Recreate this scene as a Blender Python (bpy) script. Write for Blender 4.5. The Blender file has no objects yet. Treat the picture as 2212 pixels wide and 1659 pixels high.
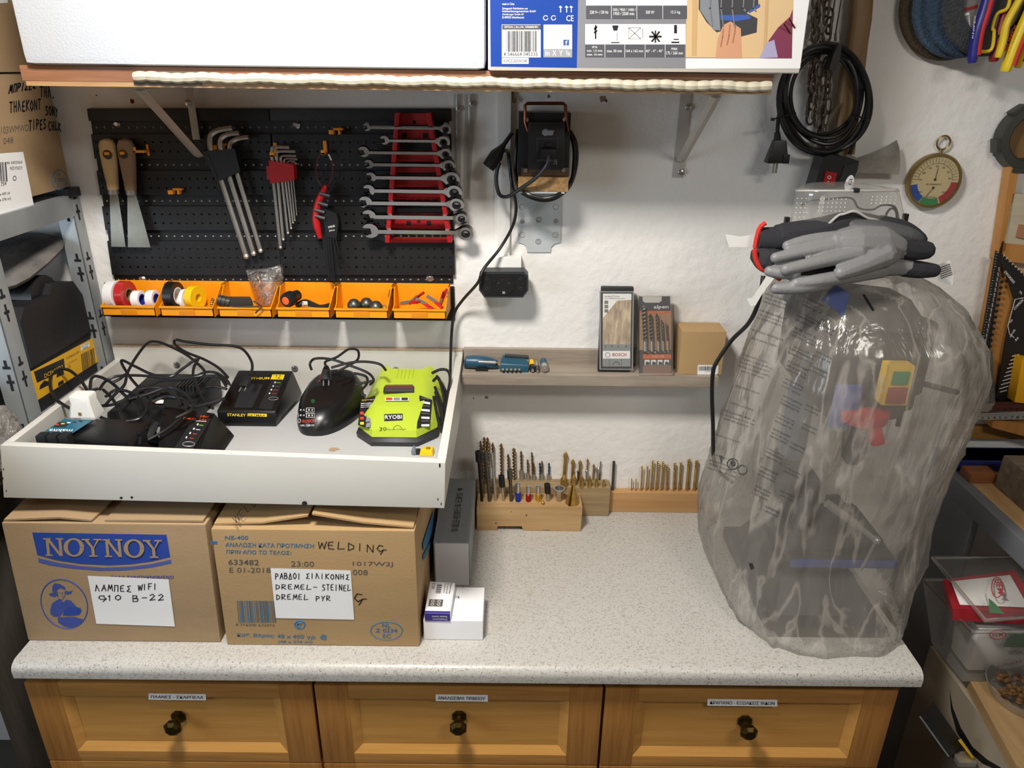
import bpy, bmesh, math, random
from mathutils import Vector as V, Matrix as M
from mathutils.bvhtree import BVHTree
random.seed(7)
S = bpy.context.scene
COL = S.collection
# ---------------------------------------------------------------- camera
CAM = V((0.0, -1.72, 2.0)); PIT, YAW, ROL, FPX = .405, .003, .012, 1590.0
_f = V((math.sin(YAW)*math.cos(PIT), math.cos(YAW)*math.cos(PIT), -math.sin(PIT)))
_r = V((math.cos(YAW), -math.sin(YAW), 0)); _u = _r.cross(_f)
RX = _r*math.cos(ROL)+_u*math.sin(ROL); UX = -_r*math.sin(ROL)+_u*math.cos(ROL); FX = _f
cd = bpy.data.cameras.new('camera'); cam = bpy.data.objects.new('camera', cd); COL.objects.link(cam)
cd.sensor_fit = 'HORIZONTAL'; cd.sensor_width = 36; cd.lens = FPX/2212*36; cd.clip_start = .02
cam.matrix_world = M.Translation(CAM) @ M((RX, UX, -FX)).transposed().to_4x4()
S.camera = cam
# ---------------------------------------------------------------- light and exposure
S.view_settings.view_transform = 'Standard'; S.view_settings.look = 'None'
S.view_settings.exposure = 0.2; S.view_settings.gamma = 1.0; S.view_settings.use_curve_mapping = False
wd = bpy.data.worlds.new('world'); S.world = wd; wd.use_nodes = True
wd.node_tree.nodes['Background'].inputs[0].default_value = (.75, .85, 1, 1)
wd.node_tree.nodes['Background'].inputs[1].default_value = .12
def area(name, loc, size, power, color, target):
    l = bpy.data.lights.new(name, 'AREA'); l.energy = power; l.color = color; l.shape = 'RECTANGLE'
    l.size, l.size_y = size
    o = bpy.data.objects.new(name, l); COL.objects.link(o); o.location = loc
    o.rotation_euler = (V(target)-V(loc)).to_track_quat('-Z', 'Y').to_euler(); return o
area('panel_lamp_light', (-.35, -1.05, 2.66), (.26, .26), 34, (1, .95, .88), (-.35, -1.05, 0))
area('rear_lamp_light', (1.0, -1.9, 2.66), (.6, .3), 11, (1, .955, .89), (1.0, -1.7, 0))
area('daylight_window_light', (-2.05, -1.6, 1.75), (.9, .9), 13, (.72, .86, 1), (0, -.6, 1.6))
# ---------------------------------------------------------------- pixel rays: a photograph pixel and a known plane give a point of the place
def ray(px, py): return FX + RX*((px-1106)/FPX) + UX*((829.5-py)/FPX)
def P(px, py, y=None, z=None, x=None):
    d = ray(px, py); k, v = (0, x) if x is not None else (1, y) if y is not None else (2, z)
    return CAM + d*((v-CAM[k])/d[k])
class Pl:
    def __init__(s, p, n): s.p = V(p); s.n = V(n).normalized()
    def __call__(s, px, py, off=0.0004):
        d = ray(px, py); return CAM + d*((s.p-CAM).dot(s.n)/d.dot(s.n)) + s.n*off
def spl(pts, k=6, closed=False):
    pts = [V(p) for p in pts]; n = len(pts); out = []
    for i in range(n if closed else n-1):
        a, b, c, d = (pts[(i-1) % n], pts[i], pts[(i+1) % n], pts[(i+2) % n]) if closed else (pts[max(i-1, 0)], pts[i], pts[i+1], pts[min(i+2, n-1)])
        for j in range(k):
            t = j/k; out.append(.5*((2*b)+(c-a)*t+(2*a-5*b+4*c-d)*t*t+(3*b-a-3*c+d)*t**3))
    if not closed: out.append(pts[-1])
    return out
def lerp(a, b, t): return a+(b-a)*t
# ---------------------------------------------------------------- materials
def lin(h):
    h = h.lstrip('#'); c = [int(h[i:i+2], 16)/255 for i in (0, 2, 4)]
    return tuple(x/12.92 if x <= .04045 else ((x+.055)/1.055)**2.4 for x in c)+(1,)
MT = {}
def mat(n, h='#808080', rough=.5, metal=0, var=0, sc=8, st=(1, 1, 1), bump=0, bsc=60, bst=(1, 1, 1), h2=None, alpha=1, trans=0, spec=.5, coat=0, emit=0, detail=4):
    if n in MT: return MT[n]
    m = bpy.data.materials.new(n); m.use_nodes = True; nt = m.node_tree; N = nt.nodes; L = nt.links; b = N['Principled BSDF']
    b.inputs['Base Color'].default_value = lin(h); b.inputs['Roughness'].default_value = rough; b.inputs['Metallic'].default_value = metal
    b.inputs['Specular IOR Level'].default_value = spec; b.inputs['Alpha'].default_value = alpha; b.inputs['Transmission Weight'].default_value = trans
    b.inputs['Coat Weight'].default_value = coat
    if emit: b.inputs['Emission Color'].default_value = lin(h); b.inputs['Emission Strength'].default_value = emit
    if var or bump: tc = N.new('ShaderNodeTexCoord')
    if var:
        mp = N.new('ShaderNodeMapping'); mp.inputs['Scale'].default_value = st; L.new(tc.outputs['Object'], mp.inputs[0])
        t = N.new('ShaderNodeTexNoise'); t.inputs['Scale'].default_value = sc; t.inputs['Detail'].default_value = detail; t.inputs['Roughness'].default_value = .6; L.new(mp.outputs[0], t.inputs[0])
        r = N.new('ShaderNodeValToRGB'); r.color_ramp.elements[0].position = .3; r.color_ramp.elements[1].position = .72
        c = lin(h); r.color_ramp.elements[0].color = lin(h2) if h2 else tuple(x*(1-var) for x in c[:3])+(1,)
        r.color_ramp.elements[1].color = c if h2 else tuple(min(1, x*(1+var*.4)) for x in c[:3])+(1,)
        L.new(t.outputs[0], r.inputs[0]); L.new(r.outputs[0], b.inputs['Base Color'])
    if bump:
        mp = N.new('ShaderNodeMapping'); mp.inputs['Scale'].default_value = bst; L.new(tc.outputs['Object'], mp.inputs[0])
        t = N.new('ShaderNodeTexNoise'); t.inputs['Scale'].default_value = bsc; t.inputs['Detail'].default_value = 3; L.new(mp.outputs[0], t.inputs[0])
        u = N.new('ShaderNodeBump'); u.inputs['Strength'].default_value = bump; u.inputs['Distance'].default_value = .01
        L.new(t.outputs[0], u.inputs['Height']); L.new(u.outputs[0], b.inputs['Normal'])
    MT[n] = m; return m
def film(n, h, tr, rough=.25, bump=.5, bsc=14, bst=(1, 1, .3), gl=.15, var=0, crease=0):
    # thin clear or milky plastic: part of the light passes, part scatters, part glints
    if n in MT: return MT[n]
    m = bpy.data.materials.new(n); m.use_nodes = True; nt = m.node_tree; N = nt.nodes; L = nt.links; N.remove(N['Principled BSDF'])
    out = N['Material Output']; T = N.new('ShaderNodeBsdfTransparent'); D = N.new('ShaderNodeBsdfDiffuse'); Tl = N.new('ShaderNodeBsdfTranslucent'); G = N.new('ShaderNodeBsdfGlossy')
    D.inputs[0].default_value = lin(h); Tl.inputs[0].default_value = lin(h); G.inputs['Roughness'].default_value = rough; T.inputs[0].default_value = (.97, .97, .96, 1)
    a, b, c = N.new('ShaderNodeMixShader'), N.new('ShaderNodeMixShader'), N.new('ShaderNodeMixShader')
    a.inputs[0].default_value = .4; L.new(D.outputs[0], a.inputs[1]); L.new(Tl.outputs[0], a.inputs[2])
    b.inputs[0].default_value = tr; L.new(a.outputs[0], b.inputs[1]); L.new(T.outputs[0], b.inputs[2])
    L.new(b.outputs[0], c.inputs[1]); L.new(G.outputs[0], c.inputs[2]); c.inputs[0].default_value = gl*.5
    fr = N.new('ShaderNodeFresnel'); fr.inputs[0].default_value = 1.35
    mm = N.new('ShaderNodeMath'); mm.operation = 'MULTIPLY_ADD'; mm.inputs[1].default_value = .6; mm.inputs[2].default_value = gl*.25; L.new(fr.outputs[0], mm.inputs[0]); L.new(mm.outputs[0], c.inputs[0])
    tc = N.new('ShaderNodeTexCoord'); mp = N.new('ShaderNodeMapping'); mp.inputs['Scale'].default_value = bst; L.new(tc.outputs['Object'], mp.inputs[0])
    t = N.new('ShaderNodeTexNoise'); t.inputs['Scale'].default_value = bsc; t.inputs['Detail'].default_value = 5; t.inputs['Distortion'].default_value = .6; L.new(mp.outputs[0], t.inputs[0])
    u = N.new('ShaderNodeBump'); u.inputs['Strength'].default_value = bump; u.inputs['Distance'].default_value = .02; L.new(t.outputs[0], u.inputs['Height'])
    for q in (D, Tl, G, fr): L.new(u.outputs[0], q.inputs['Normal'])
    if crease:
        m2 = N.new('ShaderNodeMapping'); m2.inputs['Scale'].default_value = (1, 1, .2); L.new(tc.outputs['Object'], m2.inputs[0])
        t2 = N.new('ShaderNodeTexNoise'); t2.inputs['Scale'].default_value = 13; t2.inputs['Detail'].default_value = 3.5; t2.inputs['Distortion'].default_value = .3; L.new(m2.outputs[0], t2.inputs[0])
        s1 = N.new('ShaderNodeMath'); s1.operation = 'SUBTRACT'; s1.inputs[1].default_value = .5; L.new(t2.outputs[0], s1.inputs[0]); s2 = N.new('ShaderNodeMath'); s2.operation = 'ABSOLUTE'; L.new(s1.outputs[0], s2.inputs[0])
        r = N.new('ShaderNodeMapRange'); r.inputs[1].default_value = 0; r.inputs[2].default_value = .035; r.inputs[3].default_value = tr-crease; r.inputs[4].default_value = tr; L.new(s2.outputs[0], r.inputs[0]); L.new(r.outputs[0], b.inputs[0])
    elif var:
        r = N.new('ShaderNodeMapRange'); r.inputs[1].default_value = .35; r.inputs[2].default_value = .7; r.inputs[3].default_value = tr+var; r.inputs[4].default_value = tr-var
        L.new(t.outputs[0], r.inputs[0]); L.new(r.outputs[0], b.inputs[0])
    L.new(c.outputs[0], out.inputs[0]); MT[n] = m; return m
def wood(n, a, b, ax=0, sc=6, stretch=14, rough=.45, bump=.05, coat=0):
    st = [stretch]*3; st[ax] = 1
    return mat(n, a, rough, 0, .3, sc, tuple(st), bump, sc*2, tuple(st), h2=b, coat=coat, detail=6)
# ---------------------------------------------------------------- mesh building
ORG = {}
_TX = {}
def glyphs(s, bold=0):
    bold = min(bold, .008)
    if (s, bold) in _TX: return _TX[s, bold]
    cu = bpy.data.curves.new('t', 'FONT'); cu.body = s; cu.resolution_u = 2; cu.offset = bold
    ob = bpy.data.objects.new('t', cu); me = bpy.data.meshes.new_from_object(ob)
    vs = [(v.co.x, v.co.y) for v in me.vertices]; fs = [tuple(p.vertices) for p in me.polygons]
    bpy.data.objects.remove(ob); bpy.data.curves.remove(cu); bpy.data.meshes.remove(me)
    if vs:
        x0 = min(v[0] for v in vs); x1 = max(v[0] for v in vs); y0 = min(v[1] for v in vs); y1 = max(v[1] for v in vs)
        vs = [((x-x0)/max(x1-x0, 1e-6), (y-y0)/max(y1-y0, 1e-6)) for x, y in vs]
        if sum((vs[f[1]][0]-vs[f[0]][0])*(vs[f[2]][1]-vs[f[0]][1])-(vs[f[1]][1]-vs[f[0]][1])*(vs[f[2]][0]-vs[f[0]][0]) for f in fs) < 0: fs = [f[::-1] for f in fs]
    _TX[s, bold] = (vs, fs); return vs, fs
HW = {'A': '0,0 5,10 9,0/2,4 8,4', 'B': '0,0 0,10 6,9 6,6 1,5 8,4 7,0 0,0', 'C': '8,9 3,10 0,5 3,0 8,1', 'D': '1,0 1,10 8,7 8,3 1,0', 'E': '7,10 1,9 0,5 1,0 8,0/0,5 6,5', 'F': '0,0 0,10 8,10/0,5 6,5', 'G': '8,9 3,10 0,5 4,1 9,4/9,4 5,-3/9,4 13,4', 'H': '0,0 0,10/7,0 7,10/0,5 7,5', 'I': '3,0 3,10', 'K': '0,0 0,10/8,10 0,5 8,0', 'L': '1,10 0,0 9,1', 'M': '0,0 2,10 5,3 8,10 10,0', 'N': '0,0 0,10 8,0 8,10', 'O': '4,10 0,7 0,3 4,0 8,3 8,7 4,10', 'P': '0,0 0,10 7,9 7,6 0,4', 'R': '0,0 0,10 7,9 7,6 0,4 9,0', 'S': '8,9 2,10 1,6 7,4 7,1 0,0', 'T': '4,0 4,10/0,10 8,10', 'U': '0,10 1,1 5,0 8,2 8,10', 'V': '0,10 4,0 8,10', 'W': '0,9 2,0 5,8 8,0 11,10', 'X': '0,0 8,10/0,10 8,0', 'Y': '0,10 4,5 8,10/4,5 3,0', 'Z': '0,10 8,10 0,0 8,0', 'Λ': '0,0 2,10 8,0', 'Π': '1,0 1,10 8,10 8,0', 'Σ': '8,10 2,9 6,5 1,1 9,0', 'Δ': '0,0 4,10 8,0 0,0', '0': '4,10 0,7 0,3 4,0 8,3 8,7 4,10', '1': '4,0 4,10 2,8', '2': '0,8 4,10 7,7 0,0 8,1', '-': '1,5 8,5', '>': '9,10 2,10 0,6 4,3 12,4/8,8 12,4 7,-1', '.': '3,0 4,1'}
class MB:
    def __init__(s, m=None):
        s.v = []; s.f = []; s.mi = []; s.mats = []; s.c = 0; s.T = None
        if m: s.m(m)
    def m(s, m):
        if m not in s.mats: s.mats.append(m)
        s.c = s.mats.index(m); return s
    def add(s, vs, fs):
        o = len(s.v); s.v += [(s.T @ V(v)) if s.T else V(v) for v in vs]
        s.f += [tuple(i+o for i in f) for f in fs]; s.mi += [s.c]*len(fs); return s
    def hexa(s, p, bev=0):  # p: bottom 4 (ccw from above) then top 4
        fs = [(3, 2, 1, 0), (4, 5, 6, 7), (0, 1, 5, 4), (1, 2, 6, 5), (2, 3, 7, 6), (3, 0, 4, 7)]
        if not bev: return s.add(p, fs)
        bm = bmesh.new(); q = [bm.verts.new(V(a)) for a in p]
        for f in fs: bm.faces.new([q[i] for i in f])
        bmesh.ops.bevel(bm, geom=bm.edges[:], offset=bev, segments=2, affect='EDGES', profile=.7, clamp_overlap=True)
        bm.verts.index_update(); s.add([v.co.copy() for v in bm.verts], [tuple(v.index for v in f.verts) for f in bm.faces]); bm.free(); return s
    def box(s, a, b, bev=0):
        x0, y0, z0 = [min(a[i], b[i]) for i in range(3)]; x1, y1, z1 = [max(a[i], b[i]) for i in range(3)]
        return s.hexa([(x0, y0, z0), (x1, y0, z0), (x1, y1, z0), (x0, y1, z0), (x0, y0, z1), (x1, y0, z1), (x1, y1, z1), (x0, y1, z1)], bev)
    def cbox(s, c, d, bev=0): return s.box([c[i]-d[i]/2 for i in range(3)], [c[i]+d[i]/2 for i in range(3)], bev)
    def poly(s, pts): return s.add(pts, [tuple(range(len(pts)))])
    def prism(s, pts, vec, caps=True):
        n = len(pts); vec = V(vec); a = [V(p) for p in pts]; nm = V((0, 0, 0))
        for i in range(n): nm += a[i].cross(a[(i+1) % n])
        if nm.dot(vec) > 0: a = a[::-1]
        fs = [(i, i+n, (i+1) % n+n, (i+1) % n) for i in range(n)]
        if caps: fs += [tuple(range(n)), tuple(range(2*n-1, n-1, -1))]
        return s.add(a+[p+vec for p in a], fs)
    def tube(s, pts, r, n=8, closed=False, flat=None):
        pts = [V(p) for p in pts]; k = len(pts); rs = r if isinstance(r, (list, tuple)) else [r]*k
        vs = []; fs = []; up = None
        for i in range(k):
            t = (pts[(i+1) % k]-pts[i-1]) if closed else pts[min(i+1, k-1)]-pts[max(i-1, 0)]
            t = t.normalized() if t.length > 1e-9 else V((0, 0, 1))
            if up is None: up = V((0, 0, 1)) if abs(t.z) < .9 else V((1, 0, 0))
            sd = t.cross(up)
            if sd.length < 1e-6: sd = t.orthogonal()
            sd.normalize(); up = sd.cross(t).normalized()
            for j in range(n):
                a = 2*math.pi*j/n; vs.append(pts[i]+sd*(math.cos(a)*rs[i])+up*(math.sin(a)*rs[i]*(flat or 1)))
        for i in range(k if closed else k-1):
            for j in range(n):
                fs.append((i*n+j, i*n+(j+1) % n, (i+1) % k*n+(j+1) % n, (i+1) % k*n+j))
        if not closed: fs += [tuple(range(n-1, -1, -1)), tuple(range((k-1)*n, k*n))]
        return s.add(vs, fs)
    def lathe(s, prof, o, ax=(0, 0, 1), n=16, ph=0, close=True):  # prof: (radius, height along ax)
        ax = V(ax).normalized(); a = ax.orthogonal().normalized() if abs(ax.z) < .99 else V((1, 0, 0)); b = ax.cross(a); o = V(o); vs = []; fs = []
        for r, h in prof:
            for j in range(n):
                t = 2*math.pi*j/n+ph; vs.append(o+ax*h+(a*math.cos(t)+b*math.sin(t))*r)
        k = len(prof)
        for i in range(k-1):
            for j in range(n): fs.append((i*n+j, i*n+(j+1) % n, (i+1)*n+(j+1) % n, (i+1)*n+j))
        if close: fs += [tuple(range(n-1, -1, -1)), tuple(range((k-1)*n, k*n))]
        return s.add(vs, fs)
    def cyl(s, a, b, r, n=12, r2=None):
        a, b = V(a), V(b); return s.lathe([(r, 0), (r if r2 is None else r2, (b-a).length)], a, b-a, n)
    def ring(s, o, ax, r1, r2, h, n=28):  # flat ring, hole r1, outer r2, thickness h
        return s.lathe([(r1, 0), (r2, 0), (r2, h), (r1, h), (r1, 0)], o, ax, n, close=False)
    def ball(s, o, r, n=10, sq=(1, 1, 1)):
        k = n//2+1; vs = []; fs = []; o = V(o)
        for i in range(k):
            p = math.pi*i/(k-1)
            for j in range(n): t = 2*math.pi*j/n; vs.append(o+V((math.sin(p)*math.cos(t)*sq[0], math.sin(p)*math.sin(t)*sq[1], -math.cos(p)*sq[2]))*r)
        for i in range(k-1):
            for j in range(n): fs.append((i*n+j, i*n+(j+1) % n, (i+1)*n+(j+1) % n, (i+1)*n+j))
        return s.add(vs, fs)
    def twist(s, a, b, r, turns=4, fl=.5, n=8):
        a, b = V(a), V(b); ax = (b-a).normalized(); e = ax.orthogonal().normalized(); g = ax.cross(e); k = int(turns*8)+1; vs = []; fs = []
        for i in range(k+1):
            t = i/k; c = a.lerp(b, t*.97 if i < k else 1); w = 1 if i < k else .15
            for j in range(n):
                q = 2*math.pi*j/n; rr = r*w*(fl+(1-fl)*abs(math.cos(q))**.6); q += 2*math.pi*turns*t; vs.append(c+(e*math.cos(q)+g*math.sin(q))*rr)
        for i in range(k):
            for j in range(n): fs.append((i*n+j, i*n+(j+1) % n, (i+1)*n+(j+1) % n, (i+1)*n+j))
        return s.add(vs, fs+[tuple(range(n-1, -1, -1)), tuple(range(k*n, k*n+n))])
    def loft(s, rings, cap=True, closed=True):
        n = len(rings[0]); vs = [p for r in rings for p in r]; fs = []
        for i in range(len(rings)-1):
            for j in range(n if closed else n-1): fs.append((i*n+j, i*n+(j+1) % n, (i+1)*n+(j+1) % n, (i+1)*n+j))
        if cap: fs += [tuple(range(n-1, -1, -1)), tuple(range((len(rings)-1)*n, len(rings)*n))]
        return s.add(vs, fs)
    # ---- printed marks: on a plane through the pixels of its corners
    def txt(s, t, bl, br, tl, bold=0):
        vs, fs = glyphs(t, bold); bl, br, tl = V(bl), V(br), V(tl)
        return s.add([bl+(br-bl)*x+(tl-bl)*y for x, y in vs], fs)
    def ptxt(s, t, pl, bl, br, tl, bold=0): return s.txt(t, pl(*bl), pl(*br), pl(*tl), bold)
    def pp(s, pl, pts, off=.0003): return s.poly([pl(*p, off) for p in pts])
    def stroke(s, pts, w, nrm):
        pts = [V(p) for p in pts]; nrm = V(nrm)
        for a, b in zip(pts, pts[1:]):
            d = (b-a)
            if d.length < 1e-7: continue
            d.normalize(); e = nrm.cross(d)*(w/2); d *= w*.4; s.poly([a-d-e, b+d-e, b+d+e, a-d+e])
        return s
    def write(s, t, bl, br, tl, w, nrm):  # handwriting
        t = t.translate(str.maketrans('ΑΒΕΖΗΙΚΜΝΟΡΤΥΧ', 'ABEZHIKMNOPTYX'))
        bl, br, tl = V(bl), V(br), V(tl); n = len(t); ex = (br-bl)/n; ey = tl-bl
        for i, ch in enumerate(t):
            for st in (HW[ch].split('/') if ch in HW else ()):
                pts = [tuple(float(q) for q in p.split(',')) for p in st.split()]
                s.stroke([bl+ex*(i+.08+x*.075)+ey*((y+((i*37) % 5-2)*.25)/10) for x, y in pts], w, nrm)
        return s
    def build(s, name, parent=None, o=None, smooth=True, ang=38):
        org = ORG[parent.name] if parent else V(o if o is not None else s.v[0]); me = bpy.data.meshes.new(name)
        me.from_pydata([tuple(v-org) for v in s.v], [], s.f)
        for q in s.mats: me.materials.append(q)
        me.polygons.foreach_set('material_index', s.mi); me.polygons.foreach_set('use_smooth', [smooth]*len(s.f))
        if smooth: me.set_sharp_from_angle(angle=math.radians(ang))
        me.validate(); me.update()
        ob = bpy.data.objects.new(name, me); COL.objects.link(ob); ORG[ob.name] = org
        if parent: ob.parent = parent
        else: ob.location = org
        return ob
    def absorb(s, o):
        k = len(s.v); s.v += o.v; s.f += [tuple(i+k for i in f) for f in o.f]
        mp = [s.m(q).c for q in o.mats]; s.mi += [mp[i] for i in o.mi]; return s
    def base(s):
        xs = [v.x for v in s.v]; ys = [v.y for v in s.v]; zs = [v.z for v in s.v]
        return V(((min(xs)+max(xs))/2, (min(ys)+max(ys))/2, min(zs)))
    def thing(s, name, label, cat, group=None, **k): return tag(s.build(name, None, s.base(), **k), label, cat, group)
def tag(o, label, cat, group=None, kind=None):
    o['label'] = label; o['category'] = cat
    if group: o['group'] = group
    if kind: o['kind'] = kind
    return o
def thing(name, label, cat, loc, group=None):
    o = bpy.data.objects.new(name, None); o.empty_display_size = .02; COL.objects.link(o); o.location = loc; ORG[o.name] = V(loc)
    return tag(o, label, cat, group)
def struct(name, mb, o=None):
    ob = mb.build(name, None, o or mb.base()); ob['kind'] = 'structure'; return ob
def part(mb, name, parent, label=None, **k):
    o = mb.build(name, parent, **k)
    if label: o['label'] = label
    return o
X3, Y3, Z3 = V((1, 0, 0)), V((0, 1, 0)), V((0, 0, 1))
FRONT = V((0, -1, 0))
def bvh(b): return BVHTree.FromPolygons([tuple(v) for v in b.v], b.f)
def onbag(x, y, off=.0012, bv=None):  # a mark laid on a curved surface
    d = ray(x, y).normalized(); h = (bv or BV).ray_cast(CAM, d)
    return (h[0]-d*off) if h[0] else None
def onpoly(b, bv, pts, off=.0006):
    q = [onbag(*p, off, bv) for p in pts]
    if all(q): b.poly(q)
# ---------------------------------------------------------------- common materials
WALL = mat('plaster', '#e9e7e4', .85, var=.05, sc=3, bump=.25, bsc=45)
BLK = mat('black_plastic', '#17171a', .42); BLK2 = mat('black_rubber', '#101012', .55); DGR = mat('dark_grey_plastic', '#2c2d30', .5)
STEEL = mat('steel', '#bcb9b3', .32, .8, var=.12, sc=30); CHROME = mat('chrome', '#c4c4c4', .25, .9); DST = mat('dark_steel', '#64625d', .4, .8, var=.2, sc=20)
GALV = mat('galvanised', '#9a9fa1', .42, .25, var=.22, sc=9, st=(1, 1, .4)); BRASS = mat('brass', '#bd9a55', .36, .75, var=.3, sc=60)
WHT = mat('white_paper', '#eeeeee', .6); WPL = mat('white_plastic', '#e9e8e4', .35); INK = mat('black_ink', '#15141a', .7); GINK = mat('grey_ink', '#5e5750', .8)
RED = mat('red_plastic', '#b5161b', .4); ORG_ = mat('orange_plastic', '#f09a12', .42); YEL = mat('yellow_plastic', '#f2c414', .4); BLU = mat('blue_plastic', '#2148b0', .4)
CARD = mat('cardboard', '#a68b69', .8, var=.08, sc=7, st=(1, 1, 3), bump=.06, bsc=200); CARD2 = mat('cardboard_light', '#ae8f64', .8, var=.08, sc=6, st=(1, 1, 3), bump=.06, bsc=200)
NAVY = mat('carton_blue_ink', '#24459f', .7, var=.1, sc=40); TEAL = mat('carton_teal_ink', '#2b6f9c', .75)
# ---------------------------------------------------------------- room
def slab(n, a, b, m): return struct(n, MB(m).box(a, b))
slab('wall_back', (-2.3, 0, 0), (2.0, .12, 2.75), WALL)
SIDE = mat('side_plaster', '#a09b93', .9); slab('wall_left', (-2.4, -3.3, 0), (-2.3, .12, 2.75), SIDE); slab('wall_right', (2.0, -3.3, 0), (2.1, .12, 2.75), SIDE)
slab('wall_front', (-2.4, -3.4, 0), (2.1, -3.3, 2.75), mat('low_bounce_wall', '#85807a', .9))  # plain unseen wall behind the camera, greyed to hold down bounced light
slab('ceiling', (-2.4, -3.4, 2.75), (2.1, .12, 2.85), mat('ceiling_paint', '#8f8b85', .9))
slab('floor', (-2.4, -3.4, -.1), (2.1, .12, 0), mat('floor_tile', '#4d4842', .6, var=.2, sc=5))
w = MB(WPL)
for a, b in (((-2.3, -2.2, 1.2), (-2.26, -2.12, 2.3)), ((-2.3, -1.08, 1.2), (-2.26, -1.0, 2.3)), ((-2.3, -2.12, 1.2), (-2.26, -1.08, 1.28)), ((-2.3, -2.12, 2.22), (-2.26, -1.08, 2.3))): w.box(a, b, .004)
w.m(mat('window_pane_daylight', '#c9dcf2', .2, emit=.8)).box((-2.298, -2.12, 1.28), (-2.285, -1.08, 2.22)); struct('window_1', w)
for n, c, d in (('panel', (-.35, -1.05, 2.705), (.34, .34, .09)), ('rear', (1.0, -1.9, 2.705), (.7, .4, .09))):
    t = thing('ceiling_lamp', 'white square ceiling lamp above the bench' if n == 'panel' else 'long white ceiling lamp behind the bench', 'lamp', (c[0], c[1], 2.66))
    part(MB(WPL).cbox((c[0], c[1], 2.715), (d[0], d[1], .07), .006), 'housing', t)
    part(MB(mat('lamp_diffuser', '#fff6e6', .5, emit=4)).cbox((c[0], c[1], 2.677), (d[0]-.04, d[1]-.04, .006)), 'diffuser', t)
# stains on the plaster
def stain(px, py, r, h, label):
    c = P(px, py, y=-.0006); b = MB(mat('stain_'+h, '#'+h, .9)); n = 9
    b.poly([c+V((math.cos(-k*.698)*r*random.uniform(.6, 1.2), 0, math.sin(-k*.698)*r*random.uniform(.6, 1.2))) for k in range(n)])
    o = b.build('wall_back_stain', None, c); o['kind'] = 'structure'
for a in ((285, 219, .006, '7a1512', ''), (208, 206, .002, '443322', ''), (1302, 213, .008, '8c7a66', ''), (1310, 218, .003, '403020', ''), (1185, 208, .004, '6b6258', ''), (1051, 858, .005, '8a8378', ''), (1023, 860, .002, '403a33', '')): stain(*a)
# ---------------------------------------------------------------- worktop and drawer cabinets
YC = -.597; zt = .9; zb = P(1000, 1478, y=YC).z
LAM = mat('speckled_laminate', '#d9d6d0', .38)
nt = LAM.node_tree; N = nt.nodes; L = nt.links; tc = N.new('ShaderNodeTexCoord')
b_ = N['Principled BSDF']; prev = None
def speck(sc, lo, hi, c, base):
    t = N.new('ShaderNodeTexNoise'); t.inputs['Scale'].default_value = sc; t.inputs['Detail'].default_value = 1.5; L.new(tc.outputs['Object'], t.inputs[0])
    r = N.new('ShaderNodeMapRange'); r.inputs[1].default_value = lo; r.inputs[2].default_value = hi; L.new(t.outputs[0], r.inputs[0])
    x = N.new('ShaderNodeMix'); x.data_type = 'RGBA'; L.new(r.outputs[0], x.inputs[0])
    if isinstance(base, str): x.inputs[6].default_value = lin(base)
    else: L.new(base, x.inputs[6])
    x.inputs[7].default_value = lin(c); return x.outputs[2]
o_ = speck(170, .5, .72, '#a5a19a', '#bab7b1'); o_ = speck(300, .66, .70, '#7d6655', o_); o_ = speck(380, .675, .71, '#4f453e', o_); L.new(o_, b_.inputs['Base Color'])
pr = [(0, zb), (0, zt)]+[(YC+.022-.022*math.sin(a), zt-.02+.02*math.cos(a)) for a in [i*math.pi/2/6 for i in range(7)]]+[(YC+.001, zb+.004), (YC+.006, zb)]
xl, xr = P(25, 1450, y=YC).x, P(1997, 1460, y=YC).x
MB(LAM).prism([(xl, y-.001, z) for y, z in pr], (xr-xl, 0, 0)).thing('worktop', 'white speckled laminate worktop with a rounded front edge over the drawers', 'worktop')
OAKH = wood('oak_rail', '#c08a48', '#a27036', 0, 4, 22); OAKV = wood('oak_stile', '#b27c3e', '#8f5f2c', 2, 4, 22); OAKP = wood('oak_panel', '#c9954f', '#b98441', 0, 3, 16)
BRZ = mat('antique_brass_knob', '#5a4a26', .35, 1, var=.3, sc=80)
YD = YC+.022; ztop = P(1000, 1484, y=YD).z; zdb = P(1000, 1650, y=YD).z
def drawer_front(x0, x1, z0, z1, parent, first):
    st, tr, br, md = .068, .036, .028, .019; yf, yp = YD, YD+.011; b = MB(OAKV)
    b.box((x0, yf, z0), (x0+st, yf+.02, z1), .0015); b.box((x1-st, yf, z0), (x1, yf+.02, z1), .0015)
    b.m(OAKH).box((x0+st, yf+.0005, z1-tr), (x1-st, yf+.02, z1), .001).box((x0+st, yf+.0005, z0), (x1-st, yf+.02, z0+br), .001)
    a0, a1, c0, c1 = x0+st, x1-st, z0+br, z1-tr
    b.m(OAKP).box((a0, yp, c0), (a1, yp+.006, c1))
    for p in ([(a0, yf+.001, c0), (a1, yf+.001, c0), (a1-md, yp, c0+md), (a0+md, yp, c0+md)], [(a0, yf+.001, c1), (a0, yf+.001, c0), (a0+md, yp, c0+md), (a0+md, yp, c1-md*.4)],
              [(a1, yf+.001, c0), (a1, yf+.001, c1), (a1-md, yp, c1-md*.4), (a1-md, yp, c0+md)], [(a1, yf+.001, c1), (a0, yf+.001, c1), (a0+md, yp, c1-md*.4), (a1-md, yp, c1-md*.4)]):
        b.poly([V(q)+V((0, -.0005, 0)) for q in p])
    return part(b, 'drawer', parent)
xs = [P(47, 1473, y=YD).x, P(675, 1479, y=YD).x, P(1306, 1486, y=YD).x, P(1945, 1488, y=YD).x]
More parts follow.
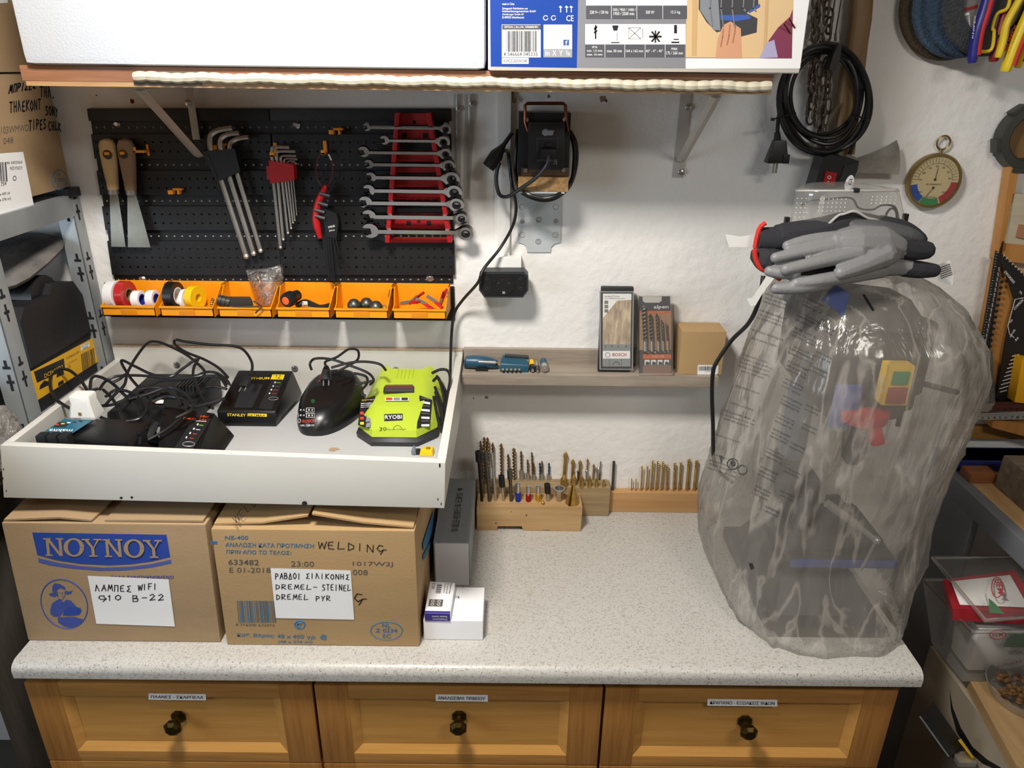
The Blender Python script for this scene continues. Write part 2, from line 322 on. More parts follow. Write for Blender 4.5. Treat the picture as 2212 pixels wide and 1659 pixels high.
for i, (tx, tp, kn, lab) in enumerate(((('ΠΛΑΝΕΣ - ΣΚΑΡΠΕΛΑ'), (321, 1498, 445, 1511), (374, 1567), 'oak drawer cabinet labelled for planes under the cardboard cartons'),
        ('ΑΝΑΛΩΣΙΜΑ ΤΡΙΒΕΙΟΥ', (941, 1500, 1054, 1514), (990, 1567), 'oak drawer cabinet labelled for sander consumables in the middle of the row'),
        ('ΔΡΑΠΑΝΟ - ΕΞΩΛΚΕΙΣ ΒΙΔΩΝ', (1528, 1510, 1679, 1524), (1617, 1577), 'oak drawer cabinet labelled for drills under the bagged machine'))):
    x0, x1 = xs[i]+.003, xs[i+1]-.003; c = thing('drawer_cabinet', lab, 'cabinet', ((x0+x1)/2, -.3, 0), 'oak drawer cabinets')
    e = .016 if i == 2 else .002
    part(MB(OAKV).box((x0-.002, YD+.021, 0), (x1+e, -.01, ztop+.002), .001), 'body', c)
    d = drawer_front(x0, x1, zdb, ztop, c, 1); drawer_front(x0, x1, zdb-.3, zdb-.004, c, 0)
    pl = Pl((0, YD, 0), FRONT); s = MB(WHT); ax0, ay0, ax1, ay1 = tp; sl = .012*(ax1-ax0)
    part(s.prism([pl(ax0, ay0), pl(ax1, ay0+sl), pl(ax1, ay1+sl), pl(ax0, ay1)], (0, .0004, 0)).m(INK).ptxt(tx, pl_ := Pl((0, YD-.0005, 0), FRONT), (ax0+5, ay1-3), (ax1-6, ay1-3+sl), (ax0+5, ay0+4), .01), 'label_strip', d)
    k = P(kn[0], kn[1]+4, y=YD-.02); k.y = YD+.011
    part(MB(BRZ).lathe([(.009, 0), (.016, .002), (.016, .006), (.008, .009), (.008, .02), (.014, .024), (.0185, .03), (.0185, .036), (.012, .042), (.0, .0425)], k, FRONT, 8, .39), 'knob', d, smooth=False)
# ---------------------------------------------------------------- upper wall shelf with brackets
SY = -.3; zs0, zs1 = 1.962, 1.996; sx0, sx1 = P(45, 160, y=SY).x, P(1668, 190, y=SY).x
t = thing('wall_shelf', 'thick reddish brown wooden wall shelf with a bead of pale foam along its edge', 'shelf', ((sx0+sx1)/2, -.15, zs0))
PINE = wood('shelf_pine', '#a5775a', '#84583e', 0, 5, 10); part(MB(PINE).box((sx0, SY, zs0+.008), (sx1, -.001, zs1), .002).m(wood('shelf_ply', '#bf9a70', '#a37e56', 0, 6, 14)).box((sx0+.005, SY+.001, zs0), (sx1, -.001, zs0+.0085)), 'board', t)
a, b = P(290, 166, y=SY-.004), P(1665, 187, y=SY-.004); n = 780
pts = [a.lerp(b, i/n)+V((0, 0, .0012*math.sin(i*.09))) for i in range(n+1)]
part(MB(mat('foam_bead', '#c4bda8', .55)).tube(pts, [.0075+.0016*abs(math.sin(i*.205)) for i in range(n+1)], 9), 'foam_bead', t)
part(MB(mat('grey_patch', '#6e675f', .8)).prism([P(x, y, y=SY-.0004) for x, y in ((289, 153), (434, 155), (434, 185), (289, 183))], (0, .0006, 0)), 'patch', t)
BRK = mat('bracket_paint', '#bdb7af', .45, .1, var=.1, sc=20)
for (wx, wt, wbm, dg, fx, lab) in ((422, 196, 330, (435, 335), 300, 'grey steel shelf bracket with its strut crossing the black pegboard'), (1478, 205, 383, (1474, 347), 1550, 'grey steel shelf bracket on bare wall beside the hanging cable')):
    a = P(dg[0], dg[1], y=-.008); t = thing('shelf_bracket', lab, 'bracket', (a.x, 0, a.z), 'shelf brackets')
    z0 = P(wx, wbm, y=0).z; x = P(wx, wt+30, y=0).x
    off, w_ = (.019, .008) if wx < 500 else (0, .012)
    part(MB(BRK).box((x-w_, -.004-off, z0+(.03 if off else 0)), (x+w_, -.001-off, zs0), .001).box((x-.012, -.25, zs0-.004), (x+.012, -.004, zs0), .001), 'angle_plate', t)
    f = V((x+.002, -.25, zs0-.006)); w0 = V((x+.002, -.008-off, a.z)); d = (f-w0).normalized(); nn = d.cross(X3)
    part(MB(BRK).tube([w0, f], .011, 4, flat=.35), 'strut', t)
    for q in ((1487, 232), (1472, 372)) if wx > 500 else ((415, 222),):
        c = P(q[0], q[1], y=-.003); c.y = -.0043-off; part(MB(CHROME).lathe([(.008, 0), (.0075, .002), (.004, .004), (0, .0042)], c, FRONT, 14), 'screw', t)
# things on the shelf
zf = zs1+.001; x0, x1 = P(48, 120, y=SY-.015).x, P(1049, 120, y=SY-.015).x
MB(mat('polystyrene', '#c3c9d2', .75, var=.03, sc=5, bump=.15, bsc=260)).box((x0, SY-.015, zf), (x1, -.03, zf+.24), .016).thing('polystyrene_box', 'white polystyrene foam box with chipped corners on the wall shelf', 'box')
bx0, bx1 = P(1054, 140, y=SY-.02).x, P(1728, 140, y=SY-.02).x
t = thing('machine_carton', 'blue and grey printed drill press carton on the wall shelf', 'carton', ((bx0+bx1)/2, -.17, zf))
CW = mat('carton_white_print', '#c9c9cd', .4); part(MB(CW).box((bx0, SY-.02, zf), (bx1, -.05, zf+.3), .003), 'carton_body', t)
pl = Pl((0, SY-.02, 0), FRONT); C = lambda n, h, r=.35: mat('print_'+n, h, r)
g = MB(C('blue', '#1c4299')); g.pp(pl, [(1058, -60), (1250, -60), (1246, 147), (1060, 144)])
g.m(C('grey', '#85858b')).pp(pl, [(1250, -60), (1750, -60), (1727, 148), (1246, 147)])
g.m(C('tan', '#d9b98c')).pp(pl, [(1484, -60), (1716, -60), (1710, 126), (1481, 124)], .0005)
W_, DG_ = C('white', '#ececec'), C('darkgrey', '#55565c')
for oi, (h, q) in enumerate(((W_, (1264, 52, 1481, 96)), (DG_, (1264, 96, 1479, 124)), (W_, (1266, -40, 1484, 12)), (DG_, (1266, 12, 1484, 41)), (W_, (1084, 53, 1168, 124)), (DG_, (1085, 54, 1168, 64)), (W_, (1084, 125, 1142, 138)), (C('lightgrey', '#c4c6cb'), (1174, 53, 1236, 106)), (C('midgrey', '#9a9ca2'), (1174, 106, 1236, 124)), (C('fb', '#3b5998'), (1217, 86, 1229, 98)))):
    g.m(h).pp(pl, [(q[0], q[1]), (q[2], q[1]), (q[2], q[3]), (q[0], q[3])], .0005+.00003*oi)
g.m(W_).pp(pl, [(1712, -60), (1756, -60), (1728, 148), (1481, 148), (1481, 126), (1709, 126)], .0004)
for x in (1306, 1349, 1393, 1436): g.pp(pl, [(x, 96), (x+1, 96), (x+1, 124), (x, 124)], .0008)
for x in (1320, 1375, 1431): g.pp(pl, [(x, 12), (x+1, 12), (x+1, 41), (x, 41)], .0008)
def T(s, q, m, b=0): g.m(m); g.ptxt(s, lambda x, y: pl(x, y, .001), (q[0], q[3]), (q[2], q[3]), (q[0], q[1]), b)
for s, q in (('230 V~ / 50 Hz', (1274, 23, 1314, 30)), ('550 / 950 / 1450 /', (1324, 18, 1373, 24)), ('1950 / 2500 min', (1325, 26, 1370, 33)), ('500 W', (1395, 23, 1413, 30)), ('15.5 kg', (1449, 23, 1469, 31)), ('Ø16', (1279, 99, 1290, 104)), ('min. 1.5 mm', (1268, 107, 1301, 112)), ('max. 16 mm', (1268, 115, 1301, 120)), ('max. 50 mm', (1311, 107, 1343, 113)), ('164 x 162 mm', (1352, 107, 1389, 113)), ('45° - 0° - 45°', (1395, 107, 1432, 113)), ('max.', (1450, 103, 1464, 108)), ('175 / 260 mm', (1439, 111, 1475, 118)),
             ('made in China', (1085, 6, 1111, 11)), ('Scheppach Fabrikation von', (1085, 16, 1140, 22)), ('Holzbearbeitungsmaschinen GmbH', (1085, 22, 1157, 28)), ('Günzburger Straße 69', (1085, 29, 1131, 34)), ('D-89335 Ichenhausen', (1085, 35, 1132, 40)), ('CE', (1223, 33, 1239, 46)), ('f', (1221, 88, 1226, 97))): T(s, q, W_, .02)
T('DP16VL | Art.-Nr. 5906806901', (1090, 56, 1162, 62), W_, .02); T('4 046664 045335', (1088, 113, 1161, 121), INK); T('ASMOD2830003040', (1087, 128, 1139, 135), INK)
for s, x in (('in', 1178), ('X', 1193), ('Y', 1207), ('You', 1222)): T(s, (x, 109, x+9, 120), W_, .03)
g.m(W_)
for x in (1207, 1220, 1230): g.pp(pl, [(x, 16), (x+3, 12), (x+8, 16), (x+5, 17), (x+5, 27), (x+3, 27), (x+3, 17)], .0008)
for x in (1174, 1191): g.tube([pl(x+5+5*math.cos(k*.7), 39+5*math.sin(k*.7), .0005) for k in range(9)], .0008, 4)
g.m(INK); random.seed(3); x = 1095.0
while x < 1159:
    w = random.choice((.8, 1.3, 2.2)); g.pp(pl, [(x, 67), (x+w, 67), (x+w, 112), (x, 112)], .0009); x += w+random.choice((.9, 1.3, 1.9))
for q in (((1285, 54), (1288, 54), (1288, 84), (1285, 84)), ((1283, 60), (1290, 56), (1290, 60), (1283, 66)), ((1283, 68), (1290, 64), (1290, 68), (1283, 73)), ((1322, 55), (1336, 55), (1333, 66), (1325, 66)), ((1320, 91), (1338, 91), (1338, 93), (1320, 93)), ((1402, 77), (1429, 77), (1429, 81), (1402, 81)), ((1414, 66), (1417, 66), (1417, 92), (1414, 92)), ((1406, 69), (1409, 67), (1426, 89), (1423, 91)), ((1423, 67), (1426, 69), (1409, 91), (1406, 89)), ((1450, 90), (1467, 90), (1467, 93), (1450, 93)), ((1455, 84), (1466, 84), (1466, 86), (1455, 86)), ((1456, 54), (1462, 54), (1462, 72), (1456, 72))): g.pp(pl, q, .0009)
for q in (((1358, 60), (1384, 60), (1384, 84), (1358, 84), (1358, 60)), ((1358, 60), (1384, 84)), ((1384, 60), (1358, 84)), ((1333, 70), (1333, 88)), ((1388, 62), (1388, 82))): g.tube([pl(*a) for a in q], .0005, 4)
for h, q in ((C('plank', '#c9a676'), [(1496, -50), (1508, -50), (1504, 120), (1494, 120)]), (C('plank', '#c9a676'), [(1655, -50), (1662, -50), (1655, 125), (1648, 125)]), (C('machine', '#3d3e42'), [(1510, -50), (1635, -50), (1638, 14), (1612, 28), (1636, 40), (1634, 70), (1600, 79), (1580, 60), (1548, 70), (1526, 48), (1509, 20)]), (C('machine2', '#83888f'), [(1512, -20), (1550, -20), (1556, 66), (1540, 64), (1512, 22)]), (C('mblue', '#3a5cb0'), [(1555, 33), (1618, 32), (1622, 40), (1590, 46), (1556, 42)]), (C('mblue', '#3a5cb0'), [(1617, 24), (1641, 8), (1642, 15), (1618, 29)]), (C('skin', '#cf9a78'), [(1562, 54), (1578, 46), (1600, 62), (1602, 126), (1545, 126), (1550, 84)]), (C('plaid', '#7d3550'), [(1706, 36), (1712, 20), (1710, 126), (1650, 126), (1660, 88), (1680, 60)]), (C('plaid2', '#a9a3c4'), [(1656, 92), (1672, 86), (1680, 124), (1640, 126)])):
    g.m(h).pp(pl, q, .0007+.0001*len(g.mats)*.1)
g.m(C('skin2', '#a8745a'))
for x, y, e in ((1562, 62, 100), (1576, 52, 96), (1588, 56, 92)): g.stroke([pl(x, y, .0016), pl(x-2, e-20, .0016), pl(x-6, e, .0016)], .0012, FRONT)
for x in (1536, 1560, 1584, 1608, 1630): g.m(C('sheen', '#7c7d80')).stroke([pl(x, -40, .0016), pl(x-3, 18, .0016), pl(x+2, 56 if x < 1600 else 24, .0016)], .0022, FRONT)
g.m(C('tape', '#b9b2a6', .2)).pp(pl, [(1060, 144), (1246, 147), (1480, 148), (1727, 149), (1725, 157), (1058, 152)], .0008)
part(g, 'printed_panel', t)
g = MB(mat('copper_staple', '#8a4f38', .4, 1))
for a, b in (((1688, 52), (1707, 72)), ((1700, 41), (1716, 60))): g.tube([pl(*a, .012), pl(*b, .001)], .0014, 6)
part(g, 'staple', t)
# ---------------------------------------------------------------- galvanised shelving unit and what it carries
XU = -.99
t = thing('shelving_unit', 'galvanised steel shelving unit with slotted posts standing against the wall', 'shelving', (-1.2, -.2, 0))
HOLE = mat('slot_shadow', '#15161a', .9)
def slotted_post(name, xo, y0, y1, slots):
    b = MB(GALV).box((XU-.038, y0, 0), (XU, y0+.0025, 1.735), .0008).box((XU-.0025, y0, 0), (XU, y1, 1.735), .0008)
    s = MB(HOLE)
    for z in slots:
        for kind in (0, 1):
            c = XU-.014 if kind == 0 else (y0+y1)/2
            def q(u, v): return (c+u, y0-.0005, z+v) if kind == 0 else (XU+.0005, c+u, z+v)
            for a in (((-.008, -.003), (.008, -.003), (.008, .003), (-.008, .003)), ((-.003, .003), (.003, .003), (.003, .016), (-.003, .016)), ((-.008, -.034), (.008, -.034), (.008, -.028), (-.008, -.028)), ((-.003, -.028), (.003, -.028), (.003, -.015), (-.003, -.015)), ((-.003, -.05), (.003, -.05), (.003, -.034), (-.003, -.034))):
                s.poly([q(*w) for w in a])
    part(b.absorb(s), name, t)
slotted_post('post', 0, -.36, -.315, [1.3+.14*k for k in range(4)]); slotted_post('post', 0, -.042, -.004, [1.3+.14*k for k in range(4)])
part(MB(GALV).box((XU-.0015, -.315, 1.682), (XU+.001, -.042, 1.728), .0008).box((XU-.012, -.315, 1.722), (XU, -.042, 1.728)), 'beam', t)
part(MB(GALV).box((XU-.4, -.36, 1.722), (XU-.004, -.004, 1.727)), 'shelf_top', t); part(MB(GALV).box((XU-.4, -.36, 1.285), (XU-.004, -.004, 1.305)), 'shelf_lower', t)
for y0, y1 in ((-.365, -.312), (-.048, -.0015)): part(MB(BLK).box((XU-.045, y0, 1.722), (XU+.004, y1, 1.742), .003), 'post_cap', t)
# cartons on its top
XC = -1.0; plc = Pl((XC, 0, 0), X3)
def carton_box(b, a, c, m, lap=None): b.m(m).box(a, c, .003); return b
t = thing('cardboard_carton', 'brown cardboard carton with black marker writing and a white printed label on the shelving', 'carton', (-1.2, -.3, 1.744), 'cardboard cartons')
b = MB(CARD).box((-1.42, -.62, 1.743), (XC, -.012, 1.98), .003).m(INK)
for s, q in (('ΜΠΡΙΖΕΣ', (18, 201, 78, 190, 21, 232 - 48)), ('ΤΗΛ.', (86, 208, 120, 212, 86, 186)), ('ΤΗΛΕΚΟΝΤ', (20, 242, 90, 236, 20, 220)), ('SONY', (98, 247, 126, 252, 98, 228)), ('ΤΙΡΕS', (62, 281, 101, 278, 62, 260)), ('CHLK', (104, 280, 133, 283, 104, 262))):
    b.write(s, plc(q[0], q[1]), plc(q[2], q[3]), plc(q[4], q[5]), .0032, X3)
b.m(GINK)
for s, q in (('103WMWD', (2, 290, 62, 283, 2, 274)), ('048', (7, 312, 28, 309, 7, 298))): b.ptxt(s, plc, q[:2], q[2:4], q[4:6])
b.m(TEAL); b.tube([plc(128+16*math.cos(k*.4), 389+22*math.sin(k*.4)) for k in range(17)], .0009, 4)
for s, q in (('NL', (122, 380, 132, 379, 122, 373)), ('Z 0234', (117, 394, 139, 392, 117, 385)), ('EC', (123, 406, 135, 405, 123, 398))): b.ptxt(s, plc, q[:2], q[2:4], q[4:6])
part(b, 'carton_body', t)
b = MB(WHT); b.poly([plc(*p, .001) for p in ((-40, 475), (73, 448), (49, 328), (-40, 334))])
b.m(INK)
for s, q in (('90 ΧΡΟΝΙΑ', (13, 355, 47, 353, 13, 349)), ('ΝΟΥΝΟΥ', (20, 367, 47, 366, 20, 360)), ('754', (0, 403, 12, 400, 0, 394)), ('x 400 γρ', (-2, 424, 20, 420, -2, 417)), ('x 376 ml)', (-2, 437, 22, 433, -2, 429)), ('O', (26, 391, 34, 390, 26, 380))): b.ptxt(s, lambda x, y: plc(x, y, .0015), q[:2], q[2:4], q[4:6])
for x, w in ((-3, 2), (0, 1), (2.5, 2), (6, 1), (9, 2.5)): b.poly([plc(a, c, .0015) for a, c in ((x+3, 392), (x+3+w, 391.6), (x+w, 350), (x, 350.3))])
part(b, 'label', t, 'white printed label')
t = thing('cardboard_carton', 'second brown carton stacked above the marker-written carton', 'carton', (-1.2, -.3, 1.982), 'cardboard cartons')
part(MB(CARD).box((-1.42, -.6, 1.982), (XC+.004, -.014, 2.3), .003), 'carton_body', t); b = MB(WHT); b.poly([plc(*p, .0045) for p in ((-20, -20), (10, -20), (12, 6), (-20, 8))]); part(b, 'label', t)
# black tool case with yellow label band
t = thing('tool_case', 'black tool case with a yellow label band and a metal clasp on the galvanised shelf', 'tool case', (-1.15, -.15, 1.306), 'black tool cases')
xf = -1.012; pf = Pl((xf, 0, 0), X3)
part(MB(mat('case_black', '#1d1d20', .55, bump=.1, bsc=90)).hexa([(-1.3, -.3, 1.306), (xf, -.3, 1.306), (xf, -.046, 1.306), (-1.3, -.046, 1.306), (-1.3, -.3, 1.41), (xf, -.3, 1.41), (xf, -.046, 1.41), (-1.3, -.046, 1.41)], .004), 'lower_shell', t)
part(MB(MT['case_black']).prism([(-1.3, -.285, 1.41), (-1.3, -.05, 1.41), (-1.3, -.05, 1.5), (-1.3, -.075, 1.54), (-1.3, -.15, 1.555), (-1.3, -.17, 1.535), (-1.3, -.26, 1.535), (-1.3, -.285, 1.51)], (.294, 0, 0)).box((xf-.008, -.2, 1.42), (xf+.006, -.12, 1.5), .006).box((xf-.008, -.28, 1.42), (xf+.002, -.22, 1.5), .006), 'upper_shell', t)
part(MB(BLK).prism([(xf-.06, -.16+.05*math.cos(a), 1.53+.045*math.sin(a)) for a in [k*math.pi/8 for k in range(9)]], (.05, 0, 0)), 'handle', t)
c = P(133, 632, x=xf-.02); part(MB(STEEL).hexa([c+V(q) for q in ((-.03, -.03, -.006), (.02, -.04, -.012), (.026, .03, -.01), (-.03, .04, -.004), (-.03, -.03, -.003), (.02, -.04, -.009), (.026, .03, -.007), (-.03, .04, -.001))], .001).box(c+V((.016, -.035, -.022)), c+V((.022, .03, -.008))), 'clasp', t)
b = MB(mat('case_yellow', '#e0ab20', .5)).pp(pf, [(72, 870), (216, 778), (208, 725), (64, 803)], .0008)
b.m(mat('case_label_black', '#1c1b1a', .5)).pp(pf, [(72, 803), (79, 827), (140, 799), (137, 774)][::-1], .001).pp(pf, [(84, 842), (108, 830), (104, 824), (95, 822), (86, 832)], .001).pp(pf, [(121, 816), (138, 808), (136, 801), (122, 807)], .001).pp(pf, [(124, 835), (137, 828), (136, 820), (125, 826)], .001)
b.m(MT['case_yellow']); b.ptxt('DCF620D2', lambda x, y: pf(x, y, .0014), (95, 818-1), (135, 797-1), (94, 808), .02)
b.m(INK); b.ptxt('DCF680G2-QW', lambda x, y: pf(x, y, .001), (143, 778), (171, 763), (142, 772)); b.ptxt('CE', lambda x, y: pf(x, y, .001), (146, 797), (152, 794), (145, 791)); b.ptxt('no. 035 004 /0361', lambda x, y: pf(x, y, .001), (144, 788), (166, 777), (144, 785))
x = 174.0; random.seed(5)
while x < 202:
    w = random.choice((.8, 1.2, 1.8)); k = -.5; b.pp(pf, [(x+4, 803+k*(x-174)), (x+4+w, 803+k*(x-174)), (x+w, 765+k*(x-174)), (x, 765+k*(x-174))], .001); x += w+random.choice((.8, 1.3))
b.m(WHT).pp(pf, [(174, 758), (193, 748), (192, 738), (173, 747)], .001); b.m(INK); b.ptxt('SOLUTION', lambda x, y: pf(x, y, .0015), (175, 751), (190, 743), (175, 748)); b.ptxt('29402', lambda x, y: pf(x, y, .0015), (177, 756), (189, 750), (177, 752))
part(b, 'label_band', t, 'yellow and black printed label band')
t = thing('tool_case', 'black tool case with a yellow edge half hidden by the front slotted post', 'tool case', (-1.15, -.6, 1.24), 'black tool cases')
part(MB(MT['case_black']).box((-1.3, -.72, 1.25), (-1.065, -.4, 1.42), .006), 'shell', t); part(MB(MT['case_yellow']).box((-1.2, -.722, 1.27), (-1.0635, -.4, 1.3), .001), 'label_band', t)
slab2 = MB(wood('shelf_plank', '#6b5a49', '#54463a', 1)).box((-1.4, -.8, 1.22), (-1.02, -.375, 1.249)); tag(slab2.build('shelf_plank', None, slab2.base()), 'brown wooden plank carrying the half hidden black case', 'shelf board')
MB(wood('plank_leg', '#4b4239', '#3a332c', 2)).box((-1.4, -.8, 0), (-1.3, -.4, 1.219)).thing('plank_support', 'dark wooden support standing under the brown plank', 'support')
# cushion
b = MB(mat('cushion_fabric', '#77736f', .9, var=.55, sc=14, h2='#3c3a3a', bump=.2, bsc=60)); n = 20; rr = []
for i in range(9):
    v = -1+i/4; rr.append([])
    for j in range(n):
        a = 2*math.pi*j/n; k = (abs(math.cos(a))**.55*math.copysign(1, math.cos(a)), abs(math.sin(a))**.55*math.copysign(1, math.sin(a))); w = math.sqrt(max(0, 1-v*v))*.92+.08
        rr[-1].append(V((-1.14+k[0]*.13*w, -.14+k[1]*.13*w, 1.6+.05*v*(1-.45*max(abs(k[0]), abs(k[1])))+.03*k[1]*w)))
b.loft(rr); o = b.thing('cushion', 'grey patterned cushion tucked above the black tool case', 'cushion')
c = P(25, 905, y=-.47)
def crumple(c, r, m, name, label, cat, seed=1, sq=(1, 1, 1)):
    random.seed(seed); bm = bmesh.new(); bmesh.ops.create_icosphere(bm, subdivisions=4, radius=1)
    from mathutils import noise
    for v in bm.verts:
        k = noise.noise(v.co*2.1+V((seed, 0, 0)))*.35+abs(noise.noise(v.co*5.3))*.25; q = v.co*(1-.2+k); v.co = V((q.x*r*sq[0], q.y*r*sq[1], q.z*r*sq[2]))+V(c)
    b = MB(m); bm.verts.index_update(); b.add([v.co.copy() for v in bm.verts], [tuple(v.index for v in f.verts) for f in bm.faces]); bm.free(); return b.thing(name, label, cat)
crumple((-1.008, -.44, 1.325), .055, film('clear_wrap', '#cfc9c2', .6, .15, .9, 30, (1, 1, 1), .3), 'plastic_bag', 'crumpled clear plastic bag beside the front slotted post', 'plastic bag', 3, (.85, 1.1, 1.35))
# weathered boards at the far side of the drawers
DK = wood('weathered_board', '#6a645c', '#474139', 2, 3, 7, .8, .2)
for i, (x0, x1, y, l) in enumerate(((-1.12, -1.005, -.33, 'weathered grey board standing nearest the drawers'), (-1.26, -1.125, -.34, 'weathered grey board standing behind another against the shelving'))):
    MB(DK).box((x0, y-.02, 0), (x1, y, 1.2), .003).thing('weathered_board', l, 'board')
# ---------------------------------------------------------------- white tray shelf
TW = mat('tray_white', '#cfcdc6', .42, var=.04, sc=5); TWI = mat('tray_inside', '#b9babb', .5, var=.06, sc=4); CHIP = mat('raw_chipboard', '#b9a78f', .85, var=.25, sc=120)
A = P(250, 742, y=0); B = P(1000, 752, y=0); Cc = P(0, 962, y=-.515); D = P(962, 1000, y=-.535); Cb = P(8, 1075, y=-.515); Db = P(960, 1098, y=-.535)
zw = 1.229
t = thing('tray_shelf', 'white chipboard tray shelf holding the battery chargers above the cartons', 'tray', ((A.x+B.x)/2, -.27, 1.22))
part(MB(TW).hexa([(A.x, -.018, zw), (B.x, -.018, zw), (B.x, -.001, zw), (A.x, -.001, zw), (A.x, -.018, A.z-.004), (B.x, -.018, B.z-.004), (B.x, -.001, B.z), (A.x, -.001, A.z)]).m(CHIP).box((A.x, -.017, A.z-.004), (B.x, -.002, A.z-.0005)), 'back_board', t)
e = .016
FB = MB(TW).hexa([Cb, Db, Db+V((0, e, 0)), Cb+V((0, e, 0)), Cc, D, D+V((0, e, 0)), Cc+V((0, e, 0))], .0015)
b = MB(TW).hexa([Cb+V((0, e, 0)), Cb+V((e, e, 0)), (A.x+e, -.018, zw), (A.x, -.018, zw), Cc+V((0, e, 0)), Cc+V((e, e, 0)), (A.x+e, -.018, A.z-.035), (A.x, -.018, A.z-.035)], .001); part(b, 'side_board', t)
b = MB(TW).hexa([Db+V((-e, e, 0)), Db+V((0, e, 0)), (B.x, -.018, zw), (B.x-e, -.018, zw), D+V((-e, e, 0)), D+V((0, e, 0)), (B.x, -.018, B.z-.012), (B.x-e, -.018, B.z-.012)], .001); part(b, 'side_board', t)
FLB = MB(TWI).hexa([Cb+V((e, e, .004)), Db+V((-e, e, .004)), (B.x-e, -.018, zw+.004), (A.x+e, -.018, zw+.004), Cb+V((e, e, .014)), Db+V((-e, e, .014)), (B.x-e, -.018, zw+.014), (A.x+e, -.018, zw+.014)]); f_ = Cb+V((e, e, .014)); PF = Pl(f_, (Db-Cb).cross(V((A.x, -.018, zw))-Cb)); FLB.m(mat('flaked_paint', '#a58d70', .9)).pp(PF, [(440+x/3.814, 700+y/3.814) for x, y in ((1028, 1040), (1045, 1022), (1090, 1020), (1128, 1035), (1090, 1042), (1075, 1052), (1040, 1050))], .0008); part(FLB, 'floor_board', t)
ptf = Pl(Cb, (Db-Cb).cross(Cc-Cb)); b = FB.m(HOLE)
for x, y, w, h in ((262, 1075, 3.5, 2.5), (285, 1074, 3, 2.5), (658, 1087, 6, 5), (8, 1013, 1, 3), (7, 1033, 1, 3), (14, 1060, 1, 3), (950, 1005, 2, 5), (946, 1078, 1, 3), (953, 1088, 1, 3)):
    b.pp(ptf, [(x+w*math.cos(k), y+h*math.sin(k)) for k in [-i*math.pi/4 for i in range(8)]], .0007)
part(b, 'front_board', t)
for x, y in ((382, 787), (637, 795), (855, 798)):
    c = P(x, y, y=-.0185); part(MB(CHROME).lathe([(.0085, 0), (.008, .0025), (.004, .004), (.0035, .003), (0, .003)], c, FRONT, 14), 'screw', t)
def trayz(x, y):  # floor height of the tray
    u = (x-A.x)/(B.x-A.x); f = min(1, max(0, -y/.52)); return lerp(zw, lerp(Cb.z, Db.z, u), f)+.0145
# ---------------------------------------------------------------- cartons under the tray
def carton(fl, fr, ht, name, label, m):
    a, b_ = P(*fl, z=zt+.001), P(*fr, z=zt+.001); y = (a.y+b_.y)/2; tl = P(*ht[0], y=y); tr = P(*ht[1], y=y); z1 = (tl.z+tr.z)/2; dp = -.13
    t = thing(name, label, 'carton', ((a.x+b_.x)/2, (y+dp)/2, zt+.001), 'cardboard cartons')
    x0, x1, x2, x3 = a.x, b_.x, tl.x, tr.x
    bz = [(x0, y, zt+.001), (x1, y, zt+.001), (x1, dp, zt+.001), (x0, dp, zt+.001), (x2, y, z1), (x3, y, z1), (x3, dp, z1), (x2, dp, z1)]
    b = MB(m).hexa(bz, .004); return b, t, Pl((0, y-.0002, 0), FRONT), (x2, x3, y, dp, z1)
def flap(t, m, p):  # a bent cardboard flap: rows of points
    b = MB(m); r = [[V(q) for q in row] for row in p]; r = [row+[q+V((0, 0, .004)) for q in row[::-1]] for row in r]; b.loft(r); part(b, 'flap', t)
b0, t, pl, (x0, x1, y, dp, z1) = carton((60, 1384), (477, 1387), ((2, 1128), (444, 1135)), 'cardboard_carton', 'brown cardboard carton with a large blue printed band beneath the tray', CARD)
xm = lerp(x0, x1, .47)
flap(t, CARD, [[(x0+.004, y+.004, z1+.001), (lerp(x0, xm, .6), y+.004, z1+.008), (xm-.012, y+.004, z1+.002)], [(x0+.004, -.3, z1+.012), (lerp(x0, xm, .6), -.3, z1+.014), (xm+.012, -.3, z1+.012)]])
flap(t, CARD, [[(xm+.012, y+.006, z1+.001), (lerp(xm, x1, .5), y+.006, z1+.002), (x1-.006, y+.006, z1+.002)], [(xm+.03, -.3, z1+.01), (lerp(xm, x1, .5), -.3, z1+.01), (x1-.004, -.3, z1+.012)]])
k = 4.608
def cr(x, y, ox=0, oy=1060, k=k): return (ox+x/k, oy+y/k)
b = b0.m(NAVY); b.pp(pl, [cr(*q) for q in ((322, 415), (1658, 438), (1695, 660), (1500, 705), (1300, 732), (1090, 742), (800, 728), (560, 690), (372, 638))])
b.m(mat('carton_blue_light', '#4b5aa4', .7)).pp(pl, [cr(*q) for q in ((380, 670), (600, 722), (800, 750), (1040, 765), (1300, 755), (1500, 730), (1703, 686), (1707, 722), (1500, 765), (1250, 792), (1000, 796), (700, 772), (500, 742), (386, 712))])
b.m(mat('carton_letter', '#a68b69', .8))
GO_ = [0]
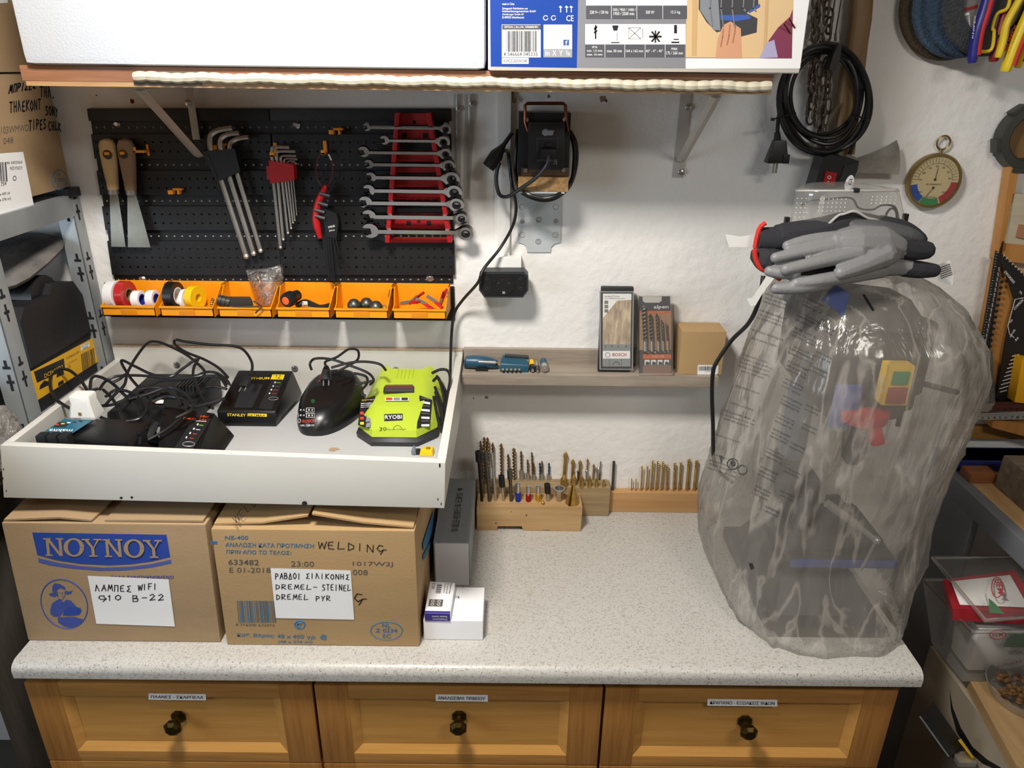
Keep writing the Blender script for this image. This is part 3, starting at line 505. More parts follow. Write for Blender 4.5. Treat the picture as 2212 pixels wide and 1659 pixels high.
def glyph_poly(ch, x, y0, y1, w, sk):
    def q(u, v): return pl(*cr(x+u*w+sk*(1-v), lerp(y1, y0, v)), .0006)
    def pg(*pts):
        GO_[0] += .00003; b.poly([q(*p)+FRONT*GO_[0] for p in pts])
    if ch == 'N':
        for u in (.08, .78): pg((u, 0), (u+.16, 0), (u+.16, 1), (u, 1))
        pg((.08, 1), (.26, 1), (.94, 0), (.76, 0))
        for u, v in ((-.06, 1), (.64, 1), (-.02, 0)): pg((u, v-.08*(v > .5)), (u+.42, v-.08*(v > .5)), (u+.42, v+.08*(v < .5)), (u, v+.08*(v < .5)))
    if ch == 'O':
        n = 24
        for i in range(n):
            a, c = 2*math.pi*i/n, 2*math.pi*(i+1)/n; pg((.5+.5*math.cos(a), .5+.52*math.sin(a)), (.5+.5*math.cos(c), .5+.52*math.sin(c)), (.5+.29*math.cos(c), .5+.42*math.sin(c)), (.5+.29*math.cos(a), .5+.42*math.sin(a)))
    if ch == 'Y':
        pg((.42, 0), (.6, 0), (.6, .48), (.42, .48)); pg((.42, .48), (.6, .48), (.24, 1), (.02, 1)); pg((.5, .42), (.6, .48), (.98, 1), (.84, 1))
        for u, v, w2 in ((-.08, .92, .46), (.62, .92, .46), (.26, 0, .5)): pg((u, v), (u+w2, v), (u+w2, v+.08), (u, v+.08))
for ch, x, w in (('N', 440, 180), ('O', 632, 205), ('Y', 830, 170), ('N', 1035, 175), ('O', 1232, 205), ('Y', 1440, 165)): glyph_poly(ch, x, 470+.012*(x-440), 648+.012*(x-440), w, 18 if ch != 'O' else 8)
b.m(NAVY); b.tube([pl(*cr(640+230*math.cos(a)+35*math.sin(a), 1125+245*math.sin(a)), 0) for a in [i*math.pi/18 for i in range(37)]], .0011, 4)
FIG = mat('carton_figure', '#3c4f9c', .75, var=.2, sc=60)
for q in (((575, 1260), (740, 1255), (835, 1285), (800, 1330), (720, 1368), (640, 1350), (580, 1310)), ((500, 1190), (520, 1120), (570, 1085), (605, 1080), (628, 1110), (665, 1082), (705, 1095), (740, 1130), (770, 1165), (640, 1190), (600, 1250), (540, 1255), (505, 1225)), ((520, 1000), (522, 950), (545, 918), (600, 930), (648, 960), (655, 985), (600, 968), (568, 985), (562, 1010)), ((485, 1028), (530, 1012), (565, 1010), (580, 1040), (545, 1056), (510, 1048)), ((650, 995), (690, 1004), (725, 990), (706, 1025), (668, 1034), (648, 1018))): b.m(FIG).pp(pl, [cr(*p) for p in q[::-1]], .0004)
for q in (((572, 1000), (575, 1050), (595, 1085), (625, 1082), (645, 1050), (650, 1000)), ((590, 1015), (606, 1012)), ((622, 1010), (638, 1014)), ((612, 1058), (630, 1056)), ((616, 1015), (622, 1040), (614, 1042))): b.m(FIG).stroke([pl(*cr(*p), .0004) for p in q], .0009, FRONT)
b.m(NAVY)
for x in (640, 670, 700, 730, 760): b.stroke([pl(*cr(*p), .0007) for p in ((x-12, 1240), (x+8, 1200), (x+40, 1165))], .0011, FRONT)
b.m(NAVY); b.pp(pl, [cr(*p) for p in ((625, 1240), (640, 1190), (700, 1160), (780, 1160), (815, 1190), (790, 1235), (700, 1245))[::-1]], .0006)
b.ptxt('ΓΑΛΑ ΣΥΜΠΥΚΝΩΜΕΝΟ', pl, cr(1110, 876), cr(1728, 876), cr(1110, 845), .02); b.ptxt('®', pl, cr(1578, 630), cr(1615, 630), cr(1578, 595))
part(b, 'carton_body', t)
def note(t, pl, q, lines, w=.0016):
    b = MB(WHT).pp(pl, q, .0012); 
    for s, a, c, d in lines: b.m(INK).write(s, pl(*a, .0017), pl(*c, .0017), pl(*d, .0017), w, FRONT)
    part(b, 'paper_note', t, 'white paper note with black handwriting')
note(t, pl, [cr(875, 843), cr(1680, 878), cr(1743, 1348), cr(962, 1320)], (('ΛΑΜΠΕΣ', cr(950, 990), cr(1320, 1000), cr(950, 930)), ('WIFI', cr(1375, 985), cr(1580, 975), cr(1375, 928)), ('>10', cr(980, 1090), cr(1230, 1085), cr(980, 1040)), ('B-22', cr(1320, 1095), cr(1660, 1082), cr(1320, 1035))), .0019)
b0, t, pl, (x0, x1, y, dp, z1) = carton((490, 1393), (906, 1396), ((455, 1143), (896, 1147)), 'cardboard_carton', 'brown cardboard carton marked with welding handwriting and a three-line paper note', CARD2)
xm = lerp(x0, x1, .49)
flap(t, CARD2, [[(x0+.003, y+.012, z1+.001), (lerp(x0, xm, .5), y+.012, z1+.005), (xm-.006, y+.012, z1+.022)], [(x0+.003, -.3, z1+.012), (lerp(x0, xm, .5), -.3, z1+.014), (xm, -.3, z1+.03)]])
flap(t, CARD2, [[(xm+.004, y+.006, z1+.03), (lerp(xm, x1, .5), y+.006, z1+.012), (x1-.003, y+.006, z1+.002)], [(xm+.012, -.3, z1+.034), (lerp(xm, x1, .5), -.3, z1+.02), (x1-.003, -.3, z1+.012)]])
def c2(x, y): return (440+x/3.456, 1060+y/3.456)
b = b0.m(TEAL)
for s, q, bo in (('NE-400', (160, 365, 332, 365, 160, 335), .02), ('ΑΝΑΛΩΣΗ ΚΑΤΑ ΠΡΟΤΙΜΗΣΗ', (163, 418, 822, 428, 163, 386), .02), ('ΠΡΙΝ ΑΠΟ ΤΟ ΤΕΛΟΣ:', (170, 470, 652, 478, 170, 440), .02), ('48 x 400 γρ.', (548, 1108, 842, 1115, 548, 1072), .03), ('Καθ. Βάρος:', (250, 1095, 530, 1102, 250, 1062), .02), ('(48 x 376 ml)', (557, 1142, 812, 1145, 557, 1118), .01), ('e', (870, 1115, 920, 1115, 870, 1075), .02), ('NL', (1332, 1020, 1395, 1022, 1332, 990), .01), ('Z 0234', (1284, 1058, 1445, 1060, 1284, 1028), .01), ('EC', (1338, 1100, 1398, 1102, 1338, 1070), .01)): b.ptxt(s, pl, c2(*q[:2]), c2(*q[2:4]), c2(*q[4:6]), bo)
b.tube([pl(*c2(1365+118*math.cos(a), 1045+68*math.sin(a)), 0) for a in [i*math.pi/18 for i in range(37)]], .0009, 4)
b.pp(pl, [c2(*q) for q in ((50, 376), (102, 378), (102, 399), (50, 397))]); 
b.tube([pl(*c2(718+38*math.cos(a), 1000+30*math.sin(a)), 0) for a in [i*math.pi/9 for i in range(19)]], .0012, 4); b.tube([pl(*c2(718+20*math.cos(a), 1000+16*math.sin(a)), 0) for a in [i*math.pi/9 for i in range(4, 17)]], .0022, 4)
b.m(GINK)
for s, q, bo in (('633482', (184, 553, 412, 556, 184, 512), .015), ('E 01-2018', (192, 610, 500, 612, 192, 572), 0), ('23:00', (652, 565, 824, 567, 652, 525), 0), ('1017W2J', (1113, 568, 1412, 572, 1113, 528), 0), ('008', (1113, 628, 1225, 630, 1113, 588), 0), ('8 716200 633475', (240, 1008, 528, 1014, 240, 990), 0)): b.ptxt(s, pl, c2(*q[:2]), c2(*q[2:4]), c2(*q[4:6]), bo)
x = 248.0; random.seed(9); i = 0
while x < 530:
    w = random.choice((3, 5, 9)); b.m((GINK, TEAL)[i % 2]); i += 1; b.pp(pl, [c2(*q) for q in ((x, 822), (x+w, 822), (x+w+14, 985), (x+14, 985))]); x += w+random.choice((3, 5, 7))
b.m(INK); b.write('WELDING', pl(*c2(850, 425), .0006), pl(*c2(1360, 462), .0006), pl(*c2(850, 372), .0006), .0016, FRONT)
b.write('G', pl(*c2(1118, 830), .0006), pl(*c2(1210, 830), .0006), pl(*c2(1118, 765), .0006), .002, FRONT)
ptf = Pl((0, 0, z1+.018), (0, 0, 1)); b.write('WELD', ptf(508, 1133, .003), ptf(560, 1090, .003), ptf(500, 1120, .003), .0012, Z3)
xs_ = Pl((x1+.0008, 0, 0), X3); b.m(TEAL)
for q in (((912, 1175), (930, 1118), (936, 1101), (934, 1150), (914, 1190)), ((913, 1200), (933, 1160), (934, 1170), (914, 1212))): b.pp(xs_, q, .0012)
part(b, 'carton_body', t)
note(t, pl, [c2(500, 575), c2(1098, 592), c2(1124, 960), c2(540, 948)], (('ΡΑΒΔΟΙ', c2(535, 655), c2(735, 655), c2(535, 612)), ('ΣΙΛΙΚΟΝΗΣ', c2(762, 650), c2(1095, 660), c2(762, 612)), ('DREMEL-', c2(535, 730), c2(860, 733), c2(535, 695)), ('STEINEL', c2(885, 738), c2(1105, 742), c2(885, 695)), ('DREMEL', c2(540, 808), c2(790, 808), c2(540, 770)), ('PYR', c2(838, 818), c2(955, 818), c2(838, 782))))
# ---------------------------------------------------------------- small boxes beside the cartons
y = P(1012, 1265, z=zt).y; x0, x1 = P(936, 1172, y=y).x, P(1015, 1172, y=y).x; z1 = P(975, 1171, y=y).z; yb = -.06
t = thing('camera_box', 'long grey box with dark Chinese lettering lying behind the white boxes', 'box', ((x0+x1)/2, -.2, zt+.001))
GB = mat('grey_card', '#8b9094', .5, var=.08, sc=30)
part(MB(GB).hexa([(x0, y, zt+.001), (x1, y, zt+.001), (x1, yb, zt+.001), (x0, yb, zt+.001), (x0, y, z1), (x1, y, z1), (x1, yb, z1), (x0, yb, z1)], .001), 'sleeve', t)
part(MB(mat('grey_box_end', '#d5d3d6', .5)).box((x0+.003, y-.0015, zt+.003), (x1-.003, y, z1-.003)), 'end_panel', t)
pt = Pl((0, 0, z1), (0, 0, 1)); b = MB(INK)
q = [pt(969, 1118), pt(989, 1118), pt(1000, 1035)]; u0 = q[0]; b.txt('车载后视镜行车记录仪', (x1-.028, -.30, z1+.0006), (x1-.028, -.13, z1+.0006), (x1-.046, -.30, z1+.0006))
b.ring((x1-.037, -.115, z1), Z3, .003, .006, .0007, 14); part(b, 'lettering', t)
y = P(917, 1382, z=zt).y; x0, x1 = P(916, 1382, y=y).x, P(1043, 1382, y=y).x; z1 = P(980, 1341, y=y).z; yb = P(1048, 1269, z=z1).y
t = thing('white_box', 'flat white box lying on the worktop against the grey box', 'box', ((x0+x1)/2, (y+yb)/2, zt+.001))
part(MB(mat('white_card', '#efeff2', .4)).box((x0, y, zt+.001), (x1, yb, z1), .0015), 'lid', t); pt = Pl((0, 0, z1), (0, 0, 1)); part(MB(GINK).txt('EI', pt(992, 1288), pt(978, 1286), pt(992, 1293)), 'lettering', t)
z0 = z1+.0005; a, b_, c, d = P(917, 1324, z=z0+.02), P(972, 1325, z=z0+.02), P(983, 1259, z=z0+.02), P(929, 1256, z=z0+.02)
t = thing('remote_control_box', 'small white and purple remote control box lying across the flat white box', 'box', (a+c)/2*1.0-V((0, 0, .02)))
dn = V((0, 0, -.0195)); part(MB(mat('white_card')).hexa([a+dn, b_+dn, c+dn, d+dn, a, b_, c, d], .0008), 'box_body', t)
b = MB(mat('purple_print', '#35288a', .45)); nn = (b_-a).cross(Z3).normalized()*-1; nn = V((0, -1, 0)); f = .0007
e = V((0, -.0007, 0)); b.poly([a+dn+e, b_+dn+e, b_+e, a+e]).poly([lerp(a, d, .0)+Z3*.0004, lerp(b_, c, 0)+Z3*.0004, lerp(b_, c, .06)+Z3*.0004, lerp(a, d, .06)+Z3*.0004])
up = Z3*.0006
def on(u, v): return lerp(lerp(a, b_, u), lerp(d, c, u), v)+up
b.m(GINK); b.poly([on(.1, .2), on(.65, .2), on(.65, .42), on(.1, .42)])
for s, u in (('Remote', .9), ('Control', .78), ('Duplicator', .66)): b.m(INK if u > .7 else GINK); b.txt(s, on(u-.08, .97), on(u-.08, .62), on(u+.0, .97))
b.m(INK)
for i in range(9): b.poly([on(.3, .62+i*.035), on(.5, .62+i*.035), on(.5, .62+i*.035+(.012, .022)[i % 2]), on(.3, .62+i*.035+(.012, .022)[i % 2])])
b.txt('CE', on(.12, .95), on(.12, .75), on(.22, .95))
b.m(WHT)
for s, v in (('Remote Control', .3), ('Duplicator', .62)): b.txt(s, lerp(a, b_, .88)+lerp(Z3*0, dn, v)+e*1.5, lerp(a, b_, .3)+lerp(Z3*0, dn, v)+e*1.5, lerp(a, b_, .88)+lerp(Z3*0, dn, v+.25)+e*1.5)
for u in (.25, .5):
    for v in (.26, .36): b.ring(on(u, v), Z3, .0028, .0036, .0004, 12)
part(b, 'printed_marks', t)
# ---------------------------------------------------------------- pegboard panels
PEG = mat('pegboard_black', '#141416', .5, bump=.06, bsc=200)
def perf(b, q, rows, n, r=.0029, dp=.002):
    bl, br, tr, tl = q; nr = FRONT
    def at(u, v): return lerp(lerp(bl, br, u), lerp(tl, tr, u), v)
    R = len(rows); ed = [0]+[(rows[i]+rows[i+1])/2 for i in range(R-1)]+[1]
    for i, rv in enumerate(rows):
        for j in range(n):
            u0, u1 = j/n, (j+1)/n; v0, v1 = ed[i], ed[i+1]; um = (u0+u1)/2; c = at(um, rv); ex = (br-bl).normalized(); ez = (tl-bl).normalized(); ez = (ez-ex*ez.dot(ex)).normalized()
            o = [at(u1, rv), at(u1, v1), at(um, v1), at(u0, v1), at(u0, rv), at(u0, v0), at(um, v0), at(u1, v0)]
            h = [c+ex*r*math.cos(k*math.pi/4)+ez*r*math.sin(k*math.pi/4) for k in range(8)]; hb = [p-nr*dp for p in h]
            b.add(o+h+hb, [(k, (k+1) % 8, (k+1) % 8+8, k+8) for k in range(8)]+[(k+8, (k+1) % 8+8, (k+1) % 8+16, k+16) for k in range(8)])
def pegpanel(xl, xr, lab):  # xl, xr: pixel x of the edges at the top and at the bottom
    y0, y1 = 234, 612
    def ex(e, y): return e[0]+(e[1]-e[0])*(y-y0)/(y1-y0)
    c = P((xl[0]+xr[0])/2, 420, y=-.01); t = thing('pegboard_panel', lab, 'pegboard', (c.x, 0, P(xl[0], 610, y=0).z), 'pegboard panels')
    b = MB(PEG); rows = [(261, 290, 0), (343, 369, 0), (421, 446, 0), (497, 521, 0), (594, 612, 0), (290, 343, 2), (369, 421, 2), (446, 497, 2), (521, 594, 3)]
    for a, z, k in rows:
        wl, wr = ((-2, 4) if xl[0] < 400 else (4, -2)) if k == 0 else (2, 2); yy = -.004 if k == 0 else -.013; pl = Pl((0, yy, 0), FRONT)
        q = [pl(ex(xl, z)-wl, z, 0), pl(ex(xr, z)+wr, z, 0), pl(ex(xr, a)+wr, a, 0), pl(ex(xl, a)-wl, a, 0)]
        perf(b, q, [.5] if k == 0 else [.3, .68] if k == 2 else [.24, .52, .78], 22)
        if k:
            g = [p+V((0, -yy-.001, 0)) for p in q]; b.add(q+g, [(i, i+4, (i+1) % 4+4, (i+1) % 4) for i in range(4)])
        else: g = [p+V((0, .0025, 0)) for p in q]; b.add(q+g, [(i, i+4, (i+1) % 4+4, (i+1) % 4) for i in range(4)])
    pl = Pl((0, -.018, 0), FRONT); a, z = 234, 262
    q = [pl(ex(xl, z)-3.5, z, 0), pl(ex(xr, z)+3.5, z, 0), pl(ex(xr, a)+3.5, a, 0), pl(ex(xl, a)-3.5, a, 0)]; k = V((0, .016, 0))
    b.hexa([q[0], q[1], q[1]+k, q[0]+k, q[3], q[2], q[2]+k, q[3]+k], .004)
    part(b, 'perforated_panel', t)
    return t
ta = pegpanel((190, 247), (577, 607), 'black perforated pegboard panel holding the putty knives'); tb = pegpanel((585, 614), (971, 981), 'black perforated pegboard panel holding the red wrench rack')
for (x, y, tt) in ((252, 268, ta), (308, 603, ta), (640, 270, tb), (929, 601, tb)):
    part(MB(CHROME).lathe([(.0095, 0), (.009, .002), (.005, .005), (.004, .004), (0, .0038)], P(x, y, y=-.0045), FRONT, 14), 'screw', tt)
HK = ORG_
def hook(x, y, label, y0=-.014, kind=0, d=.022):
    c = P(x, y, y=y0); b = MB(HK)
    if kind == 0: b.box(c+V((.006, -.003, -.012)), c+V((.011, 0, .012)), .001).box(c+V((-.014, -d, -.004)), c+V((.011, -.002, .001)), .001).box(c+V((-.014, -d, -.004)), c+V((-.009, -d+.004, .008)), .001)
    elif kind == 1: b.box(c+V((-.006, -.01, .002)), c+V((.015, 0, .007)), .001).box(c+V((-.015, -.016, -.006)), c+V((-.004, 0, .003)), .001).box(c+V((.005, -.014, -.006)), c+V((.01, 0, .003)), .001)
    elif kind == 3: c = P(x, y, y=-.044); b.box(c+V((-.007, -.0015, -.001)), c+V((.003, .03, .005)), .001)
    else: b.box(c+V((-.004, -.004, -.012)), c+V((.004, 0, .014)), .001).box(c+V((-.006, -d, -.014)), c+V((.004, 0, -.009)), .001).box(c+V((-.006, -d, -.014)), c+V((.004, -d+.003, -.004)), .001)
    b.thing('peg_hook', label, 'hook', 'orange pegboard hooks')
hook(312, 324, 'orange peg hook beside the putty knife handles'); hook(383, 412, 'orange double peg hook on bare pegboard right of the putty blades', kind=1)
hook(728, 283, 'orange double peg hook high on the pegboard above the wire loop', kind=1); hook(703, 318, 'orange peg hook carrying the red wire loop', kind=2); hook(596, 322, 'orange peg hook carrying the red hex key holder', kind=2, d=.03)
hook(233, 334, 'orange peg hook through the pale putty knife handle', kind=3, d=.0305); hook(266, 333, 'orange peg hook through the brown putty knife handle', kind=3, d=.0305); hook(478, 316, 'orange peg hook behind the large hex keys', kind=1)
# putty knives
def putty(h0, h1, b1, wh, wb, m, label, hole):
    t = thing('putty_knife', label, 'putty knife', P(b1[0], b1[1], y=-.03), 'putty knives'); y = -.03
    a, c = P(*h0, y=y), P(*h1, y=y); e = P(*b1, y=y); rr = []
    for u, w in ((0, .3), (.03, .7), (.12, .98), (.3, 1), (.6, .85), (.85, .68), (1, .62)):
        p = a.lerp(c, u); w *= wh; th = min(.011, w); rr.append([p+V((math.copysign(abs(math.cos(k))**.7, math.cos(k))*w, math.copysign(abs(math.sin(k))**.7, math.sin(k))*th, 0)) for k in [i*math.pi/8 for i in range(16)]])
    part(MB(m).loft(rr), 'handle', t)
    hc = P(*hole, y=y-.0113); part(MB(mat('hole_brown', '#5a3a16', .8)).lathe([(.0102, 0), (.0102, .0004), (0, .0004)], hc, FRONT, 18).m(BLK).lathe([(.0066, 0), (.0066, .0004), (0, .0004)], hc+V((.002, -.0005, -.002)), FRONT, 16), 'hang_hole', t)
    part(MB(m if wh < .018 else STEEL).cyl(c, c.lerp(e, .08), .0115, 14), 'ferrule', t)
    s = c.lerp(e, .05); b = MB(mat('blade_steel', '#a09b8f', .38, .85, var=.2, sc=25)); w0, w1 = wb
    b.prism([s+V((-w0, -.0006, 0)), e.lerp(s, .5)+V((-(w0+w1)/2*1.02, -.0006, 0)), e+V((-w1, -.0006, 0)), e+V((w1, -.0006, 0)), e.lerp(s, .5)+V(((w0+w1)/2*1.05, -.0006, 0)), s+V((w0, -.0006, 0))], (0, .0012, 0)); part(b, 'blade', t)
putty((230, 300), (245, 409), (256, 533), .018, (.009, .0165), mat('pale_wood', '#c9aa78', .55, var=.15, sc=14, st=(3, 3, 1)), 'putty knife with a pale yellow wooden handle and narrow blade', (232, 334))
putty((270, 300), (283, 410), (301, 534), .0185, (.009, .026), mat('brown_wood', '#8f745a', .6, var=.2, sc=14, st=(3, 3, 1)), 'putty knife with a darker brown wooden handle and wide blade', (266, 333))
# L-shaped hex keys in holders
def hexkey(pts, r, label, group, y=-.034, m=None, ball=True):
    w = [P(p[0], p[1], y=y-(p[2] if len(p) > 2 else 0)) for p in pts]; b = MB(m or STEEL); q = w[:1]+spl(w[:4], 4)[1:]+w[4:]
    b.tube(q, r, 6)
    if ball: b.ball(w[-1], r*1.25, 8)
    tag(b.build('hex_key', None, w[-1], ang=25), label, 'hex key', group)
t = thing('hex_key_holder', 'black plastic hex key holder below three thick chrome keys', 'tool holder', P(490, 380, y=-.034), 'hex key holders')
q = [(437, 327), (506, 321), (519, 371), (473, 391)]; part(MB(BLK).prism([P(*p, y=-.048) for p in q], (0, .028, 0)).prism([P(*p, y=-.049) for p in ((440, 335), (450, 334), (470, 385), (466, 388))], (0, .004, 0)), 'clip_body', t)
for i, (pp_, l) in enumerate(((((502, 276), (470, 282), (455, 295), (455, 324), (478, 388), (532, 553)), 'largest chrome hex key with its short arm on top'), (((517, 287), (490, 291), (477, 302), (477, 322), (496, 381), (548, 547)), 'middle chrome hex key of the three in the black holder'), (((537, 296), (512, 300), (499, 309), (496, 321), (512, 373), (563, 541)), 'smallest of the three chrome hex keys in the black holder'))): hexkey(pp_, .006-.0005*i, l, 'thick hex keys')
t = thing('hex_key_holder', 'red plastic hex key holder around a fan of thin chrome keys', 'tool holder', P(608, 396, y=-.034), 'hex key holders')
part(MB(RED).prism([P(*p, y=-.046) for p in ((580, 347), (634, 356), (636, 389), (584, 397))], (0, .024, 0)).prism([P(*p, y=-.043) for p in ((575, 359), (581, 359), (584, 388), (577, 388))], (0, .015, 0)), 'clip_body', t)
for i, (tx, ty, bx, by, ex, ey) in enumerate(((625, 318, 588, 318, 606, 534), (638, 327, 598, 327, 612, 517), (640, 337, 607, 337, 622, 503), (642, 344, 614, 343, 629, 493), (638, 349, 620, 348, 633, 481), (640, 352, 626, 351, 637, 476), (646, 354, 631, 354, 641, 464))):
    hexkey(((tx, ty), (bx+6, by), (bx, by+5), (bx+1, 358), (bx+3, 392), (ex, ey)), .0036-.00042*i, ('thickest and longest', 'second thickest', 'third thickest', 'fourth thickest', 'fifth thickest', 'thin second shortest', 'thinnest and shortest')[i]+' chrome hex key in the red holder', 'thin hex keys')
# folding red and black hex set on a wire loop
t = thing('hex_key_set', 'red and black folding hex key set hanging from a red wire loop', 'hex key set', P(720, 610, y=-.04))
y = -.04; f = lambda x, yy, d=0: P(x, yy, y=y-d)
part(MB(RED).tube(spl([f(704, 400), f(697, 418), f(688, 440), f(683, 470), f(686, 492), f(692, 514)]), [.004, .005, .006, .007, .0075, .008, .009, .0095]+[.0095]*17+[.009, .008, .0075, .007, .006, .006], 10, flat=.9), 'handle', t)
for p in ((700, 417), (696, 437), (689, 452), (690, 465)): part(MB(DGR).tube([f(p[0]-9, p[1]+1, .008), f(p[0]+12, p[1]+7, .006)], .0045, 8), 'grip_band', t)
part(MB(BLK).prism([f(701, 450, .005), f(727, 462, .005), f(731, 480, .005), f(727, 515, .005), f(704, 512, .005), f(698, 470, .005)], (0, .02, 0)).m(WHT).ptxt('WIHA', lambda x, y_: P(x, y_, y=y-.0056), (709, 494), (724, 490), (708, 489)).ptxt('SW mm', lambda x, y_: P(x, y_, y=y-.0056), (711, 501), (723, 498), (711, 497)), 'clip_body', t)
for i in range(6): part(MB(BLK).tube([f(699+5*i, 512, .002), f(706+5.5*i, (585, 600, 606, 612, 560, 548)[i], .002)], .0032-.0003*i, 6), 'key', t)
part(MB(mat('wire_red', '#7a1b1d', .4)).tube([f(701+18*math.cos(k*math.pi/14), 366+37*math.sin(k*math.pi/14), -.012) for k in range(28)], .0009, 6, closed=True).m(STEEL).tube([f(710, 333, -.011), f(716, 346, -.011)], .002, 8), 'wire_loop', t)
# wrench rack and wrenches
t = thing('wrench_rack', 'red plastic wrench rack that widens toward the bottom of the pegboard', 'tool rack', P(880, 522, y=-.02))
def w2(x, y): return (540+x/3.771, 200+y/3.771)
RK = mat('rack_red', '#a3161c', .42)
def rail(a, c, e):
    p, q = P(*w2(*a), y=-.05), P(*w2(*c), y=-.05); w = V((.005, 0, 0)); b = MB(RK).hexa([q-w, q+w, q+w+V((0, .035, 0)), q-w+V((0, .035, 0)), p-w, p+w, p+w+V((0, .035, 0)), p-w+V((0, .035, 0))], .001); part(b, 'side_rail', t)
rail((1200, 168), (1117, 1222), 0); rail((1455, 168), (1628, 1222), 0)
b = MB(RK); yq = -.022; pl = Pl((0, yq, 0), FRONT)
def bar(y0, y1, gap=None):
    xl = lambda y: 1200-(y-168)*.0787; xr = lambda y: 1455+(y-168)*.164
    b.prism([pl(*w2(xl(y0), y0)), pl(*w2(xr(y0), y0)), pl(*w2(xr(y1), y1)), pl(*w2(xl(y1), y1))], (0, .004, 0))
for a, c in ((168, 262), (300, 372), (505, 560), (610, 650), (700, 770), (815, 870), (905, 920), (985, 1110), (1180, 1222)): bar(a, c)
b.absorb(MB(HOLE).ring(P(*w2(1338, 240), y=yq-.0006), FRONT, 0, .0042, .0003, 12).ring(P(*w2(1375, 1050), y=yq-.0006), FRONT, 0, .004, .0003, 12).pp(pl, [w2(*p) for p in ((1237, 330), (1278, 330), (1278, 370), (1237, 370))], .001).pp(pl, [w2(*p) for p in ((1410, 330), (1450, 330), (1450, 370), (1410, 370))], .001).pp(pl, [w2(*p) for p in ((1275, 1045), (1312, 1045), (1312, 1080), (1275, 1080))], .001).pp(pl, [w2(*p) for p in ((1440, 1045), (1475, 1045), (1475, 1080), (1440, 1080))], .001)); part(b, 'back_plate', t)
def wrench(y, xl, xh, xr0, xr, i, label):
    c0, c1 = P(*w2(xl, y), y=-.052), P(*w2(xr, y+12), y=-.052); c0.z = c1.z = (c0.z+c1.z)/2; L = c1.x-c0.x; hw = (P(*w2(xr, y), y=-.052).x-P(*w2(xr0, y), y=-.052).x)*.44; ow = (P(*w2(xh, y), y=-.052).x-c0.x)*.5; bw = .0026+.0003*i
    n = V((0, -.93, -.37)); v = V((0, -.37, .93)); O = c0; th = .005+.0003*i
    def q(u, w, d=0): return O+X3*u+v*w+n*d
    b = MB(mat('wrench_chrome', '#8f8f92', .16, 1))
    b.prism([q(ow*1.6, -bw, -th/2), q(L-hw*1.7, -bw, -th/2), q(L-hw*1.7, bw, -th/2), q(ow*1.6, bw, -th/2)], n*th)
    a = [q(ow+ow*math.cos(k), ow*.15+ow*math.sin(k), -th*.6) for k in [math.pi*(-.82+i_*.1366) for i_ in range(13)]]
    b.prism(a+[q(ow*.25, ow*.55, -th*.6), q(ow*1.05, ow*.5, -th*.6), q(ow*1.15, -ow*.25, -th*.6), q(ow*.45, -ow*.55, -th*.6)], n*th*1.2)
    rc = q(L-hw, -.001); b.ring(rc-n*th*.9, n, hw*.6, hw, th*1.8, 24)
    b.prism([q(L-hw*2.4, -bw, -th/2), q(L-hw*1.75, -hw*.65, -th*.6), q(L-hw*1.75, hw*.65, -th*.6), q(L-hw*2.4, bw, -th/2)], n*th*1.1)
    b.m(BLK).ring(rc-n*th*.7, n, hw*.36, hw*.64, th*1.3, 12)
    tag(b.build('wrench', None, c0), label, 'wrench', 'combination wrenches')
WR = ((280, 920, 985, 1540, 1640), (385, 1058, 1135, 1510, 1630), (482, 882, 975, 1530, 1645), (580, 932, 1010, 1550, 1675), (685, 945, 1030, 1560, 1710), (793, 922, 1020, 1580, 1730), (893, 890, 1000, 1605, 1745), (1005, 915, 1030, 1660, 1775), (1125, 915, 1050, 1680, 1820))
for i, a in enumerate(WR): wrench(*a, i, ('topmost chrome ratchet wrench in the red rack', 'shortest chrome wrench, second slot of the red rack', 'chrome wrench in the third slot of the red rack', 'chrome wrench in the fourth slot of the red rack', 'chrome wrench in the middle slot of the red rack', 'chrome wrench in the sixth slot of the red rack', 'chrome wrench in the third slot from the rack bottom', 'chrome wrench second from the rack bottom', 'largest chrome wrench in the lowest slot of the red rack')[i])
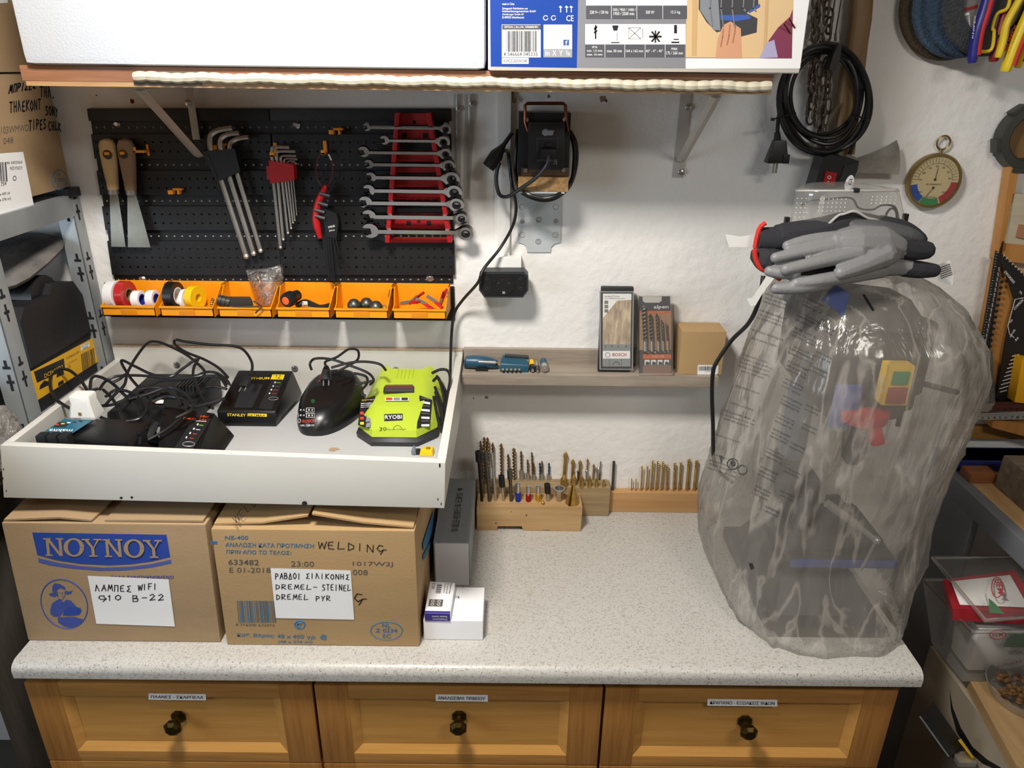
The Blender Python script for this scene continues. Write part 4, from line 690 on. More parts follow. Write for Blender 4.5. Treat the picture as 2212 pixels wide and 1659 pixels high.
# ---------------------------------------------------------------- small parts bins
xL, xR = P(219, 687, y=-.1).x, P(969, 685, y=-.1).x; zB = P(600, 687, y=-.1).z; zT = P(600, 611, y=-.02).z; zF = P(600, 664, y=-.1).z; wB = (xR-xL)/6
tag(MB(mat('rail_black', '#141416', .5)).box((P(233, 650, y=-.005).x, -.006, P(600, 689, y=-.006).z), (P(982, 650, y=-.005).x, -.001, P(600, 615, y=-.006).z), .001).build('bin_rail', None, (0, 0, zB)), 'flat black wall rail that carries the row of orange bins', 'rail')
BINL = ('white and red tape rolls', 'black and yellow tape rolls', 'a zip bag and black pipe tool', 'a black plug and orange cap', 'grey screw caps and a brass fitting', 'red spring clips')
for i in range(6):
    x0, x1 = xL+wB*i+.002, xL+wB*(i+1)-.002; t = thing('storage_bin', 'orange plastic bin with '+BINL[i], 'storage bin', ((x0+x1)/2, -.05, zB), 'orange storage bins')
    b = MB(ORG_); e = .002; yb, yf = -.009, -.1; zs = zF+.004; ti = .004
    def wall(p, d): b.prism(p, d)
    b.box((x0+ti, yf, zB), (x1-ti, yb, zB+.003)); b.box((x0, yb-e, zB), (x1, yb, zT), .0005)
    b.prism([(x0+ti, yf, zB), (x0+ti, yf, zF), (x1-ti, yf, zF), (x1-ti, yf, zB)], (0, e, 0)); b.box((x0+ti-.001, yf-.004, zF-.004), (x1-ti+.001, yf+e, zF), .001)
    for x, xf_, d in ((x0, x0+ti, e), (x1-e, x1-ti-e, e)):
        pr = [(x, yb, zB), (x, yb, zT), (x, yb-.035, zT), (xf_, yf+.018, zs+.002), (xf_, yf, zF), (xf_, yf, zB)]; b.prism(pr, (d, 0, 0))
        b.box((min(x, x)-.001, yb-.035, zT-.004), (x+d+.001, yb, zT), .0008)
    part(b, 'bin_body', t); pb = MB(mat('bin_edge', '#d9860c', .45)); xm = (x0+x1)/2
    part(pb.box((xm-.018, yf-.0016, zB+.003), (xm+.018, yf, zF-.006), .0006), 'label_slot', t)
def roll(px, py, y, r, w, hub, cols, label, ax=(.995, -.1, .03)):
    c = P(px, py, y=y); ax = V(ax).normalized(); a = c-ax*w/2
    a.z = zB+.0045+r; t = thing('tape_roll', label, 'tape roll', (a.x, a.y, zB+.004), 'rolls of tape')
    part(MB(cols[0]).lathe([(hub, 0), (r-.001, 0), (r, .001), (r, w-.001), (r-.001, w), (hub, w), (hub, 0)], a, ax, 32, close=False), 'tape', t)
    part(MB(cols[1]).ring(a-ax*.0003, ax, hub-.003, hub, w+.0006, 28), 'core', t)
roll(247, 630, -.055, .033, .022, .016, (mat('tape_white', '#e6e6e6', .35), WHT), 'wide white tape roll at the far end of the first bin'); roll(270, 632, -.052, .0325, .02, .016, (mat('tape_red', '#b5292b', .25), mat('card_core', '#8b6a45', .8)), 'red tape roll beside the wide white one')
roll(298, 640, -.05, .021, .018, .013, (WHT, mat('blue_core', '#1b2f9c', .4)), 'small white thread tape roll with a blue core against red tape'); roll(329, 640, -.045, .021, .018, .013, (WHT, MT['blue_core']), 'small white thread tape roll with a blue core by the bin side')
roll(374, 630, -.055, .0325, .022, .02, (mat('tape_black', '#151517', .35), WHT), 'black insulating tape roll in the second bin'); roll(399, 640, -.055, .024, .008, .017, (WHT, WHT), 'thin white tape roll between the black and yellow rolls'); roll(421, 638, -.055, .028, .018, .0125, (YEL, YEL), 'yellow tape roll with a wide hole', (.95, -.3, .05))
def bz(px, y, dz=0): p = P(px, 660, y=y); return V((p.x, y, zB+.004+dz))
b = MB(BRASS).twist(bz(458, -.05), bz(466, -.07, .03), .004, 3).twist(bz(452, -.06), bz(462, -.05, .028), .0035, 3); b.thing('rawl_plug', 'brass and grey screw anchors beside the yellow tape', 'screw anchor')
t = thing('pipe_cutter', 'dark grey pipe tool with ribbed rollers lying in the third bin', 'pipe cutter', bz(505, -.08)); b = MB(mat('tool_grey', '#4a4744', .45, .5))
for k in range(3): part(MB(MT['tool_grey']).cyl(P(472+9*k, 648+2*k, y=-.092), P(480+9*k, 650+2*k, y=-.092), .0125, 16), 'roller', t)
part(MB(MT['tool_grey']).hexa([P(495, 664, y=-.1), P(548, 660, y=-.08), P(548, 660, y=-.06), P(495, 664, y=-.07), P(495, 645, y=-.1), P(545, 648, y=-.08), P(540, 640, y=-.06), P(490, 640, y=-.07)], .002), 'frame', t)
part(MB(DST).tube([P(548, 651, y=-.1), P(566, 662, y=-.112), P(552, 676, y=-.112)], .002, 8).tube([P(500, 664, y=-.102), P(560, 661, y=-.106)], .0015, 6), 'lever', t)
ZB = film('zip_bag_film', '#c9c6c2', .86, .12, .9, 40, (1, 1, 1), .5)
t = thing('zip_bag', 'clear zip bag of metal rings sticking out of the third bin', 'plastic bag', bz(575, -.05)); gq = [[(531, 584, -.03), (568, 582, -.034), (605, 573, -.03)], [(536, 600, -.036), (572, 600, -.05), (609, 595, -.034)], [(546, 630, -.04), (576, 632, -.066), (606, 625, -.04)], [(552, 655, -.05), (576, 659, -.075), (598, 650, -.05)]]
b = MB(ZB); rows = [spl([P(x, yy, y=y) for x, yy, y in r], 4) for r in gq]; rows = list(zip(*[spl(c, 4) for c in zip(*rows)])); b.loft([list(r)+[p+V((0, .012, 0)) for p in reversed(r)] for r in rows]); part(b, 'bag_film', t)
for x, yy, r in ((578, 622, .017), (583, 644, .015), (572, 650, .012)): part(MB(STEEL).tube([P(x, yy, y=-.052)+V((r*math.cos(k*.45), .006*math.sin(k*.45), r*.7*math.sin(k*.45))) for k in range(14)], .0013, 6, closed=True), 'ring', t)
t = thing('plug', 'black connector plug with an orange round face in the fourth bin', 'plug', bz(618, -.08)); c = P(617, 650, y=-.095)
part(MB(BLK).lathe([(.015, 0), (.0175, .006), (.0175, .022), (.013, .03), (.012, .045)], c, (.35, .9, .05), 18), 'plug_body', t); part(MB(mat('orange_face', '#e8662a', .4)).lathe([(.0095, 0), (.009, .0015), (0, .002)], c, (-.35, -.9, -.05), 16), 'plug_face', t)
MB(BLK).tube(spl([bz(640, -.06, .012), bz(660, -.05, .02), bz(690, -.06, .01), bz(715, -.05, .012), bz(700, -.075, .01), bz(665, -.08, .014)]), .007, 8).thing('rubber_hose', 'short black rubber piece lying behind the orange-faced plug', 'rubber part')
MB(mat('pale_cap', '#cfccc6', .4)).cyl(P(654, 656, y=-.09), P(663, 656, y=-.085), .006, 12).thing('cap', 'small pale round cap next to the orange-faced plug', 'cap')
for x, y, l in ((765, -.07, 'grey cone cap nearest the plug bin'), (792, -.06, 'dark grey cone cap in the middle of the fifth bin'), (812, -.085, 'low grey cap at the front of the fifth bin')): MB(DST).lathe([(.011, 0), (.016, .018), (.015, .024), (.009, .032), (.004, .034), (0, .034)], bz(x, y, .0005), Z3, 16).thing('screw_cap', l, 'cap', 'grey caps')
MB(BRASS).ring(bz(830, -.08, .018), (.3, -.9, .25), .0035, .0065, .012, 14).thing('brass_sleeve', 'small brass sleeve lying between the caps and bin side', 'sleeve')
MB(BRASS).lathe([(.007, 0), (.007, .012), (.0085, .013), (.0085, .02), (.006, .022), (.006, .03)], bz(847, -.03, .016), Z3, 10).thing('brass_fitting', 'upright brass pipe fitting in the back corner of the fifth bin', 'pipe fitting')
for x, y, dx, dz, l in ((895, -.06, .024, .022, 'red clip leaning highest in the last bin'), (912, -.08, .026, -.012, 'red clip lying lengthwise across the last bin'), (935, -.06, .02, -.012, 'red clip in the middle of the last bin'), (955, -.06, .008, .022, 'red clip standing at the end of the last bin'), (880, -.085, .016, .004, 'red clip lying at the near side of the last bin')):
    c = bz(x, y, .032); d = V((dx, -.004, dz)).normalized(); t = thing('spring_clip', l, 'clip', c-V((0, 0, .02)), 'red spring clips'); e = d.cross(FRONT).normalized()
    part(MB(STEEL).tube([c-d*.016, c+d*.012], .0075, 4, flat=.6), 'jaw', t); part(MB(RED).tube([c+d*.008, c+d*.03+e*.003], [.0062, .0068], 4, flat=.5), 'grip', t); part(MB(RED).tube([c+d*.008-V((0, .006, 0)), c+d*.028-V((0, .014, 0))], [.006, .0065], 4, flat=.5), 'grip', t)
# ---------------------------------------------------------------- battery chargers in the tray
BC = mat('charger_black', '#121214', .33); BC2 = mat('charger_dark', '#1c1d20', .5); LIME = mat('charger_lime', '#b3c83a', .38); RDI = mat('red_print', '#d8412c', .5); YLI = mat('yellow_print', '#f4cf1c', .5)
def k1(x, y): return (x/3.95, 700+y/3.95)
def k2(x, y): return (440+x/3.814, 700+y/3.814)
def dep(py): return -.075-(py-735)/240*.37
def cord(pts, parent, k, r=.0032, name='power_cord', dy=0, label=None):
    q = []
    for p in pts:
        x, y = k(*p[:2]); q.append(P(x, y, y=min(-.022, dep(y)+dy+(p[2] if len(p) > 2 else 0))))
    for v in q: v.z = max(v.z, 1.25)
    part(MB(BLK).tube(spl(q, 7), r, 7), name, parent, label)
def plug(parent, c, d, pins=True):
    d = V(d).normalized(); part(MB(BC2).tube([c, c+d*.01, c+d*.03, c+d*.042], [.005, .009, .0135, .0125], 8, flat=.7), 'plug', parent)
    if pins:
        s = d.cross(Z3).normalized(); part(MB(STEEL).cyl(c+d*.04+s*.006, c+d*.056+s*.006, .002, 8).cyl(c+d*.04-s*.006, c+d*.056-s*.006, .002, 8), 'pins', parent)
# lime charger
t = thing('battery_charger', 'lime green battery charger at the end of the tray nearest the wooden shelf', 'charger', (-.248, -.19, 1.245), 'battery chargers'); X0 = -.248; zf = trayz(X0, -.2)
def ring8(w1, yf, w2, ym, yb, w3, z1, z2, z3): return [V((X0+a, b, c)) for a, b, c in ((-w1, yf, z1), (w1, yf, z1), (w2, ym, z2), (w2, yb+.02, z3), (w3, yb, z3), (-w3, yb, z3), (-w2, yb+.02, z3), (-w2, ym, z2))]
part(MB(DGR).loft([ring8(.05, -.312, .088, -.27, -.085, .06, zf, zf, zf), ring8(.05, -.314, .09, -.27, -.085, .06, zf+.012, zf+.012, zf+.012), ring8(.048, -.306, .085, -.262, -.085, .058, zf+.02, zf+.02, zf+.02)]), 'base', t)
b = MB(LIME).loft([ring8(.048, -.308, .088, -.258, -.08, .06, zf+.021, zf+.021, zf+.021), ring8(.047, -.304, .088, -.25, -.08, .06, zf+.036, zf+.036, zf+.04), ring8(.047, -.246, .06, -.195, -.085, .045, zf+.064, zf+.066, zf+.086), ring8(.044, -.235, .05, -.19, -.09, .04, zf+.066, zf+.068, zf+.092)])
for i in range(5): b.hexa([(X0-.022+.009*i, -.135, zf+.07), (X0-.017+.009*i, -.135, zf+.07), (X0-.017+.009*i, -.096, zf+.08), (X0-.022+.009*i, -.096, zf+.08), (X0-.022+.009*i, -.135, zf+.0862), (X0-.017+.009*i, -.135, zf+.0862), (X0-.017+.009*i, -.096, zf+.0935), (X0-.022+.009*i, -.096, zf+.0935)], .0006)
part(b, 'shell', t)
f0, f1 = V((X0, -.304, zf+.036)), V((X0, -.246, zf+.064)); pf_ = Pl(f0, X3.cross(f1-f0)); b = MB(INK)
b.pp(pf_, [k2(*q) for q in ((1488, 745), (1640, 740), (1640, 795), (1488, 802))], .0012); b.m(WHT).ptxt('RYOBI', lambda x, y: pf_(x, y, .0018), k2(1495, 788), k2(1632, 784), k2(1495, 756), .03)
b.m(mat('green_print', '#46520e', .6)).ptxt('30', lambda x, y: pf_(x, y, .001), k2(1447, 880), k2(1508, 878), k2(1447, 852), .02).ptxt('Minute Charger', lambda x, y: pf_(x, y, .001), k2(1512, 880), k2(1670, 876), k2(1512, 864)); b.tube([pf_(*k2(1597+35*math.cos(a), 870-32*math.sin(a)), .001) for a in [i*math.pi/8 for i in range(9)]], .0005, 4)
for sg, q in ((-1, ((1302, 628), (1420, 595), (1390, 720), (1365, 868), (1275, 838))), (1, ((1775, 592), (1880, 630), (1862, 830), (1752, 868)))):
    a, c, d = V((X0+sg*.047, -.304, zf+.036)), V((X0+sg*.088, -.25, zf+.036)), V((X0+sg*.06, -.195, zf+.066)); n = (c-a).cross(d-a); n = n if n.z > 0 else -n; ps = Pl(a, n)
    b.m(INK).pp(ps, [k2(*p) for p in q], .0025)
    if sg < 0:
        b.m(YLI).ptxt('IntelliPort', lambda x, y: ps(x, y, .003), k2(1310, 640), k2(1410, 634), k2(1310, 628)); b.m(WHT)
        for i in range(3): b.pp(ps, [k2(1300, 660+15*i), k2(1390, 656+15*i), k2(1390, 661+15*i), k2(1300, 665+15*i)], .003)
        for i, m_ in enumerate((RDI, RDI, YLI)): b.m(m_).pp(ps, [k2(1295, 730+42*i), k2(1325, 730+42*i), k2(1325, 752+42*i), k2(1295, 752+42*i)], .003); b.m(GALV).pp(ps, [k2(1345, 735+45*i), k2(1385, 725+45*i), k2(1380, 765+45*i), k2(1340, 770+45*i)], .003)
    else:
        for i in range(8): b.m(WHT).pp(ps, [k2(1790, 610+32*i), k2(1862-i, 622+30*i), k2(1862-i, 640+30*i), k2(1790, 626+32*i)][:4], .003) if i % 2 else b.m(GINK).pp(ps, [k2(1790, 610+32*i), k2(1862-i, 622+30*i), k2(1862-i, 630+30*i), k2(1790, 618+32*i)], .003)
g0, g1 = V((X0, -.235, zf+.066)), V((X0, -.09, zf+.092)); pg_ = Pl(g0, X3.cross(g1-g0)); b.m(DGR).pp(pg_, [k2(*p) for p in ((1500, 505), (1720, 503), (1735, 520), (1735, 568), (1478, 570), (1485, 525))], .0015)
for i in range(4): b.m(GINK if i else RDI).pp(pg_, [k2(1495, 512+14*i), k2(1725, 512+14*i), k2(1728, 518+14*i), k2(1492, 518+14*i)], .0022)
b.m(WHT).pp(pg_, [k2(1497, 612), k2(1688, 612), k2(1690, 640), k2(1495, 642)], .003)
for i in range(3): b.m((RDI, GALV, DST)[i]).pp(pg_, [k2(1502+64*i, 616), k2(1555+64*i, 616), k2(1555+64*i, 637), k2(1502+64*i, 638)], .0036)
part(b, 'printed_labels', t, 'black label panels and name plate')
for pts in (((1880, 405), (1950, 375), (2010, 385), (2030, 450), (2015, 560), (2010, 650)), ((1890, 470), (1930, 440), (1960, 520), (1985, 640), (1990, 780), (1960, 890)), ((1905, 520), (1950, 640), (1970, 760), (1958, 880), (1925, 760), (1895, 600)), ((1920, 430), (1995, 560), (2005, 690), (1985, 830), (1950, 720), (1910, 560))): cord(pts, t, k2, .0034, dy=.02)
# rounded charger with a plug on its back
t = thing('battery_charger', 'black rounded battery charger with two status lights left of the lime one', 'charger', (-.42, -.17, 1.245), 'battery chargers'); X0 = -.412; zf = trayz(X0, -.2)
def egg(w, yf, yb, zfr, zbk, n=28):
    r = []
    for i in range(n):
        a = 2*math.pi*i/n; s, c = math.sin(a), math.cos(a); yy = (yf+yb)/2+(yb-yf)/2*math.copysign(abs(s)**.75, s); u = (yy-yf)/(yb-yf)
        x = w*math.copysign(abs(c)**.75, c)*(.72+.34*min(1, u*1.7)); r.append(V((X0-.02+.022*u+x, yy, lerp(zfr, zbk, u))))
    return r
SH = MB(BC).loft([egg(.069, -.268, -.06, zf, zf), egg(.07, -.27, -.06, zf+.014, zf+.016), egg(.064, -.258, -.062, zf+.034, zf+.06), egg(.052, -.243, -.07, zf+.048, zf+.08), egg(.044, -.23, -.078, zf+.053, zf+.084)])
EB = bvh(SH); b = MB(DGR); part(SH, 'shell', t); ln = lambda x, y: onbag(x, y, .0008, EB) or V((X0, -.2, zf))
for i in range(9): onpoly(b, EB, [k2(835+4*i+i*11, 520-i), k2(841+4*i+i*11, 520-i), k2(866+13*i, 425), k2(860+13*i, 425)], .001)
b.m(HOLE); onpoly(b, EB, [k2(900+90*math.cos(a), 562+30*math.sin(a)) for a in [-i*math.pi/10 for i in range(20)]], .0012)
b.m(mat('lamp_red_off', '#7a1c28', .3)); onpoly(b, EB, [k2(806+18*math.cos(a), 634+18*math.sin(a)) for a in [-i*math.pi/5 for i in range(10)]], .001); b.m(mat('lamp_green_off', '#17502a', .3)); onpoly(b, EB, [k2(900+18*math.cos(a), 634+18*math.sin(a)) for a in [-i*math.pi/5 for i in range(10)]], .001)
def etx(tx, bl, br, tl, bo):
    vs, fs = glyphs(tx, bo); q = [ln(*k2(bl[0]+(br[0]-bl[0])*x+(tl[0]-bl[0])*y, bl[1]+(br[1]-bl[1])*x+(tl[1]-bl[1])*y)) for x, y in vs]; b.add(q, fs)
b.m(RDI); etx('BOSCH', (813, 812), (920, 810), (813, 788), .03); b.m(WHT); etx('GAL 1230 CV', (797, 842), (912, 842), (797, 827), .005)
for x in (780, 848):
    for y in (692, 736): b.tube([ln(*k2(*p)) for p in ((x, y), (x+64, y), (x+64, y+32), (x, y+32), (x, y))], .0005, 4); b.ball(ln(*k2(x+20, y+16)), .0022, 6).ball(ln(*k2(x+46, y+16)), .0018, 6)
b.tube([ln(*k2(787+11*math.cos(a), 797+16*math.sin(a))) for a in [i*math.pi/7 for i in range(15)]], .0006, 4)
b.m(RDI); etx('BOSCH', (955, 475), (985, 400), (940, 470), .02)
part(b, 'printed_marks', t, 'red and white lettering')
plug(t, P(*k2(1010, 345), y=-.1), (.008, -.05, -.035))
for pts in (((890, 378, .02), (876, 325), (920, 285), (1050, 290), (1200, 340), (1350, 400), (1400, 460), (1370, 500)), ((1010, 350), (1005, 310), (1100, 270), (1200, 205), (1270, 220), (1270, 290), (1200, 340), (1100, 390)), ((1050, 360), (1200, 320), (1330, 310), (1450, 330), (1500, 380)), ((1240, 405), (1335, 430), (1345, 490), (1290, 560), (1330, 590)), ((1250, 500), (1340, 480), (1390, 470))): cord(pts, t, k2, .003)
# wedge charger with yellow lettering on its edge
t = thing('battery_charger', 'black wedge battery charger with yellow lettering along its near edge', 'charger', (-.6, -.15, 1.245), 'battery chargers'); zf = trayz(-.6, -.2)
fl, fr = P(*k2(105, 712), y=-.215), P(*k2(600, 718), y=-.215); bl_, br_ = P(*k2(285, 372), y=-.07), P(*k2(735, 388), y=-.07); zt1 = (fl.z+fr.z)/2; zt2 = (bl_.z+br_.z)/2
b = MB(BC).hexa([(fl.x+.004, -.226, zf+.01), (fr.x, -.226, zf+.01), (br_.x+.015, -.06, zf+.01), (bl_.x, -.06, zf+.01), (fl.x, -.215, zt1), (fr.x, -.215, zt1), (br_.x, -.07, zt2), (bl_.x, -.07, zt2)], .006).box((fl.x+.012, -.222, zf), (fr.x-.002, -.065, zf+.012), .004); part(b, 'shell', t)
u0, u1 = V((0, -.215, zt1)), V((0, -.07, zt2)); pt_ = Pl(u0, X3.cross(u1-u0)); lt = lambda x, y: pt_(x, y, .0015); b = MB(BC2).pp(pt_, [k2(*p) for p in ((450, 700), (560, 710), (680, 410), (590, 400))], .001)
b.m(YLI).ptxt('LITHIUM', lt, k2(372, 462), k2(540, 460), k2(376, 443), .005).pp(pt_, [k2(*p) for p in ((552, 460), (655, 462), (668, 422), (568, 420))], .0018); b.m(INK).ptxt('14.4v', lambda x, y: pt_(x, y, .0026), k2(575, 438), k2(650, 440), k2(582, 425)).ptxt('-18v', lambda x, y: pt_(x, y, .0026), k2(575, 455), k2(645, 457), k2(580, 443))
for i, h in enumerate((mat('g_line', '#7bd34a'), GINK, RDI, RDI)): b.m(WHT).pp(pt_, [k2(582-15*i, 492+30*i), k2(592-15*i, 492+30*i), k2(596-15*i, 480+30*i), k2(586-15*i, 480+30*i)], .002).m(h).pp(pt_, [k2(600-12*i, 490+30*i), k2(635-12*i, 490+30*i), k2(635-12*i, 487+30*i), k2(600-12*i, 487+30*i)], .002)
b.m(GALV).tube([lt(*k2(575+40*math.cos(a), 617+12*math.sin(a))) for a in [i*math.pi/7 for i in range(15)]], .0005, 4)
b.m(HOLE).pp(pt_, [k2(*p) for p in ((250, 690), (400, 695), (490, 500), (330, 490))], .001)
w0, w1 = V((0, -.226, zf+.01)), V((0, -.215, zt1)); pw = Pl(w0, X3.cross(w1-w0)); b.m(YLI).ptxt('STANLEY', lambda x, y: pw(x, y, .001), k2(195, 758), k2(348, 762), k2(195, 735), .02).pp(pw, [k2(*p) for p in ((362, 758), (520, 764), (520, 740), (364, 736))], .0009); b.m(INK).ptxt('FATMAX', lambda x, y: pw(x, y, .0016), k2(372, 757), k2(510, 761), k2(372, 741), .02)
part(b, 'printed_marks', t, 'yellow lettering and label')
plug(t, P(*k2(375, 415), y=-.1), (-.006, -.06, -.03))
cord(((378, 420), (400, 370), (390, 300), (330, 215), (240, 180), (60, 170), (-150, 145), (-230, 130), (-235, 170), (-150, 230), (0, 290), (120, 360), (200, 440)), t, k2, .0032)
cord(((0, 395), (100, 400), (180, 450), (215, 500)), t, k2, .003); cord(((20, 520), (100, 515), (190, 535)), t, k2, .003); cord(((40, 690), (90, 660), (170, 610)), t, k2, .003)
# charger with orange lettering
t = thing('battery_charger', 'black battery charger with orange voltage lettering at the front of the tray', 'charger', (-.7, -.36, 1.245), 'battery chargers'); zf = trayz(-.7, -.36)
tb = [P(*k1(*p), y=yy) for p, yy in (((1470, 1085), -.415), ((1700, 1085), -.415), ((1830, 760), -.27), ((1440, 700), -.27))]; rb = P(*k1(1995, 945), z=zf+.002); rf = P(*k1(1905, 1085), z=zf+.002)
b = MB(BC).hexa([(tb[0].x-.02, -.44, zf), (rf.x+.004, -.42, zf), (rb.x+.002, rb.y, zf), (tb[3].x-.02, -.235, zf), tb[0]+V((-.03, 0, 0)), tb[1], tb[2], tb[3]+V((-.015, 0, 0))], .004); part(b, 'shell', t)
pd = Pl(tb[1], (tb[2]-tb[1]).cross(tb[3]-tb[1])); ld = lambda x, y: pd(x, y, .0012); b = MB(BC2).pp(pd, [k1(*p) for p in ((1475, 1080), (1640, 1082), (1830, 765), (1690, 745))], .0007)
b.m(mat('orange_print', '#e0552a', .5)).ptxt('LITHIUM', ld, k1(1525, 812), k1(1665, 822), k1(1540, 797), .005).ptxt('18v/', ld, k1(1708, 802), k1(1778, 806), k1(1716, 782), .01).ptxt('54v', ld, k1(1695, 825), k1(1762, 828), k1(1702, 808), .01)
b.m(WHT).pp(pd, [k1(*p) for p in ((1668, 832), (1762, 836), (1763, 832), (1670, 828))], .001)
for i, h in enumerate((MT['g_line'], WHT, RDI, RDI)): b.m(WHT).pp(pd, [k1(1678-32*i, 868+37*i), k1(1690-32*i, 868+37*i), k1(1696-32*i, 852+37*i), k1(1684-32*i, 852+37*i)], .0012).m(h).pp(pd, [k1(1698-27*i, 868+37*i), k1(1735-28*i, 872+37*i), k1(1736-28*i, 867+37*i), k1(1700-27*i, 863+37*i)], .0012)
b.m(GALV).tube([ld(*k1(1610+52*math.cos(a), 1028+20*math.sin(a))) for a in [i*math.pi/8 for i in range(17)]], .0008, 4); part(b, 'printed_marks', t, 'orange and white lettering')
plug(t, P(*k1(1340, 840), y=-.36), (-.02, -.05, -.03), False)
cord(((1340, 850), (1280, 800), (1270, 700), (1300, 640), (1400, 590), (1530, 620), (1560, 690)), t, k1, .003); cord(((1650, 660), (1560, 780), (1420, 900), (1260, 990)), t, k1, .0032)
# black vented charger under the cords
t = thing('battery_charger', 'black vented battery charger lying under the tangle of cords', 'charger', (-.82, -.14, 1.245), 'battery chargers'); zf = trayz(-.8, -.15)
c8 = [(-.9, -.25), (-.72, -.22), (-.71, -.06), (-.88, -.06)]
b = MB(BC2).hexa([(x, y, zf) for x, y in c8]+[(x*.995+.0, y*.96-.004, zf+.042+(.02 if y > -.1 else 0)) for x, y in c8], .006); part(b, 'shell', t); b = MB(DGR)
for i in range(7): b.box((-.78+.008*i, -.15, zf+.05), (-.776+.008*i, -.09, zf+.066))
part(b, 'vents', t); pv = Pl((0, -.15, zf+.055), (0, -.15, 1)); b = MB(RDI).pp(pv, [k1(*p) for p in ((1270, 680), (1345, 688), (1350, 655), (1295, 652))], .004); b.m(WHT).pp(pv, [k1(*p) for p in ((1330, 690), (1395, 690), (1402, 660), (1345, 655))], .004); part(b, 'badge', t, 'small red and white badge')
for pts in (((1080, 430), (1150, 300), (1250, 170), (1330, 150), (1450, 190), (1600, 270), (1720, 370), (1745, 420), (1680, 450), (1500, 465), (1200, 440), (1000, 445), (900, 490), (850, 560)), ((1820, 720), (1760, 680), (1690, 560), (1650, 450), (1655, 370), (1690, 290), (1560, 380), (1450, 450), (1300, 430), (1150, 360), (1035, 312), (1100, 440), (1200, 560), (1320, 690), (1400, 720)), ((1000, 760), (1180, 600), (1350, 490), (1600, 470), (1760, 410), (1870, 430), (1940, 510)), ((1740, 500), (1800, 452), (1870, 450), (1930, 530))): cord(pts, t, k1, .0032, dy=-.01)
for pts in (((900, 620), (1000, 560), (1150, 600), (1250, 700), (1200, 800), (1080, 830)), ((1100, 640), (1250, 600), (1450, 540), (1600, 620), (1640, 720), (1500, 800)), ((1300, 660), (1420, 620), (1560, 640), (1640, 700), (1760, 680), (1880, 640)), ((960, 500), (1020, 470), (1075, 430), (1060, 520), (980, 600), (900, 690)), ((1180, 560), (1300, 540), (1420, 560), (1520, 640), (1540, 700))): cord(pts, t, k1, .0032, dy=-.03)
# charger with teal label in the near corner
t = thing('battery_charger', 'black battery charger with a teal label in the near corner of the tray', 'charger', (-.85, -.42, 1.255), 'battery chargers'); zf = trayz(-.85, -.44)
q = [P(*k1(*p), y=yy) for p, yy in (((300, 960), -.46), ((640, 960), -.46), ((820, 800), -.38), ((560, 800), -.38))]; zc = q[0].z; bx = [V((max(v.x, -.918), v.y, zf)) for v in q]
part(MB(BC).hexa([bx[0]+V((0, -.02, 0)), bx[1]+V((.12, -.02, 0)), bx[2]+V((.12, .02, 0)), bx[3], q[0]+V((.004, 0, 0)), q[1]+V((.1, 0, -.012)), q[2]+V((.1, .02, -.012)), q[3]], .005), 'shell', t)
pm = Pl(q[0], (q[1]-q[0]).cross(q[3]-q[0])); lm = lambda x, y: pm(x, y, .002); b = MB(mat('teal_label', '#23627a', .4)).pp(pm, [k1(*p) for p in ((362, 932), (625, 935), (815, 808), (560, 805))], .0012)
b.m(GALV).pp(pm, [k1(*p) for p in ((560, 820), (800, 826), (815, 808), (562, 803))], .0018); b.m(WHT).ptxt('makita', lm, k1(625, 905), k1(425, 902), k1(612, 930), .02); b.m(INK).ptxt('DC18SD', lambda x, y: pm(x, y, .0024), k1(565, 818), k1(690, 822), k1(568, 808))
for i, h in enumerate((RDI, YLI, WHT, DGR, DGR)): b.m(h).pp(pm, [k1(*p) for p in ((470+50*i, 870-8*i), (500+50*i, 871-8*i), (508+50*i, 862-8*i), (478+50*i, 861-8*i))], .0022)
b.m(DGR).pp(pm, [k1(*p) for p in ((455, 885), (560, 886), (600, 845), (500, 842))], .0017); part(b, 'label', t, 'teal printed label'); b = MB(BC2)
for i in range(3): p = P(*k1(370+95*i, 985), y=-.475); b.box(p-V((.008, .01, .03)), p+V((.01, .01, .012)), .003)
part(b, 'grille', t)
for pts in (((840, 550), (750, 580), (700, 660), (700, 770), (740, 860), (850, 890), (1050, 910), (1200, 940)), ((640, 740), (560, 700), (480, 640), (430, 540), (440, 430), (510, 385), (600, 400), (690, 480), (740, 560))): cord(pts, t, k1, .0034, dy=-.03)
# white travel plug on it
t = thing('plug_adapter', 'white plug adapter sitting on the charger with the teal label', 'plug adapter', P(*k1(745, 790), y=-.36)); c = P(*k1(745, 785), y=-.36)
part(MB(WPL).loft([[c+V((sx*.024*w, sy*.02*w, z)) for sx, sy in ((-1, -.8), (-.8, -1), (.8, -1), (1, -.8), (1, .8), (.8, 1), (-.8, 1), (-1, .8))] for w, z in ((1.05, -.002), (1.1, .006), (.82, .035), (.86, .046), (.8, .05))]), 'body', t); b = MB(BRASS).box(c+V((-.003, -.0225, .012)), c+V((.003, -.021, .018))); part(b, 'pin_hole', t)
for pts in (((790, 720), (820, 700), (950, 690), (1100, 640), (1170, 690), (1200, 850), (1190, 1030)), ((790, 740), (850, 790), (1000, 840), (1150, 880), (1260, 890)), ((770, 560), (780, 470), (830, 445), (950, 500), (1080, 620), (1150, 640)), ((880, 560), (960, 640), (1030, 760), (1080, 880), (1090, 910))): cord(pts, t, k1, .0034, dy=-.02)
c = bz2 = P(*k2(1735, 1070), z=trayz(-.19, -.34)); t = thing('grinding_point', 'grey conical grinding point lying behind the tray front', 'grinding point', c); part(MB(mat('stone_grey', '#6d7882', .8)).lathe([(.006, 0), (.0065, .006), (.003, .016), (.0008, .02)], c, Z3, 12), 'stone', t); part(MB(DST).cyl(c+V((.004, 0, .003)), c+V((.014, 0, .003)), .0018, 8), 'shank', t)
